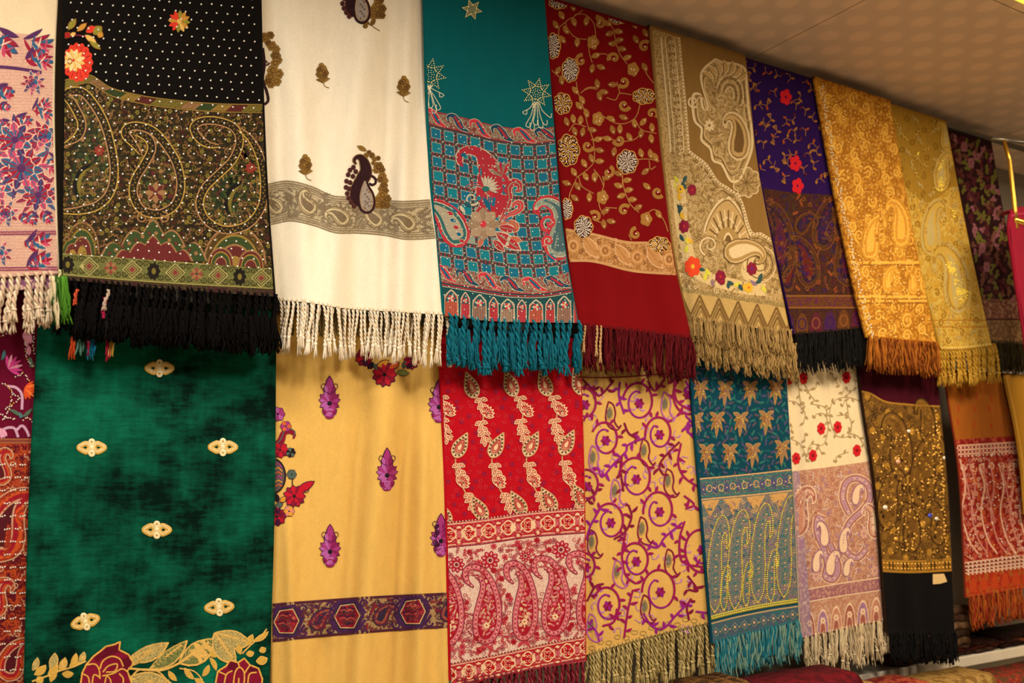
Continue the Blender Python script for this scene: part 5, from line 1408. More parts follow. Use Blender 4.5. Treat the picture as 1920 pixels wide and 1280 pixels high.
def u10():
    s = mk('U10', 'fringed_shawl', 'burgundy shawl with olive leaves and pink flecks, last in the upper row', [(1772, 220), (1815, 430), (1858, 640)], [(1856, 250), (1882, 400), (1930, 640)],
           [(1850, 642), (1930, 645)], D_UP - .012, cloth_mat('#2c1216', var=.08), seed=10, wave=.004)
    r = random.Random(10)
    ol, mar, pk, dk = thread('#5e5a20'), thread('#48141e'), thread('#84505a'), thread('#1a0c10')
    tn = thread('#643c30')
    f = s.part('embroidered_foliage', 'olive and pink foliage all over', 'stuff')
    def fl(b, x, y, k):
        a = r.uniform(0, 6.28)
        m = (ol, mar, tn, ol, mar, pk)[r.randrange(6)]
        for q in range(3): b.leaf(x, y, x + 7 * math.cos(a + q * 1.2), y + 11 * math.sin(a + q * 1.2), 5.5, m, .9 + .05 * q)
        if k % 3 == 0: curl(b, x + 4, y, 5, tn, r, 1.6, 1.1, asp=.6)
    scatter(f, 1775, 1925, 245, 560, 12, fl, r, inside=lambda x, y: s.xl(y) + 2 < x < s.xr(y) - 2 and y > s.top(x) + 8)
    for (x, y) in ((1808, 275), (1821, 305), (1842, 465), (1850, 500)):
        b = s.part('embroidered_flower'); b.flower(x, y, 11, 6, pk, tn, asp=.6, lay=1.4)
    b = band(s, 'woven_border', lambda x: 0 * x + 560., lambda x: 0 * x + 598., brocade('#7d4a3a', '#3a1a18', '#94705a', scale=150), .6, tn, 3)
    b = band(s, 'woven_border', lambda x: 0 * x + 600., off(s.hem, 0), brocade('#7a5a3a', '#4a3222', '#8a6a4a', scale=150), .6)
    fr = thread('#3a3416', var=.4)
    fringe(s, 'yarn', fr, 1856, 1930, 18, 58, 4.4, tilt=.1, lay=-1, mat2=thread('#2a2012'))
    fringe(s, 'fluff', fr, 1856, 1930, 10, 58, 7, tilt=.1, lay=-6, mat2=thread('#2a2012'))
    s.finish()

# ================================================================== lower row
def l1():
    s = mk('L1', 'embroidered_shawl', 'maroon shawl with beaded pink and orange flowers, at the lower left frame edge', [(-140, 500), (-150, 1320)], [(80, 500), (70, 740), (60, 860), (50, 1320)], [(-150, 1320), (60, 1320)], D_LO + .004, cloth_mat('#620a26', var=.06), seed=11, wave=.004)
    r = random.Random(11); A = cr(0, 620); B = cr(0, 930)
    pk, pk2, org, tl, gr, lil = thread('#c23a80'), thread('#d68aa0'), thread('#c4451c'), thread('#3f6a70'), thread('#4a5a48'), thread('#b98aa0')
    bm, bg = shiny('#e8dcc8', .2), shiny('#d8a040', .25)
    for (x, y, R, m, a0) in ((70, 250, 24, (pk, pk2, pk), -.6), (185, 400, 20, (org, thread('#d86a2a'), org), .4), (10, 690, 14, (pk2, lil), 2.), (120, 1270, 18, (org, thread('#8a3020')), 0)):
        px, py = A(x, y); b = s.part('embroidered_blossom')
        for k in range(7):
            a = a0 + (k - 3) * .42; b.leaf(px - 5 * math.cos(a0), py - 5 * math.sin(a0), px + R * math.cos(a), py + R * math.sin(a), 6.5, m[k % len(m)], 1.3 + .04 * k)
    b = s.part('embroidered_branch')
    b.line(A([(50, 380), (110, 390), (150, 440), (150, 540)]), 5, lil, 1.2, raise_=.3)
    for (x0, y0, x1, y1, m) in ((145, 590, 60, 540, gr), (150, 590, 220, 530, gr), (145, 600, 130, 560, tl), (10, 200, 30, 130, tl), (210, 220, 200, 180, gr), (200, 240, 240, 230, gr), (220, 250, 210, 200, gr)):
        b = s.part('embroidered_leaf'); b.leaf(*A(x0, y0), *A(x1, y1), 7, m, 1.3, .15)
    b = s.part('embroidered_arches')
    b.line(A([(0, 690), (50, 665), (100, 670), (125, 730)]), 5, lil, 1.2, raise_=.3); b.line(A([(115, 680), (150, 650), (180, 680), (200, 725)]), 5, lil, 1.2, raise_=.3)
    for (x0, y0, x1, y1) in ((190, 30, 180, 110), (200, 10, 210, 90), (195, 100, 200, 170), (175, 0, 165, 60)):
        b = s.part('embroidered_leaf'); b.leaf(*A(x0, y0), *A(x1, y1), 9, pk2, 1.3)
    t = s.part('bead_trails', 'trails of pearl beads', 'stuff')
    for p in ([(170, 60), (180, 130), (190, 200), (230, 250)], [(235, 20), (225, 90), (240, 160)], [(20, 360), (60, 390), (90, 430), (130, 460), (90, 500), (50, 560), (20, 620)], [(110, 320), (160, 290), (200, 340)], [(0, 570), (60, 600), (110, 600)], [(160, 610), (200, 600), (230, 650)], [(80, 440), (70, 500), (40, 540)], [(0, 40), (40, 20), (60, 0)]):
        for (x, y, a) in t.along(smooth(A(p), 40), 4.2): t.dot(x + r.uniform(-1.5, 1.5), y + r.uniform(-1.5, 1.5), 1.5, bm if r.random() < .8 else bg, 1.4, n=5)
    top = lambda x: 0 * x + 822.
    e = band(s, 'woven_edging', top, lambda x: 0 * x + 831., thread('#7a3a2a'), .9, thread('#a0603a'), 2)
    f = s.part('woven_field', 'rust-red paisley field', 'stuff'); f.patch(lambda x: 0 * x + 830., lambda x: 0 * x + 1322., brocade('#a8401c', '#7a1a18', '#5c0d1c', scale=110, amt=.5), .5)
    o1, o2, cr_, mr = thread('#b4481c'), thread('#8a2a16'), thread('#b98a6a'), thread('#4a1018')
    for (x, y, h, fl, a) in ((5, 1000, 150, 1, .1), (0, 885, 70, 1, -.3), (20, 1245, 90, 1, .2), (-10, 1130, 80, 1, 0)):
        b = s.part('woven_paisley'); b.paisley(x, y, h, a, fl, [(1, o2), (.84, o1), (.66, thread('#8e1420')), (.4, cr_), (.3, mr)], cr_, 2.4, lay=1., wide=1.05)
    def fl(b, x, y, k): (curl(b, x, y, 7, (cr_, o1, mr)[k % 3], r, 2.2, .9) if k % 2 else sprig(b, x, y, 8, ((o1, mr, cr_)[k % 3], o2), r, .9))
    scatter(f, -140, 62, 840, 1315, 15, fl, r)
    for (x, y) in ((-80, 960), (-95, 1120), (-75, 1250), (-90, 880)):
        b = s.part('woven_paisley'); b.paisley(x, y, 110, .1, 1, [(1, o2), (.84, o1), (.66, thread('#8e1420')), (.4, cr_), (.3, mr)], cr_, 2.4, lay=1.)
    b = s.part('bead_rows', 'short rows of pearl beads', 'stuff')
    for k, y in enumerate(np.arange(872, 1280, 24.)):
        for x in (-116, -96, -76, -56, -36, -16, 4, 24, 42):
            xx = x + (9 if k % 2 else 0)
            for q in range(3): b.dot(xx + q * 4.4 - 4, y + r.uniform(-1, 1) - q * .7, 1.7, bm, 1.9, n=6)
    s.finish()

def l2():
    s = mk('L2', 'velvet_shawl', 'emerald green crushed velvet shawl with gold motifs and roses along the hem', [(80, 500), (74, 640), (62, 860), (48, 1330)], [(517, 500), (515, 650), (513, 900), (501, 1330)], [(48, 1330), (501, 1330)], D_LO + .018, velvet('#00150d', '#08664a'), seed=12, wave=.006, edge=.01,
           folds=[(150, 560, 140, 900, 14, .005), (200, 560, 195, 850, 12, -.004)])
    r = random.Random(12); C = cr(0, 930)
    g1, g2, g3 = thread('#c69a3c', rough=.4, spec=.6), thread('#e0cd9a', rough=.4, spec=.6), thread('#a87828', rough=.4)
    for (x, y, a) in ((299, 690, 0), (172, 839, 0), (418, 838, 0), (294, 993, 0), (160, 1165, -.28), (411, 1138, -.08)):
        b = s.part('gold_motif', 'gold braid motif of two pointed loops and two rings'); c, q = math.cos(a), math.sin(a)
        def P(u, v): return (x + u * c - v * q, y + u * q + v * c)
        for sg in (-1, 1):
            loop = smooth([P(sg * 3, 0), P(sg * 9, -7.5), P(sg * 16, -6), P(sg * 24, 0), P(sg * 16, 6), P(sg * 9, 7.5), P(sg * 3, 0)], 30)
            b.ribbon(loop, 9.6, g1, 1.3, raise_=1.2); b.ribbon(loop, 2.6, g2, 2.4)
            b.ring(*P(0, sg * 10.5), 3.8, 4.0, 5.2, g2, 1.7, raise_=1.); b.blob(*P(0, sg * 10.5), 1.8, 1.8, g3, 2.)
        b.blob(x, y, 5, 5, g2, 1.8, dome=1.)
    # rose border
    rose, rose2, out = thread('#7a0f2c', rough=.75), thread('#5c0a20', rough=.75), thread('#d8a04a', rough=.4)
    lf, lf2, lfe = thread('#a8955a', var=.6, scale=420), thread('#6f7440', var=.7, scale=420), thread('#d0a656')
    ZR = lambda p: [(u / 2.24, 900 + v / 2.24) for u, v in p]
    def rose_f(outl, lines, petals):
        b = s.part('embroidered_rose', 'crimson rose outlined in gold')
        pts = np.array(ZR(outl + outl[:1])); e_ = np.concatenate([pts[k] + (pts[k + 1] - pts[k]) * np.linspace(0, 1, 5)[:-1, None] for k in range(len(pts) - 1)])
        polyfill(b, e_, rose, 1.2, 5); b.ribbon(np.vstack([e_, e_[:1]]), 3., out, 1.6, raise_=.5)
        for p in petals:
            q = s.part('petal', under=b); pp = smooth(ZR(p + p[:1]), 30); polyfill(q, pp[:-1], rose2, 1.4, 3)
        for p in lines: b.line(ZR(p), 2.7, out, 1.9, raise_=.5)
    rose_f([(345, 940), (335, 880), (345, 810), (362, 775), (392, 740), (425, 715), (445, 698), (480, 690), (505, 678), (500, 712), (540, 732), (562, 770), (535, 800), (552, 850), (535, 920), (480, 950), (400, 955)],
           [[(362, 776), (398, 772), (416, 795), (420, 835)], [(420, 792), (432, 760), (466, 740), (502, 750), (518, 782)], [(432, 806), (455, 780), (492, 772), (482, 802), (445, 806)], [(430, 822), (475, 812), (512, 792), (538, 806)], [(500, 812), (518, 835), (512, 880)], [(385, 870), (394, 818), (420, 828)], [(436, 890), (446, 826), (464, 840), (470, 890)], [(345, 812), (372, 830), (375, 890)]],
           [[(392, 742), (440, 705), (500, 690), (498, 720), (440, 742), (410, 760)], [(510, 750), (545, 745), (552, 775), (525, 790)]])
    rose_f([(905, 940), (900, 880), (915, 802), (950, 780), (966, 755), (1000, 766), (1026, 748), (1050, 776), (1086, 790), (1102, 835), (1095, 900), (1050, 950), (950, 950)],
           [[(938, 880), (950, 818), (976, 800)], [(978, 890), (986, 812), (1006, 786), (1026, 812), (1022, 890)], [(1006, 786), (1000, 766)], [(1040, 890), (1046, 818), (1078, 806)], [(915, 802), (950, 818)], [(1026, 812), (1050, 776)], [(1000, 890), (1003, 830)]],
           [[(955, 785), (968, 762), (998, 772), (1000, 790), (975, 800)], [(1030, 800), (1050, 782), (1084, 795), (1070, 806)]])
    for (x0, y0, x1, y1, w, k) in ((890, 1115, 1140, 1010, 26, 0), (1040, 1175, 1270, 1000, 24, 1), (1240, 1135, 1455, 985, 36, 1), (1480, 945, 1610, 1130, 34, 0), (1495, 938, 1710, 1000, 30, 0), (890, 1250, 1170, 1290, 40, 0), (1040, 1060, 900, 1160, 16, 0)):
        b = s.part('embroidered_leaf', 'large gold outlined leaf'); p0, p1 = C(x0, y0), C(x1, y1)
        leaf2(b, *p0, *p1, w, (lf, lf2)[k], lfe, 1.3, ew=1.18, bend=.12, vein=lfe)
        for t in np.arange(.15, .9, .1):
            qx, qy = p0[0] + (p1[0] - p0[0]) * t, p0[1] + (p1[1] - p0[1]) * t
            a = math.atan2(p1[1] - p0[1], p1[0] - p0[0])
            for sg in (-1, 1): b.ribbon([(qx, qy), (qx + w * .28 * math.cos(a + sg * .9), qy + w * .28 * math.sin(a + sg * .9))], 1.1, lfe, 1.65)
    for (x0, y0, x1, y1, w) in ((225, 1190, 255, 1110, 10), (240, 1220, 310, 1160, 12), (345, 1180, 375, 1080, 14), (330, 1230, 390, 1150, 12), (410, 1190, 445, 1110, 12), (430, 1215, 500, 1215, 11), (490, 1160, 520, 1080, 10), (545, 1140, 575, 1070, 10), (390, 1200, 350, 1270, 10), (540, 1140, 480, 1170, 9), (1690, 1010, 1730, 950, 10), (1740, 990, 1835, 930, 9), (1690, 1080, 1740, 1070, 10), (1780, 1060, 1820, 1040, 10), (1760, 1130, 1830, 1110, 14), (1390, 1230, 1430, 1160, 9), (1270, 1180, 1330, 1250, 9), (1340, 1250, 1400, 1280, 9), (1440, 1060, 1480, 1100, 8), (1480, 1190, 1440, 1110, 8), (1160, 1200, 1210, 1260, 9), (250, 1270, 290, 1240, 12), (1640, 1010, 1650, 1080, 10)):
        b = s.part('embroidered_leaf'); leaf2(b, *C(x0, y0), *C(x1, y1), w, lf if x0 % 2 else g1, lfe, 1.3, bend=.15)
    b = s.part('embroidered_stem'); b.line(C([(880, 1180), (1000, 1190), (1120, 1190), (1240, 1140), (1300, 1110)]), 4, lfe, 1.2, raise_=.4)
    b = s.part('embroidered_stem'); b.line(C([(220, 1270), (330, 1230), (400, 1200), (500, 1170), (590, 1130)]), 3, lfe, 1.2, raise_=.4); b = s.part('embroidered_stem'); b.line(C([(1230, 1180), (1330, 1200), (1390, 1260)]), 2.4, lfe, 1.2, raise_=.4)
    b = s.part('embroidered_stem'); b.line(C([(1660, 1080), (1720, 1020), (1790, 960), (1830, 910)]), 2.6, lfe, 1.2, raise_=.4); b = s.part('embroidered_stem'); b.line(C([(900, 1240), (960, 1190), (1080, 1200), (1160, 1280)]), 3, lfe, 1.2, raise_=.4)
    s.finish()

def l3():
    s = mk('L3', 'wool_shawl', 'plain golden-yellow wool shawl with magenta lotus sprigs and a dark patterned band', [(514, 500), (514, 900), (511, 1130), (512, 1330)], [(822, 500), (826, 670), (835, 900), (841, 1330)], [(512, 1330), (841, 1330)], D_LO + .004, cloth_mat('#e0b25c', var=.04, mscale=70), seed=13, wave=.002,
           folds=[(735, 660, 668, 1330, 30, .026), (540, 930, 552, 1330, 15, .016), (768, 660, 742, 1330, 18, -.020), (798, 760, 785, 1330, 18, .020), (610, 1180, 595, 1330, 18, -.014), (826, 700, 838, 1330, 14, .012), (688, 640, 640, 1330, 16, -.012)])
    r = random.Random(13); A = cr(480, 620); B = cr(480, 930)
    mg, mg2, pk, dk, blk, gr = thread('#7d1a50'), thread('#963070'), thread('#a8559a'), thread('#3c0f30'), thread('#1c1418'), thread('#4a5a50')
    red, red2, yel, org = thread('#b01226'), thread('#7d0f28'), thread('#c98a2a'), thread('#c45a28')
    def lotus(x, y):
        b = s.part('embroidered_lotus', 'magenta lotus with a pointed tip')
        for k, (a, l, m) in enumerate([(-2.9, 20, pk), (-2.45, 22, mg2), (-2.0, 23, pk), (-1.57, 24, mg2), (-1.15, 23, mg), (-.7, 22, mg), (-.25, 20, mg2), (2.7, 19, pk), (.45, 19, mg), (2.2, 18, pk), (.95, 18, mg2)]):
            leaf2(b, x, y + 4, x + l * math.cos(a), y + 4 + l * math.sin(a), 10, m, dk, 1.2 + .03 * k, ew=1.2)
        for sg in (-1, 1):
            leaf2(b, x, y + 30, x + sg * 13, y + 18, 9, mg, dk, 1.6); b.ring(x + sg * 11, y - 26, 4.5, 5, 1.2, dk, 1.5); b.ring(x + sg * 8, y - 20, 4, 4, 1.2, dk, 1.5)
        b.blob(x, y + 24, 11, 9, pk, 1.5, dome=.3); b.ribbon([(x - 10, y + 24), (x, y + 20), (x + 10, y + 24)], 1.6, red2, 2.0); b.blob(x, y + 31, 8, 4, mg, 1.6)
        leaf2(b, x, y - 12, x, y - 44, 13, mg2, dk, 1.5); leaf2(b, x - 5, y - 14, x - 8, y - 28, 7, pk, dk, 1.6); leaf2(b, x + 5, y - 14, x + 8, y - 28, 7, mg, dk, 1.6)
        b.blob(x, y + 6, 4.2, 4.2, blk, 2., dome=.3)
    for p in ((618, 750), (726, 885), (619, 1028), (823, 757), (827, 1008)): lotus(*p)
    def bloom(x, y, R, m, m2, n=9, nm='embroidered_flower', c=blk):
        b = s.part(nm); b.flower(x, y, R, n, m, c, mats=[m, m2], pw=.95, lay=1.4, inner=.02, outline=dk, cr=.16)
    bloom(721, 702, 22, red, red2, 11); bloom(683, 670, 16, red, red2); bloom(771, 678, 14, red, red2)
    for (x0, y0, x1, y1, w, m) in ((690, 690, 700, 680, 10, blk), (706, 690, 728, 676, 12, yel), (730, 690, 748, 680, 12, org), (745, 698, 766, 700, 10, thread('#7d8a4a')), (700, 684, 716, 694, 9, gr), (756, 690, 762, 676, 8, gr)):
        b = s.part('embroidered_leaf'); leaf2(b, x0, y0, x1, y1, w, m, dk, 1.5)
    bloom(521, 776, 13, mg2, pk, 7); bloom(536, 799, 10, org, mg2, 6); bloom(525, 843, 15, red, red2, 9); bloom(545, 848, 9, blk, gr, 7); bloom(547, 889, 9, gr, gr, 6)
    bloom(552, 930, 20, red, red2, 11); bloom(519, 968, 17, red2, red, 9); bloom(542, 958, 10, thread('#c87a6a'), yel, 6)
    b = s.part('embroidered_leaf', 'red pointed leaf'); leaf2(b, 556, 922, 588, 903, 13, red, dk, 1.5); b.ring(574, 918, 5, 5, 1.3, dk, 1.5)
    b = s.part('embroidered_paisley', 'paisley cut by the left edge'); p = smooth([(516, 838), (527, 826), (532, 812), (542, 808), (552, 814), (550, 822)], 24)
    b.ribbon(p, np.interp(np.linspace(0, 1, 24), [0, .6, 1], [16, 9, 3]), red2, 1.3, across=2); b.ribbon(p + [1, -5], 2, gr, 1.5)
    b = s.part('embroidered_paisley', 'striped oval paisley at the left edge'); b.blob(512, 892, 23, 32, thread('#5a4a4a'), 1.2, n=24); b.ring(512, 892, 23, 32, 3, blk, 1.6, n=30)
    for k in range(6): b.ribbon([(512, 872 + k * 8), (522, 868 + k * 8), (529, 876 + k * 7)], 2.2, (mg2, yel, org)[k % 3], 1.7)
    b.line([(550, 893), (548, 905), (552, 915)], 1.8, blk, 1.4)
    for (x0, y0, x1, y1, m) in ((515, 925, 522, 940, blk), (516, 950, 530, 944, gr), (526, 940, 536, 932, yel)):
        leaf2(b, x0, y0, x1, y1, 9, m, dk, 1.5)
    # dark band
    top = scurve([(505, 1132), (514, 1131), (589, 1125), (671, 1119), (845, 1110)]); bot = scurve([(505, 1204), (514, 1203), (671, 1188), (845, 1176)])
    b = band(s, 'woven_band', top, bot, brocade('#9a7a52', '#b0905e', '#6a3a34', scale=230, amt=.5), .6, thread('#4a2030'), 5)
    pr, rd, nv, ms = thread('#432048'), thread('#8e1626'), thread('#2f2338'), thread('#6d2434')
    for x in (537, 651, 774, 900):
        y = float(top(x) + bot(x)) / 2; k = s.part('woven_medallion')
        hexp = [(-30, 0), (-16, -24), (16, -26), (30, 0), (16, 26), (-16, 24)]
        hh_ = np.array([(x + u * 1.0, y + v * 1.1 - u * .06) for u, v in hexp + hexp[:1]]); pts = np.concatenate([hh_[i_] + (hh_[i_ + 1] - hh_[i_]) * np.linspace(0, 1, 9)[:-1, None] for i_ in range(6)] + [hh_[:1]]); polyfill(k, pts[:-1], nv, 1., 4)
        k.ribbon(pts, 5, pr, 1.2); p2 = (pts - [x, y]) * .78 + [x, y]; polyfill(k, p2[:-1], rd, 1.3, 4); k.ribbon(p2, 2, thread('#c0a070'), 1.5)
        for q in range(7): k.ribbon([(x - 17 + abs(q - 3) * 2.5, y - 15 + q * 5), (x - 6, y - 17.5 + q * 5), (x, y - 14 + q * 5), (x + 6, y - 17.5 + q * 5), (x + 17 - abs(q - 3) * 2.5, y - 15 + q * 5)], 1.9, (nv, thread('#b0584a'), thread('#4a3a30'))[q % 3], 1.6)
        infill(k, p2, 7, (nv, thread('#b0584a'), ms, thread('#5a2030')), r, 1.55, k0=.9)
        for sx in (-1, 1):
            for sy in (-1, 1):
                k.spiral(x + sx * 30, y + sy * 22 - sx * 2, 8, 1.2, 0 if sx > 0 else PI, 4, pr, 1.2, dirn=sx * sy)
                k.line([(x + sx * 34, y + sy * 6), (x + sx * 26, y + sy * 18), (x + sx * 14, y + sy * 30)], 5, pr, 1.1)
    for x in (594, 712, 838):
        y = float(top(x) + bot(x)) / 2
        k = s.part('woven_paisley'); k.paisley(x + 3, y + 4, 52, .45, 1, [(1, ms), (.7, thread('#8e4a3a')), (.4, nv)], nv, 1.8, lay=1.)
        for q in range(34):
            xx, yy = x + r.uniform(-26, 26), y + r.uniform(-28, 28)
            (curl(k, xx, yy, 4.5, (nv, ms, pr)[q % 3], r, 1.6, 1.3) if q % 2 else sprig(k, xx, yy, 6, ((rd, nv, pr)[q % 3], ms), r, 1.3))
    s.finish()

def l4():
    s = mk('L4', 'fringed_shawl', 'bright red shawl with cream leaf garlands over a red and cream paisley panel', [(824, 500), (827, 650), (836, 900), (846, 1290)], [(1085, 600), (1089, 700), (1096, 950), (1098, 1260)], [(846, 1275), (940, 1262), (1098, 1240)], D_LO + .018, cloth_mat('#b40c1c', var=.06), seed=14, wave=.003, edge=.010,
           folds=[(985, 650, 975, 1000, 12, .005), (905, 1000, 880, 1290, 14, .006)])
    r = random.Random(14)
    cr_, cr2, grn, red, drk, pk = thread('#d8b58e'), thread('#c09468'), thread('#3a3a2a'), thread('#a8141f'), thread('#6e1a2a'), thread('#c8848a')
    t1 = scurve([(830, 979), (900, 972), (1000, 958), (1105, 950)]); t2 = off(t1, 49)
    t3 = scurve([(840, 1244), (930, 1226), (1020, 1206), (1105, 1190)]); 
    # faint tone-on-tone curls on the red
    g = s.part('woven_curls', 'faint pink curls in the red ground', 'stuff'); fc = thread('#c43038')
    scatter(g, 830, 1100, 690, 965, 15, lambda b, x, y, k: curl(b, x, y, 4.6, fc, r, 1.1, .5) if k % 3 else b.blob(x, y, 4, 4, thread('#8a1030'), .5, lobes=5, amp=.3), r)
    def buta(x, y, a=0., sc=1.):
        b = s.part('embroidered_paisley', 'cream teardrop edged with green beads')
        c, q = math.cos(a), math.sin(a)
        L = [(1, -31), (9, -15), (13, 0), (10, 14), (0, 21), (-10, 14), (-13, 0), (-8, -14)]
        P = smooth([(x + (u * c - v * q) * sc, y + (u * q + v * c) * sc) for u, v in L + L[:1]], 40); c0 = np.array([x, y])
        polyfill(b, P[:-1], cr_, 1.1, 3); b.ribbon(P, 2.2, cr2, 1.4)
        Q = c0 + (P - c0) * .8
        for i, (u, v, _) in enumerate(b.along(Q, 7)): b.dot(u, v, 1.9, grn, 1.5, dome=.3)
        Q = c0 + (P - c0) * .5; b.ribbon(Q, 1.8, red, 1.5); b.ribbon(c0 + (P - c0) * .33, 1.5, red, 1.5)
        b.ribbon(c0 + (P - c0) * .65, 1.1, thread('#8a4a30'), 1.45)
    rdl = thread('#a01822')
    def lf3(b, x0, y0, x1, y1, w, lay):
        dx, dy = x1 - x0, y1 - y0
        b.leaf(x0, y0, x1, y1, w, cr_, lay, raise_=.1); b.leaf(x0 + dx * .16, y0 + dy * .16, x0 + dx * .84, y0 + dy * .84, w * .6, rdl, lay + .15, raise_=.05, n=5); b.leaf(x0 + dx * .28, y0 + dy * .28, x0 + dx * .7, y0 + dy * .7, w * .3, cr_, lay + .25, raise_=.05, n=5)
    def fan(x, y, a, R=17):
        b = s.part('embroidered_flower', 'cream fan-shaped flower')
        for k in range(7):
            q = a + (k - 3) * .42; lf3(b, x - R * .35 * math.cos(a), y - R * .35 * math.sin(a), x + R * math.cos(q), y + R * math.sin(q), 8.5, 1.2 + .03 * k)
        for k in range(3): b.ring(x, y, 4 + 3 * k, 4 + 3 * k, 1.1, red, 1.75, a0=a - 1.2, a1=a + 1.2)
        b.dot(x + 4, y, 1.6, grn, 1.8)
    def lv(pts):
        for (x, y, a) in pts:
            b = s.part('embroidered_leaf'); lf3(b, x, y, x + 14 * math.cos(a), y + 14 * math.sin(a), 8.5, 1.2)
    for (x, y) in ((812, 722), (884, 726), (958, 723), (1022, 722), (1086, 720)):
        buta(x, y, -.38)
        x1, y1 = x + 46, y + 113
        for k, t in enumerate((.18, .27, .56, .65, .74, .83)):
            qx, qy = x + 4 + (x1 - x - 18) * t + (8 if t < .5 else -2), y + 113 * t
            lv([(qx, qy, .3 + (k % 2) * .4), (qx, qy, 2.5 - (k % 2) * .3), (qx, qy + 4, 1.6)])
        fan(x + 27, y + 49, -.9)
        b = s.part('embroidered_stem'); b.line([(x + 10, y + 18), (x + 22, y + 45), (x + 22, y + 75), (x + 38, y + 98)], 2.2, cr2, 1.)
    for (x, y) in ((796, 840), (862, 838), (930, 838), (995, 836), (1062, 833)):
        buta(x, y, .45)
        for k, t in enumerate((.24, .34, .44, .72, .82, .92)):
            qx, qy = x - 12 + 40 * t, y + 113 * t + 4
            lv([(qx, qy, .4 + (k % 2) * .4), (qx, qy, 2.6 - (k % 2) * .3), (qx, qy + 4, 1.4)])
        fan(x + 3, y + 67, -.8)
        b = s.part('embroidered_stem'); b.line([(x - 8, y + 22), (x - 6, y + 50), (x + 8, y + 80), (x + 28, y + 112)], 2.2, cr2, 1.)
    for (x, y) in ((832, 972), (900, 962), (973, 953), (1030, 946), (1090, 940)):
        b0 = len(s.parts); buta(x, y - 6, -.55); s.parts[-1].clip(None, off(t1, 0))
    for b in s.parts:
        b.clip(None, off(t1, 2)) if b.ybot is None else None
    # two matching borders and the panel between
    def border(ta, H, nm):
        tb = off(ta, H)
        b = band(s, nm, ta, tb, brocade('#b03844', '#d08e86', '#c05a60', scale=260, amt=.35), .7)
        xs = np.linspace(832, 1105, 60)
        for o, m, w in ((1, drk, 2), (5, cr_, 1.4), (8, red, 1.6), (H - 8, red, 1.6), (H - 5, cr_, 1.4), (H - 1, drk, 2)): b.ribbon(np.c_[xs, ta(xs) + o], w, m, 1.)
        for (x, y, a) in b.along(np.c_[xs, ta(xs) + 1], 6): b.dot(x, y, 1.3, cr_, 1.2, dome=.1)
        for k, x in enumerate(np.arange(842, 1110, 37.)):
            y = float(ta(x)) + H / 2
            b.blob(x, y, 13, 13, cr_, 1.1, lobes=4, amp=.25); b.blob(x, y, 10.5, 10.5, red, 1.2, lobes=4, amp=.25)
            for q in range(4): b.spiral(x + 5 * math.cos(q * 1.57 + .785), y + 5 * math.sin(q * 1.57 + .785), 4, 1.1, q, 1.3, cr_, 1.4)
            b.dot(x, y, 1.8, drk, 1.5)
            for sg in (-1, 1): b.ring(x + 18.5, y + sg * 14, 6.5, 5, 1.8, red, 1.2); b.blob(x + 18.5, y + sg * 14, 3, 2.2, cr_, 1.2)
        for ph, m in ((0, cr_), (PI, cr_)):
            b.ribbon(np.c_[xs, ta(xs) + H / 2 + 13 * np.cos((xs - 842) / 37 * 2 * PI + ph) * (1 if ph else -1) * (-1 if ph else 1)], 2.4, m, 1.15)
        for sg in (1, -1): b.ribbon(np.c_[xs, ta(xs) + H / 2 + sg * (12 + 4 * np.cos((xs - 842) / 37 * 2 * PI))], 1.8, red, 1.25)
        return b
    border(t1, 49, 'woven_border')
    p = s.part('paisley_panel', 'cream panel sprigged in red', 'stuff'); p.patch(t2, t3, brocade('#d2a898', '#e6d2bc', scale=240, amt=.1), .7)
    rr, rl = thread('#9c1424'), thread('#b03a44')
    av = []
    Zb = [(440, 705), (402, 668), (392, 612), (430, 584), (490, 598), (545, 660), (580, 750), (595, 850), (588, 945), (548, 1018), (495, 1030), (458, 985), (455, 890), (478, 790), (498, 715), (490, 660), (455, 640)]
    for i, (ox, oy, sx) in enumerate(((-226, 8, 1.), (0, 0, 1.), (232, -22, .86), (412, -52, 1.), (622, -80, 1.))):
        b = s.part('woven_paisley', 'slim red and cream paisley with a curled tip'); cx_ = 495
        pts = [(750 + (cx_ + ox + (x - cx_) * sx) / 3.2, 880 + (y + oy) / 3.2) for x, y in Zb]
        sp_, bd_ = scroll(b, pts, 10, (.28, .93), rr, thread('#c0606a'), drk, thread('#8c2030'), (drk, cr_), r, (pk, cr_, thread('#c8606a')), 1.0, 7.5)
        c0 = bd_.mean(0); x, y = float(c0[0]), float(c0[1])
        b.flower(x - 1, y + 26, 7, 7, cr_, red, lay=1.5)
        b.leaf(x - 2, y + 60, x - 14, y + 74, 7, rl, .95); b.leaf(x - 2, y + 60, x + 10, y + 74, 7, rl, .95); b.ribbon([(x - 2, y + 50), (x - 2, y + 72)], 2, rl, .95)
        av.append((x, y, 26, 60)); av.append((x - 30, y - 46, 14, 22))
    for (x, y, R) in ((856, 1058, 16), (919, 1050, 18), (985, 1042, 12), (1052, 1030, 18)):
        b = s.part('woven_flower', 'red daisy of eight petals'); av.append((x, y, R + 2, R + 2))
        for k in range(9):
            a = k * .698; b.leaf(x + R * .3 * math.cos(a), y + R * .3 * math.sin(a), x + R * math.cos(a), y + R * math.sin(a), R * .5, rr, 1.1, p=.6); b.leaf(x + R * .5 * math.cos(a), y + R * .5 * math.sin(a), x + R * .85 * math.cos(a), y + R * .85 * math.sin(a), R * .22, pk, 1.5)
        b.blob(x, y, R * .2, R * .2, drk, 1.3)
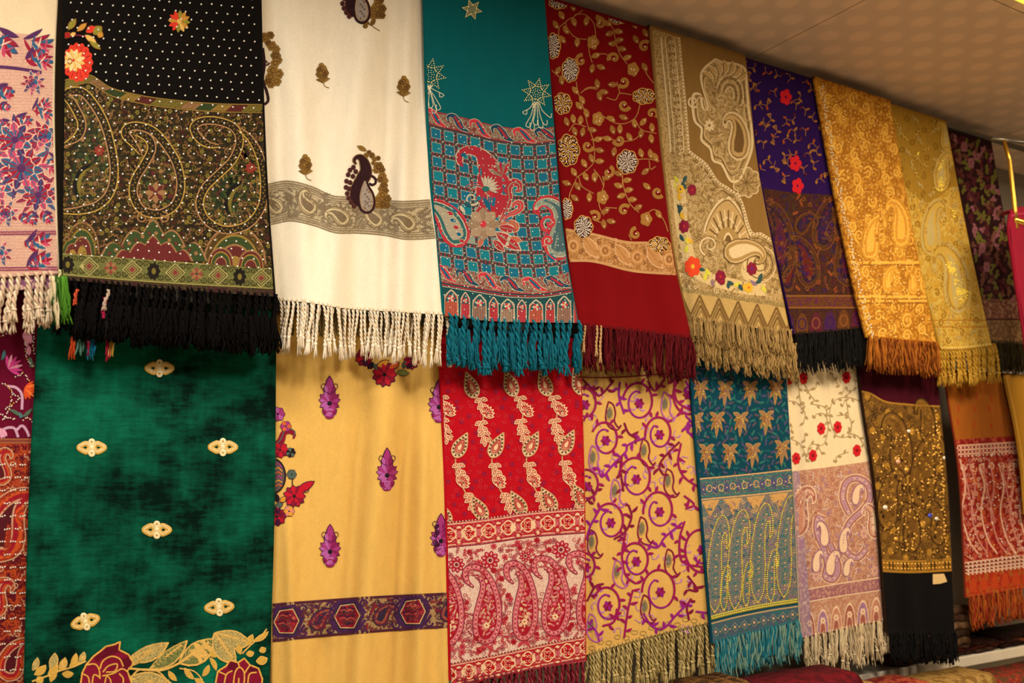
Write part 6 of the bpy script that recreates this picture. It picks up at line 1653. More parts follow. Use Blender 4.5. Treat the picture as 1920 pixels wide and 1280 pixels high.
    def fl(b, x, y, k):
        m = (rl, rr, thread('#9a5a5a'))
        if k % 4 == 0: b.flower(x, y, 6.5, 7, m[k % 3], drk, lay=.95, raise_=.05)
        elif k % 4 == 1: curl(b, x, y, 4.6, m[k % 3], r, 1.5, .95)
        else: sprig(b, x, y, 7, (m[k % 3], m[(k + 1) % 3]), r, .95)
    scatter(p, 842, 1100, 1015, 1240, 9., fl, r, av, inside=lambda x, y: t2(x) + 5 < y < t3(x) - 5)
    border(t3, 44, 'woven_border')
    hb = s.part('scalloped_hem'); hb.patch(off(t3, 44), off(s.hem, 0), brocade('#b04a50', '#90202c', scale=260), .7)
    f1, f2 = thread('#6a1420', var=.4), thread('#8a3038', var=.4)
    fringe(s, 'twist', f1, 850, 1098, 24, 90, 4.6, tilt=.12, lay=-1, mat2=f2); fringe(s, 'twist', f1, 850, 1098, 16, 90, 4.8, tilt=.1, lay=-8)
    s.finish()

def l5():
    s = mk('L5', 'fringed_shawl', 'tan shawl with curling magenta vines and khaki twisted fringe', [(1089, 600), (1091, 700), (1098, 950), (1098, 1235)], [(1292, 640), (1296, 720), (1310, 900), (1334, 1180)], [(1098, 1228), (1165, 1208), (1240, 1188), (1334, 1166)], D_LO + .004, cloth_mat('#dcae62', '#d6a552', var=.07), seed=15, wave=.003,
           folds=[(1104, 700, 1108, 1230, 8, -.006)])
    r = random.Random(15); C = cr(960, 620); D = cr(960, 930)
    mg, mr, pu, li, mv = thread('#8e1450'), thread('#781038'), thread('#8a1a7a'), thread('#b47ab0'), thread('#a85a9a')
    gy, kh = thread('#6d6650'), thread('#a08a58')
    b = s.part('top_seam'); b.line([(1088, 707), (1130, 708), (1180, 706), (1215, 703), (1296, 698)], 2, mr, 1.1)
    b.patch(lambda x: 0 * x + 692., lambda x: 0 * x + 706., brocade('#a98a50', '#c0984e', scale=300), .4)
    def spi(f, x, y, R, a0, dirn, fl=True, m=mg, m2=pu):
        px, py = f(x, y); R /= 3.658; k = s.part('embroidered_spiral', 'vine curled round a small flower')
        n = 46; t = np.linspace(0, 1, n); th = a0 - .7 + dirn * t * 1.18 * 2 * PI; rr = R * (1.22 - .55 * t)
        P = np.c_[px + .86 * rr * np.cos(th), py + 1.12 * rr * np.sin(th)]
        k.ribbon(P[:26], 4.2, m, 1.2, raise_=.5); k.ribbon(P[25:], 3.4, m2, 1.2, raise_=.5)
        for i in (3, 9, 15, 21):
            a = math.atan2(P[i, 1] - py, P[i, 0] - px) + .5 * dirn
            k.leaf(*P[i], P[i, 0] + 13 * math.cos(a), P[i, 1] + 13 * math.sin(a), 5.6, m, 1.2)
        k.leaf(*P[-1], P[-1][0] + 7, P[-1][1] + 4, 4.5, m2, 1.2)
        if fl:
            q = s.part('embroidered_flower', under=k); q.flower(px + 1, py + 2, 10.5, 6, mg, m2, mats=[mg, pu, mr], lay=1.5, pw=.6, asp=.9, cr=.15)
            k.ribbon(smooth([(px - 2, py + 6), (px - 8, py + 14), (px - 14, py + 12)], 10), 2.4, li, 1.1)
    for (x, y, R, a0, d) in ((870, 490, 105, -2.2, 1), (1010, 705, 92, -2.6, 1), (640, 745, 92, -2., 1), (850, 1010, 112, -2.3, 1), (500, 500, 85, -1.9, 1), (1205, 430, 110, 1.2, 1), (515, 1060, 85, -1.9, 1)): spi(C, x, y, R, a0, d)
    for (x, y, R, a0, d) in ((1010, 100, 105, -2.6, 1), (675, 175, 100, -2.2, 1), (850, 440, 95, -2.2, 1), (1015, 650, 118, -2.5, 1), (655, 745, 95, -2.1, 1), (1300, 360, 120, 2., 1), (505, 480, 70, -1.8, 1)): spi(D, x, y, R, a0, d)
    def bird(f, x, y, fl=1):
        px, py = f(x, y); k = s.part('embroidered_teardrop', 'grey-hearted teardrop outlined in maroon')
        P = smooth([(px - 2 * fl, py - 26), (px + 7 * fl, py - 20), (px + 11 * fl, py - 4), (px + 9 * fl, py + 10), (px + 16 * fl, py + 22), (px + 22 * fl, py + 18), (px + 14 * fl, py + 27), (px, py + 22), (px - 7 * fl, py + 8), (px - 6 * fl, py - 10), (px - 2 * fl, py - 26)], 44)
        k.ribbon(P, 2.7, mr if x % 3 else mv, 1.2, raise_=.3)
        k.blob(px - .5 * fl, py - 4, 4.4, 9.5, gy, 1.2); k.ring(px - .5 * fl, py - 4, 6, 12, 1.3, kh, 1.3)
    for p in ((670, 580), (1050, 515), (555, 880), (905, 835), (1070, 1040), (705, 1110)): bird(C, *p)
    for p in ((545, 325), (890, 235), (1075, 455), (720, 530), (910, 770), (540, 900)): bird(D, *p)
    def vine(f, pts, m, w=3.9):
        k = s.part('embroidered_vine'); P = smooth(f(pts)); k.ribbon(P, w, m, 1.15, raise_=.5)
        for i, (x, y, a) in enumerate(k.along(P, 13)):
            if i == 0: continue
            g = a + (1.1 if i % 2 else -1.1); l = 11 + 3 * (i % 3)
            k.leaf(x, y, x + l * math.cos(g), y + l * math.sin(g), 5.8, m, 1.2, bend=.25)
    for i, p in enumerate(([(480, 330), (570, 420), (610, 440), (700, 340)], [(1120, 300), (1115, 400), (1140, 490), (1245, 555)], [(920, 730), (800, 780), (780, 830), (700, 910), (620, 1000), (590, 930)], [(1150, 760), (1050, 860), (1010, 930), (1040, 990)], [(1160, 770), (1140, 900), (1180, 1000), (1285, 1075)], [(740, 350), (735, 450), (770, 570)], [(755, 850), (745, 950), (765, 1100)], [(930, 340), (980, 410), (1050, 330)], [(1190, 580), (1240, 640), (1190, 660), (1250, 740)], [(770, 630), (800, 700), (860, 740)], [(490, 620), (520, 560)], [(1190, 340), (1230, 420)], [(480, 1180), (560, 1130), (590, 1060)], [(1180, 1130), (1250, 1190), (1190, 1220)])): vine(C, p, (mr, mg, pu)[i % 3])
    for i, p in enumerate(([(510, 300), (540, 200), (620, 60)], [(780, 250), (755, 400), (780, 540), (850, 600)], [(700, 295), (780, 240), (820, 140), (800, 60)], [(1170, 180), (1050, 280), (1000, 350), (920, 330)], [(1185, 170), (1150, 300), (1170, 450), (1310, 485)], [(515, 720), (570, 620), (630, 600)], [(900, 800), (960, 890), (1040, 905), (1130, 810), (1220, 720)], [(770, 970), (785, 850), (800, 760), (830, 640)], [(1205, 545), (1275, 645), (1210, 640)], [(600, 1000), (580, 930), (520, 860)], [(690, 420), (720, 440)], [(1215, 850), (1200, 760), (1230, 700)], [(1260, 790), (1340, 800)], [(620, 890), (700, 860), (720, 770)])): vine(D, p, (pu, mg, mr)[i % 3])
    k = s.part('lilac_tendrils', 'thin lilac tendrils', 'stuff')
    for (x, y, kk) in [(1100 + r.uniform(0, 215), 715 + r.uniform(0, 470), i) for i in range(70)]:
        a = r.uniform(0, 6.28)
        k.line([(x, y), (x + 9 * math.cos(a), y + 9 * math.sin(a)), (x + 15 * math.cos(a + .9), y + 15 * math.sin(a + .9))], 1.6, li, .9); k.leaf(x, y, x + 8 * math.cos(a + 2), y + 8 * math.sin(a + 2), 4, li, .9)
    for i in range(14):
        x = 1110 + i * 16; y = float(s.hem(x)) - 10 - 6 * (i % 2); k.ring(x, y, 6, 4, 1., thread('#8a7a48'), .9, n=10); 
    f1, f2 = thread('#bfa870', var=.3), thread('#96814c', var=.3)
    fringe(s, 'twist', f1, 1100, 1338, 34, 92, 4, tilt=.13, lay=-1, mat2=f2, jl=.18); fringe(s, 'twist', f2, 1100, 1338, 26, 98, 4.2, tilt=.15, lay=-8, mat2=f1, jl=.15)
    s.finish()

def l6():
    s = mk('L6', 'fringed_shawl', 'peacock-blue shawl with gold leaf sprigs, yellow beaded paisley and turquoise fringe', [(1294, 640), (1297, 700), (1312, 900), (1337, 1210)], [(1468, 640), (1473, 700), (1485, 900), (1498, 1175)], [(1337, 1206), (1400, 1190), (1498, 1166)], D_LO + .018, cloth_mat('#0b4152', var=.08), seed=16, wave=.003, edge=.010)
    r = random.Random(16)
    tq, te, gd, pk, pu, cr_ = thread('#2f6f6a'), thread('#1a5a60'), thread('#b08a3e'), thread('#a87a70'), thread('#4a4a70'), thread('#c8a26a')
    yb = shiny('#d8c41e', .25); ob = shiny('#d89a1e', .25)
    t1 = scurve([(1300, 897), (1400, 888), (1500, 877)]); t2 = off(t1, 42)
    t3 = scurve([(1325, 1158), (1380, 1144), (1440, 1132), (1505, 1122)])
    g = s.part('woven_twigs', 'small teal twigs in the blue ground', 'stuff'); g.clip(None, t1)
    scatter(g, 1296, 1488, 690, 895, 11, lambda b, x, y, k: sprig(b, x, y, 5.5, ((tq, te, pu, thread('#5a4a58'))[k % 4],) * 2, r, .5, asp=.85), r)
    for (x, y) in ((1314, 732), (1360, 733), (1407, 733), (1455, 731), (1305, 792), (1345, 791), (1389, 791), (1437, 788), (1325, 851), (1369, 851), (1412, 849), (1467, 844)):
        b = s.part('embroidered_sprig', 'gold and rose leaf sprig')
        for (a, l, w_) in ((1.62, 36, 7), (1.25, 27, 6), (1.98, 26, 6), (-.55, 15, 8), (-2.6, 15, 8), (.55, 15, 6), (2.6, 14, 6)):
            leaf2(b, x, y - 10, x + l * 1.05 * math.cos(a), y - 10 + l * math.sin(a), w_ * .75, (thread('#86604e'), thread('#3f5a58'), thread('#7a4a34'))[int(l) % 3], gd, 1.2 + .02 * (l % 5), ew=1.4, vein=gd)
        for k in range(6): b.dot(x + r.uniform(-6, 6), y + r.uniform(-10, 10), 1.3, (ob, yb)[k % 2], 1.6, n=5)
    def border(ta, H):
        b = band(s, 'woven_border', ta, off(ta, H), brocade('#3a5a66', '#54506a', '#7d7a68', scale=300), .6)
        xs = np.linspace(1300, 1505, 50)
        for o, m in ((1.5, cr_), (6, tq), (H - 6, tq), (H - 1.5, cr_)): b.ribbon(np.c_[xs, ta(xs) + o], 2.2, m, 1.)
        for k, x in enumerate(np.arange(1308, 1505, 22.)):
            y = float(ta(x)) + H / 2
            b.ring(x, y, 9, 9, 2, tq, 1., lobes=4, amp=.3); b.ring(x, y, 5, 6, 1.4, cr_, 1.1); b.flower(x + 11, y, 8, 6, pu, cr_, lay=1., asp=.8)
            for q in range(4): b.dot(x + r.uniform(-9, 9), y + r.uniform(-8, 8), 1.2, (yb, ob)[q % 2], 1.4, n=5)
        return b
    border(t1, 42)
    f = s.part('woven_field', 'grey-green paisley field', 'stuff'); f.patch(t2, t3, brocade('#7d7468', '#5c6866', '#8a7a78', scale=280, amt=.4), .6)
    for k, x in enumerate(np.arange(1310, 1510, 43.)):
        b = s.part('netted_triangle', 'tan net triangle'); y = float(t2(x + 21)); b.poly([(x + 3, float(t2(x + 3)) + 2), (x + 21, y + 1), (x + 39, float(t2(x + 39)) + 2), (x + 22, y + 33)], thread('#c09458'), .9)
        for q in range(22): b.dot(x + 21 + r.uniform(-1, 1) * (16 - q * .6), y + 5 + q * 1.1, .8, thread('#8a6230'), 1.2, dome=.05)
    def fl(b, x, y, k):
        m = (tq, pu, cr_, pk, thread('#3f6a80'), te)
        (sprig(b, x, y, 6, (m[k % 6], m[(k + 2) % 6]), r, .8, asp=.8) if k % 2 else curl(b, x, y, 4.5, m[k % 6], r, 1.5, .8, asp=.8))
    scatter(f, 1318, 1500, 938, 1150, 9.5, fl, r, inside=lambda x, y: t2(x) + 6 < y < t3(x) - 2)
    for i, (x, y, h, fl_) in enumerate(((1340, 1078, 195, 1), (1378, 1070, 200, 1), (1421, 1058, 200, 1), (1470, 1046, 205, 1), (1357, 1112, 90, 1), (1399, 1104, 90, 1), (1445, 1090, 105, 1))):
        b = s.part('beaded_paisley', 'slim paisley outlined in yellow beads')
        o, sp = b.paisley(x, y, h, .02, fl_, [(1, brocade('#7d7468', '#5c6866', '#8a7a78', scale=280, amt=.4)), (.6, brocade('#6a7a70', '#7a6a60', '#3f6a70', scale=280, amt=.4))], thread('#2f5a50'), 1.6, lay=1., asp=.30, hook=1.0, wide=.84)
        for k, (u, v, a) in enumerate(b.along(o, 4.)): b.dot(u, v, 1.65, yb if k % 5 else ob, 1.7, n=5, asp=.9)
        for k, (u, v, a) in enumerate(b.along(sp, 7)): b.leaf(u, v, u + 5 * math.cos(a + .8), v + 5 * math.sin(a + .8), 2.6, (cr_, tq, pk)[k % 3], 1.6)
    b = s.part('beaded_line', 'line of yellow beads'); xs = np.linspace(1325, 1505, 60)
    b.ribbon(np.c_[xs, t3(xs) + 2], 9, thread('#7d7a50'), 1.)
    for o in (0, 4):
        for (u, v, a) in b.along(np.c_[xs, t3(xs) + o], 3.6): b.dot(u, v, 1.7, yb, 1.3, n=5)
    t4 = off(t3, 10)
    bb = s.part('woven_border'); bb.patch(t4, off(s.hem, 0), brocade('#3f5a66', '#5a5670', '#2f6a6a', scale=300), .6)
    for k, x in enumerate(np.arange(1342, 1500, 18.)):
        y = (float(t4(x)) + float(s.hem(x))) / 2; diamond(bb, x, y, 8, 9, [thread('#8a8070'), te, pu, cr_], 1.); sprig(bb, x + 9, y, 6, (tq, pu), r, 1.); bb.dot(x + 9, y, 1.5, ob, 1.4)
    bb.ribbon(np.c_[xs, t4(xs) + 3], 2, cr_, 1.); bb.ribbon(np.c_[xs, s.hem(xs) - 3], 2.5, te, 1.)
    f1, f2 = thread('#1f7484', var=.4), thread('#7a9a88', var=.4)
    fringe(s, 'yarn', f1, 1340, 1500, 26, 74, 5, tilt=.12, lay=-1, mat2=f2); fringe(s, 'fluff', f1, 1340, 1500, 20, 76, 7, tilt=.12, lay=-7, mat2=f2)
    s.finish()

def l7():
    s = mk('L7', 'fringed_shawl', 'ivory shawl with tiny red flowers above a dusty pink paisley border, cream fringe', [(1472, 640), (1476, 700), (1487, 900), (1502, 1200)], [(1605, 640), (1611, 700), (1632, 870), (1670, 1170)], [(1500, 1196), (1530, 1190), (1600, 1174), (1670, 1160)], D_LO + .004, cloth_mat('#ecd6ac', var=.04), seed=17, wave=.003, edge=.012,
           folds=[(1488, 700, 1512, 1200, 10, -.012)])
    r = random.Random(17); A = cr(1400, 620); B = cr(1400, 930)
    br, red, drd = thread('#a48a5e'), thread('#c01a22'), thread('#7a1020')
    for (x, y) in ((290, 330), (390, 325), (685, 320), (512, 670), (625, 660), (340, 875), (455, 855), (757, 820)):
        b = s.part('embroidered_flower'); px, py = A(x, y)
        for k in range(7): b.blob(px + 6 * .8 * math.cos(k * .9), py + 7.5 * math.sin(k * .9), 3.3, 4.2, red, 1.3, dome=.3)
        b.blob(px, py, 2.4, 3., drd, 1.7)
    v = s.part('embroidered_vine', 'thin brown vines')
    for p in ([(350, 300), (370, 480), (400, 520), (370, 560)], [(420, 410), (390, 350)], [(480, 350), (470, 400), (420, 410), (470, 480)], [(680, 380), (650, 440)], [(740, 340), (750, 400), (690, 410)], [(270, 480), (340, 490), (400, 560), (390, 640)], [(590, 480), (570, 560), (580, 640), (620, 720), (700, 720), (720, 640), (690, 580), (620, 580)], [(590, 490), (640, 460), (720, 460), (790, 490)], [(470, 600), (480, 570), (530, 570), (560, 640), (540, 760), (500, 790)], [(690, 700), (760, 720), (810, 790), (830, 850)], [(300, 740), (360, 770), (400, 840), (410, 900)], [(420, 860), (430, 790), (480, 780), (520, 850)], [(270, 600), (310, 650), (300, 700)], [(620, 900), (620, 860), (700, 830)], [(440, 500), (530, 520), (560, 580)], [(640, 380), (600, 330), (590, 290)], [(400, 700), (400, 760)], [(660, 520), (680, 470), (700, 580)]):
        v.vine(A(p), 1.2, br, br, 13, 8, 4, .9)
    t1 = scurve([(1480, 884), (1550, 876), (1640, 863)])
    pk, pl, iv, mv, dp = thread('#b98068'), thread('#c89a82'), thread('#e0bfa0'), thread('#9a7090'), thread('#9a5a4c')
    f = s.part('woven_field', 'dusty pink paisley field', 'stuff'); f.patch(t1, off(s.hem, 0), brocade('#bf8a70', '#b07860', '#c9a084', scale=190, amt=.5), .6)
    def fl(b, x, y, k):
        m = (pl, dp, iv, mv); (curl(b, x, y, 5, m[k % 4], r, 1.6, .85, asp=.75) if k % 2 else sprig(b, x, y, 6.5, (m[k % 4], m[(k + 1) % 4]), r, .85, asp=.75))
    scatter(f, 1488, 1665, 885, 1085, 11.5, fl, r, inside=lambda x, y: s.xl(y) + 3 < x < s.xr(y) - 3 and y > t1(x) + 8)
    ZL = lambda pts: [(1312 + x / 3.158, 880 + y / 3.158) for x, y in pts]
    for pts in ([(885, 262), (848, 170), (868, 78), (930, 52), (995, 90), (1008, 170), (965, 240), (915, 285), (880, 330), (850, 420), (880, 500), (940, 520), (985, 470)], [(735, 300), (700, 290), (695, 370), (735, 470), (755, 560), (745, 630), (790, 650), (820, 590), (800, 510), (770, 440)], [(560, 300), (600, 220), (580, 120), (560, 90)]):
        b = s.part('woven_paisley', 'curling mauve-edged paisley'); sp_ = smooth(ZL(pts), 70); b.ribbon(sp_, 17, iv, 1., across=3); b.ribbon(sp_, 13.5, thread('#9a6258'), 1.15, across=3); b.ribbon(sp_, 8, thread('#b48a94'), 1.2, across=2)
        for (qx, qy, a) in b.along(sp_, 5): b.dot(qx, qy, 1.6, (iv, mv)[int(qx) % 2], 1.3, n=5, dome=.1)
    for (x, y, rx, ry, a) in ((925, 160, 7, 16, .2), (775, 570, 8, 19, .15), (850, 440, 7, 18, -.1), (740, 400, 5, 18, 0), (690, 560, 9, 16, 0), (870, 590, 6, 14, .2)):
        b = s.part('woven_teardrop', 'ivory teardrop'); px, py = ZL([(x, y)])[0]; b.paisley(px, py, ry * 2.9, a, 1 if x % 20 else -1, [(1, dp), (.8, iv)], mv, 1.4, lay=1.4, asp=.62)
    for (x, y, h, a, fl_) in ((1497, 970, 100, 0, 1), (1640, 985, 70, 0, -1)):
        b = s.part('woven_paisley', 'pale pink paisley'); _o, _s = b.paisley(x, y, h, a, fl_, [(1, pk), (.85, dp), (.68, pl), (.34, iv)], iv, 2., lay=1., asp=.7)
        infill(b, _o, 9, (pl, dp, iv, pk), r, 1.5, .7, k0=.8, size=4)
    for (x, y) in ((1502, 1020), (1508, 1080), (1620, 1000), (1640, 1070), (1530, 1080)):
        b = s.part('woven_flower'); b.flower(x, y, 11, 7, pl, mv, lay=1.1, asp=.75, outline=mv)
    bt = scurve([(1500, 1106), (1560, 1095), (1660, 1080)])
    b = band(s, 'woven_stripe', bt, off(bt, 26), brocade('#a8706a', '#8e5a70', '#c09080', scale=220), .9, iv, 2.2)
    b = s.part('arch_row')
    for i, x in enumerate(np.arange(1518, 1665, 25.)):
        y = float(s.hem(x)) - 2
        for q, (k, m) in enumerate(((1, iv), (.9, (dp, mv, pk)[i % 3]), (.6, pl), (.4, dp))): arch(b, x, y, 22 * k, 44 * k, m, .9 + .1 * q)
        b.flower(x, y - 22, 7, 6, iv, dp, lay=1.4, asp=.8)
    sd = s.part('side_fold', 'lilac-grey side of the fold'); sd.patch(t1, off(s.hem, 0), brocade('#9a7a90', '#a88a94', '#c0a0a0', scale=190), 1.6, x0=lambda y: s.xl(y), x1=lambda y: s.xl(y) + 12 + (y - 880) * .03)
    f1, f2 = thread('#dcc8a0', var=.25), thread('#b9a07a', var=.3)
    fringe(s, 'yarn', f1, 1506, 1672, 26, 70, 4.2, tilt=.12, lay=-1, mat2=f2, jl=.25); fringe(s, 'twist', f1, 1500, 1672, 20, 74, 4, tilt=.14, lay=-7, mat2=f2, jl=.3)
    s.finish()

def l8():
    s = mk('L8', 'fringed_shawl', 'brown and gold sequinned shawl with maroon top, black end and black fringe', [(1608, 640), (1612, 700), (1640, 900), (1664, 1190)], [(1752, 640), (1760, 730), (1776, 900), (1790, 1190)], [(1664, 1186), (1790, 1186)], D_LO + .018, cloth_mat('#2a190d', var=.08), seed=18, wave=.004, edge=.010)
    r = random.Random(18)
    gd, br, dk, ol = thread('#a07428'), thread('#6d4a1c'), thread('#33200e'), thread('#7d5a24')
    sq, cl, bl = shiny('#ffc050', .2, .25, name='sequin'), shiny('#f6ead8', .1), shiny('#3a4ad8', .1)  # sequin glint put into the colour: bright yellow, barely metallic
    t1 = scurve([(1610, 733), (1630, 737), (1655, 751), (1700, 758), (1765, 762)]); t2 = scurve([(1640, 1047), (1700, 1050), (1795, 1046)]); t3 = off(t2, 24)
    mt = s.part('maroon_top', 'plain maroon cloth above the gold field'); mt.patch(lambda x: s.top(x) + 2, t1, cloth_mat('#42081a', var=.08), .3)
    f = s.part('woven_field', 'old-gold figured field', 'stuff'); f.patch(t1, t2, brocade('#4a3012', '#8a642a', '#6d4c1c', scale=130, amt=.5), .5)
    def fl(b, x, y, k):
        m = (dk, gd, br, ol, dk); (curl(b, x, y, 6.5, m[k % 5], r, 1.7, .85, asp=.7) if k % 3 else b.blob(x, y, 5, 7, (gd, ol)[k % 2], .85, lobes=5, amp=.25))
    scatter(f, 1615, 1785, 745, 1045, 12.5, fl, r, inside=lambda x, y: s.xl(y) + 3 < x < s.xr(y) - 3 and y > t1(x) + 6)
    for (x, y, h, fl_) in ((1690, 850, 130, -1), (1730, 900, 150, 1), (1665, 950, 120, 1), (1740, 800, 90, -1), (1710, 1000, 100, -1), (1760, 990, 90, -1)):
        b = s.part('woven_paisley'); _o, _s = b.paisley(x, y, h, 0, fl_, [(1, br), (.8, ol), (.6, br)], dk, 1.8, lay=1., asp=.6); infill(b, _o, 8, (dk, gd, ol, br), r, 1.5, .7, k0=.85)
    e = s.part('braid_edge', 'corded edge of the gold field'); xs = np.linspace(1612, 1762, 40); e.ribbon(np.c_[xs, t1(xs)], 3.4, gd, 1.1, raise_=.6)
    k = s.part('sequin_scatter', 'gold sequins and clear stones', 'stuff')
    for i in range(260):
        y = r.uniform(800, 1045); x = r.uniform(float(s.xl(y)) + 4, float(s.xr(y)) - 4); k.dot(x, y, r.uniform(1., 2.2), sq, 1.6, n=5, dome=.7)
    for y in np.arange(770, 1045, 7): k.dot(float(s.xr(y)) - 9 + r.uniform(-2, 2), y, 1.8, sq, 1.6, n=5)
    for (x, y, m, R) in ((1704, 808, cl, 3.4), (1660, 951, cl, 4.5), (1744, 966, bl, 4.2), (1756, 972, cl, 3.6), (1771, 858, cl, 3.4), (1684, 865, shiny('#f0b090', .1), 4.5), (1700, 880, sq, 4), (1680, 1010, sq, 4)):
        c = s.part('crystal', 'faceted stone'); c.dot(x, y, R, m, 1.8, n=8, dome=.8)
    b = band(s, 'sequin_band', t2, t3, brocade('#7a5218', '#a87a2c', scale=150, amt=.5), .7, gd, 4)
    for x in np.arange(1655, 1790, 6.5):
        b.ribbon([(x, float(t2(x)) + 5), (x + 1, float(t2(x)) + 19)], 2.2, (dk, gd)[int(x) % 2], 1.1)
        for q in range(2): b.dot(x + 3, float(t2(x)) + 7 + q * 9, 1.9, sq, 1.4, n=6)
    b = s.part('black_end', 'plain black cloth below the sequin band'); b.patch(t3, off(s.hem, 1), cloth_mat('#0b0908'), .4)
    c = s.part('paper_tag', 'small cream paper price tag'); c.poly([(1749, 1076), (1770, 1075), (1776, 1090), (1763, 1094), (1749, 1095)], plain('tag_paper', '#d2b278', .8), 2.4)
    bk = thread('#0e0c0c')
    fringe(s, 'yarn', bk, 1664, 1794, 22, 62, 4.6, tilt=.1, lay=-1); fringe(s, 'fluff', bk, 1668, 1796, 12, 60, 7, tilt=.1, lay=-7)
    s.finish()

def l9():
    s = mk('L9', 'fringed_shawl', 'burnt-orange and red shawl with silvery swirls, cut by the right frame edge', [(1768, 660), (1776, 730), (1795, 850), (1812, 1125)], [(1975, 660), (1985, 1125)], [(1812, 1120), (1985, 1092)], D_LO + .004, cloth_mat('#7a2a18', var=.08), seed=19, wave=.004)
    r = random.Random(19)
    sv, rd, pk, og = thread('#d8a890'), thread('#8e1418'), thread('#c07a70'), thread('#b4481c')
    bd = shiny('#f0dcc8', .2); gdb = shiny('#e8a840', .2)
    t1 = scurve([(1790, 824), (1985, 812)]); t2 = scurve([(1800, 1056), (1985, 1032)])
    mt = s.part('orange_top', 'plain burnt-orange cloth'); mt.patch(lambda x: s.top(x) + 2, t1, cloth_mat('#a05a1a', var=.08), .3)
    f = s.part('woven_field', 'red field with pale swirls', 'stuff'); f.patch(t1, t2, brocade('#7a1416', '#a02820', '#b4503a', scale=110, amt=.4), .5)
    for i in range(12):
        b = s.part('dart', 'small rust dart woven in the orange ground'); x, y = 1800 + (i % 4) * 30 + r.uniform(-8, 8), 735 + (i // 4) * 27 + r.uniform(-6, 6); b.leaf(x, y, x + 2, y + 13, 3.5, thread('#a83c18'), .9)
    for o in (12, 20, 28): 
        b = s.part('pale_stripe'); xs = np.linspace(1795, 1980, 40); b.ribbon(np.c_[xs, t1(xs) + o], 3.2, sv, 1.)
        for (u, v, a) in b.along(np.c_[xs, t1(xs) + o + 4], 7): b.dot(u, v, 1.6, bd, 1.2, n=5)
    b = s.part('silver_swirls', 'long pale swirls', 'stuff')
    for i in range(9):
        x = 1800 + i * 18; b.line([(x, 860 + 8 * (i % 3)), (x + 10, 910), (x + 4, 960), (x + 16, 1010), (x + 34, 1038)], 3., (sv, pk)[i % 2], 1., raise_=.2); b.spiral(x + 6, 875, 8, 1.2, i, 3, sv, 1.1, asp=.7)
        b.line([(x + 6, 870), (x + 18, 930), (x + 30, 980)], 2.6, (pk, og)[i % 2], 1.)
    scatter(b, 1798, 1930, 850, 1045, 12, lambda bb, x, y, k: curl(bb, x, y, 5, (sv, pk, og)[k % 3], r, 1.7, .9, asp=.7) if k % 2 else sprig(bb, x, y, 6.5, ((rd, pk, sv)[k % 3], og), r, .9, asp=.7), r)
    for i in range(150): 
        y = r.uniform(845, 1050); x = r.uniform(float(s.xl(y)) + 3, 1930); b.dot(x, y, r.uniform(1, 1.8), bd if i % 4 else gdb, 1.6, n=5)
    for o in (0, 7, 14, 20):
        b = s.part('pale_stripe'); xs = np.linspace(1800, 1980, 40); b.ribbon(np.c_[xs, t2(xs) + o], 3., sv, 1.)
        for (u, v, a) in b.along(np.c_[xs, t2(xs) + o + 3], 8): b.dot(u, v, 1.7, bd, 1.2, n=5)
    h = s.part('red_end', 'red woven end with arches'); h.patch(off(t2, 22), off(s.hem, 0), brocade('#a02a18', '#b83a1c', '#a85a24', scale=110), .6)
    for x in np.arange(1825, 1980, 20): arch(h, x, float(s.hem(x)) - 8, 15, 26, thread('#b4401c'), .9)
    f1, f2 = thread('#a8541c', var=.35), thread('#8a2a16', var=.35)
    fringe(s, 'yarn', f1, 1814, 1950, 18, 62, 4.6, tilt=.08, lay=-1, mat2=f2); fringe(s, 'yarn', f2, 1814, 1950, 14, 66, 5, tilt=.08, lay=-7, mat2=f1)
    s.finish()
    s = mk('L10', 'silk_shawl', 'plain mustard silk shawl in the right frame edge, over the burnt-orange one', [(1876, 640), (1883, 700), (1900, 780), (1912, 850), (1922, 960)], [(2000, 640), (2000, 960)], [(1900, 965), (2000, 960)], D_LO + .022, cloth_mat('#b8862a', rough=.5, var=.06), seed=20, wave=.006, folds=[(1890, 660, 1925, 960, 12, .012)], rodz=Z_ROD_LO)
    b = s.part('rolled_edge', 'rolled left edge'); ys = np.linspace(660, 955, 30); b.ribbon(np.c_[s.xl(ys) + 3, ys], 4, thread('#c49438'), 1., raise_=1.)
    s.finish()
for fn in (u1, u2, u3, u4, u5, u6, u7, u8, u9, u10, l1, l2, l3, l4, l5, l6, l7, l8, l9): fn()

# ------------------------------------------------------------------ rods, shelf and what lies on it
def rod(name, z, d, x0, x1, R, mat, label):
    V, F = tube_vf([(x0, -d, z), ((x0 + x1) / 2, -d, z), (x1, -d, z)], R, 14)
    e = empty(name, (x0, -d, z)); tag(e, label, 'rod')
    mesh_obj('pole', V, F, [mat], None, e, origin=(x0, -d, z))
    for x in (x0 + .02, (x0 + x1) / 2, x1 - .02):
        V, F = tube_vf([(x, -d, z), (x, -d / 2, z), (x, -.012, z)], .006, 8); mesh_obj('bracket', V, F, [mat], None, e, origin=(x0, -d, z))
        V, F = tube_vf([(x, -.012, z), (x, -.006, z), (x, 0, z)], .022, 14); mesh_obj('flange', V, F, [mat], None, e, origin=(x0, -d, z))
steel = plain('brushed_steel', '#8d8a84', .35, .9)
rod('hanging_rod', Z_ROD_UP + .003, D_UP - .012, -.6, 4.2, .009, steel, 'steel rod carrying the upper row of shawls')
rod('hanging_rod', Z_ROD_LO + .003, D_LO - .012, -.6, 4.2, .009, steel, 'steel rod carrying the lower row of shawls')

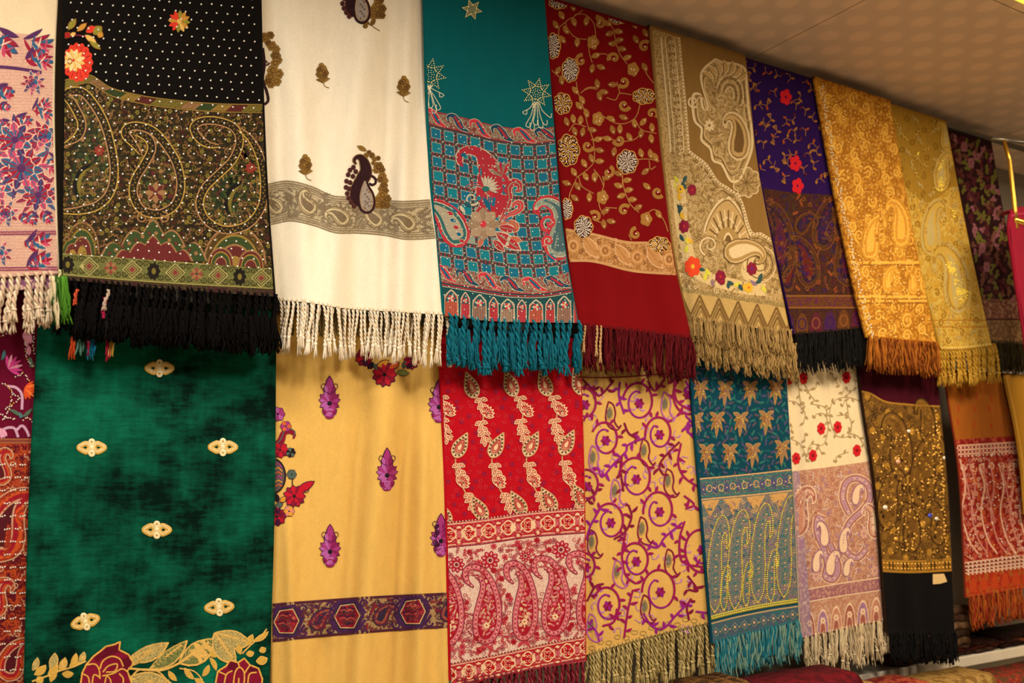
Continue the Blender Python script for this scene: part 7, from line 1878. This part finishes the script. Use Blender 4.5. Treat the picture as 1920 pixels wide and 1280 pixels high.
# white shelf behind the lower shawls
SD = .15
pz = ray(1850, 1228, SD); zs = float(pz[2])
xs0 = float(ray(1560, 1280, SD)[0])
e = empty('wall_shelf', (2.2, 0, zs)); tag(e, 'white painted shelf below the lower row, at right', 'shelf')
def child_box(name, x0, x1, y0, y1, z0, z1, mat, e, bev=.002):
    o = box(name, x0, x1, y0, y1, z0, z1, mat, e, bev); o.location = -np.array(e.location); return o
wp = plain('white_lacquer', '#d8cdb8', .4)
child_box('board', xs0 - .02, 4.2, -SD + .004, -.002, zs - .014, zs + .004, wp, e)
child_box('front_edge', xs0 - .02, 4.2, -SD - .004, -SD + .004, zs - .022, zs + .008, wp, e)
for x in (2.35, 3.4): child_box('bracket', x, x + .012, -SD + .03, -.002, zs - .10, zs - .014, steel, e)

def folded(name, label, x0, x1, z0, h, y0, y1, mats, seed, cat='textile', layers=3):
    """a folded cloth lying on something: stacked rounded folds with a wavy front"""
    r = random.Random(seed); e = empty(name, ((x0 + x1) / 2, (y0 + y1) / 2, z0)); tag(e, label, cat)
    lh = h / layers
    for L in range(layers):
        n, m = 24, 10
        P = []; jx = r.uniform(-.006, .006); ph = r.uniform(0, 6)
        for i in range(n + 1):
            u = i / n; x = x0 + jx + (x1 - x0) * u
            w = .0025 * math.sin(u * 9 + ph) + .0015 * math.sin(u * 23 + ph * 2)
            row = []
            for j in range(m + 1):
                a = -PI / 2 + PI * j / m
                row.append((x, y0 - .5 * lh * math.cos(a) * .9 + w, z0 + lh * (L + .5) + math.sin(a) * lh * .5 + w * .4))
            row = [(x, y1, z0 + lh * L + w * .4)] + row + [(x, y1, z0 + lh * (L + 1) + w * .4)]
            P.append(row)
        c = len(P[0]); V = [p for row in P for p in row]
        F = [(i * c + j, i * c + j + 1, (i + 1) * c + j + 1, (i + 1) * c + j) for i in range(n) for j in range(c - 1)]
        F += [tuple(range(c))[::-1], tuple(n * c + j for j in range(c))]
        F += [(i * c, (i + 1) * c, (i + 1) * c + c - 1, i * c + c - 1) for i in range(n)]
        mesh_obj('fold', V, F, [mats[L % len(mats)]], None, e, origin=e.location)
    return e
def X(px, py, d): return float(ray(px, py, d)[0])
zt = zs + .008
folded('folded_shawl', 'dark brown patterned shawl lying folded on the white shelf', X(1800, 1210, SD), X(1880, 1200, SD), zt, .030, -SD + .02, -.01, [brocade('#2a1a14', '#4a2a1c', '#5a3a2a', scale=90), brocade('#5a2014', '#2a1612', scale=90)], 1)
folded('folded_shawl', 'black and rust folded shawl at the right end of the white shelf', X(1886, 1200, SD), X(1990, 1190, SD), zt, .034, -SD + .02, -.01, [brocade('#1a100e', '#3a1a14', scale=90), brocade('#4a2216', '#1c1210', '#6a3a22', scale=90)], 2)
folded('folded_shawl', 'brown knitted scarf folded on the shelf behind the black fringe', X(1690, 1230, SD), X(1796, 1212, SD), zt, .06, -SD + .02, -.01, [brocade('#7a5a3c', '#5a3a24', scale=120), brocade('#6a4a34', '#8a6a4a', scale=120), cloth_mat('#8a6a4a')], 3)
folded('folded_shawl', 'stack of taupe and tan folded scarves between two lower shawls', X(1784, 1150, SD), X(1822, 1150, SD), zt + .0305, .12, -SD + .02, -.01, [cloth_mat('#7a5a3c'), cloth_mat('#4a3626'), cloth_mat('#94704c'), brocade('#5a3a2a', '#7a5a40', scale=120)], 4, layers=5)
# lower shelf with folded shawls
zl = zs - .235
e2 = empty('wall_shelf', (2.2, 0, zl)); tag(e2, 'lower shelf board under the folded patterned shawls', 'shelf')
child_box('board', -.6, 4.2, -.37, -.002, zl - .018, zl, wp, e2)
child_box('front_edge', -.6, 4.2, -.378, -.37, zl - .024, zl + .004, wp, e2)
L = [(1310, 1400, 1284, '#5a3a1c', '#7d5a2a', '#3a2414', 'gold-brown folded shawl under the turquoise fringe'),
     (1405, 1600, 1275, '#5a0814', '#6d0c1a', '#4a0612', 'dark red folded shawl below the cream fringe'),
     (1606, 1640, 1283, '#a8854c', '#8a6a3a', '#b08a4e', 'beige rolled shawl beside the dark red one'),
     (1644, 1740, 1286, '#94402a', '#b05a3c', '#7a1a1c', 'rust and pink patterned shawl folded under the white shelf'),
     (1745, 1860, 1272, '#94743c', '#a8864a', '#7a5a2c', 'tan brocade shawl folded under the white shelf'),
     (1865, 1990, 1262, '#7a1c1c', '#94442a', '#5a3a24', 'crimson figured shawl folded at the lower right corner')]
for i, (a, b, yt_, c1, c2, c3, lab) in enumerate(L):
    xm_ = (a + b) / 2; hh = float(ray(xm_, yt_, .36)[2]) - zl
    folded('folded_shawl', lab, X(a, 1270, .36), X(b, 1262, .36) - .004, zl + .0005, hh, -.355, -.26, [brocade(c1, c2, c3, scale=80), brocade(c2, c3, c1, scale=70), brocade(c3, c1, c2, scale=80)], 20 + i, layers=4)

# brass hanger rail and garment at the right edge
brass = plain('polished_brass', '#c8a040', .25, .9)
p0 = ray(1882, 262, .45); p1 = ray(1893, 300, .45); p2 = ray(1903, 395, .45)
e = empty('garment_hanger', p2); tag(e, 'brass hanger stem holding the magenta garment', 'hanger')
V, F = tube_vf([p0, p1, p2, p2 + (p2 - p1) * .35], .006, 12); mesh_obj('stem', V, F, [brass], None, e, origin=p2)
V, F = tube_vf([p0 + np.array([-.03, .02, .006]), p0, p0 + np.array([.05, -.03, -.008])], .005, 10); mesh_obj('cross_bar', V, F, [steel], None, e, origin=p2)
V, F = tube_vf([p2 + np.array([-.01, 0, -.03]), p2 + np.array([.15, 0, -.035]), p2 + np.array([.3, 0, -.07])], .009, 10); mesh_obj('shoulder_bar', V, F, [brass], None, e, origin=p2)
s = Shawl('hanging_garment', 'x', [(1897, 398), (1894, 420), (1901, 480), (1910, 545), (1922, 620), (1940, 800)], [(1990, 398), (1995, 800)], [(1900, 800), (2000, 800)], .45, cloth_mat('#86162e', var=.06), seed=31, wave=.006, top=lambda x: np.interp(x, [1885, 1897, 1920, 2000], [412, 400, 393, 388]), rodz=float(p2[2]) - .01, edge=.012)
tag(s.e, 'magenta-red garment hanging in front at the right frame edge', 'garment')
b = s.part('shoulder_seam'); b.line([(1893, 425), (1899, 480), (1908, 540), (1922, 620)], 3, thread('#6a0c26'), 1., raise_=.6); b.line([(1890, 408), (1905, 402), (1925, 400)], 3, thread('#a02a48'), 1., raise_=.6)
s.finish()
# yellow light box at the ceiling
q = ray_z(1905, 3, Z_CEIL - .03)
e = empty('ceiling_light', (float(q[0]) + .16, float(q[1]) - .14, Z_CEIL)); tag(e, 'bright yellow ceiling light panel in the top right corner', 'light')
x0, y1 = float(q[0]) - .02, float(q[1]) + .0
em = bpy.data.materials.new('lit_panel'); em.use_nodes = True
_b = em.node_tree.nodes['Principled BSDF']; _b.inputs['Base Color'].default_value = (.9, .7, .1, 1)
_b.inputs['Emission Color'].default_value = (1, .68, .06, 1); _b.inputs['Emission Strength'].default_value = 1.2
child_box('diffuser', x0, x0 + .6, y1 - .30, y1, Z_CEIL - .03, Z_CEIL - .004, em, e, .004)
child_box('frame', x0 - .006, x0 + .606, y1 - .306, y1 + .004, Z_CEIL - .012, Z_CEIL - .0005, plain('white_frame', '#d8c8a0', .4), e, .002)
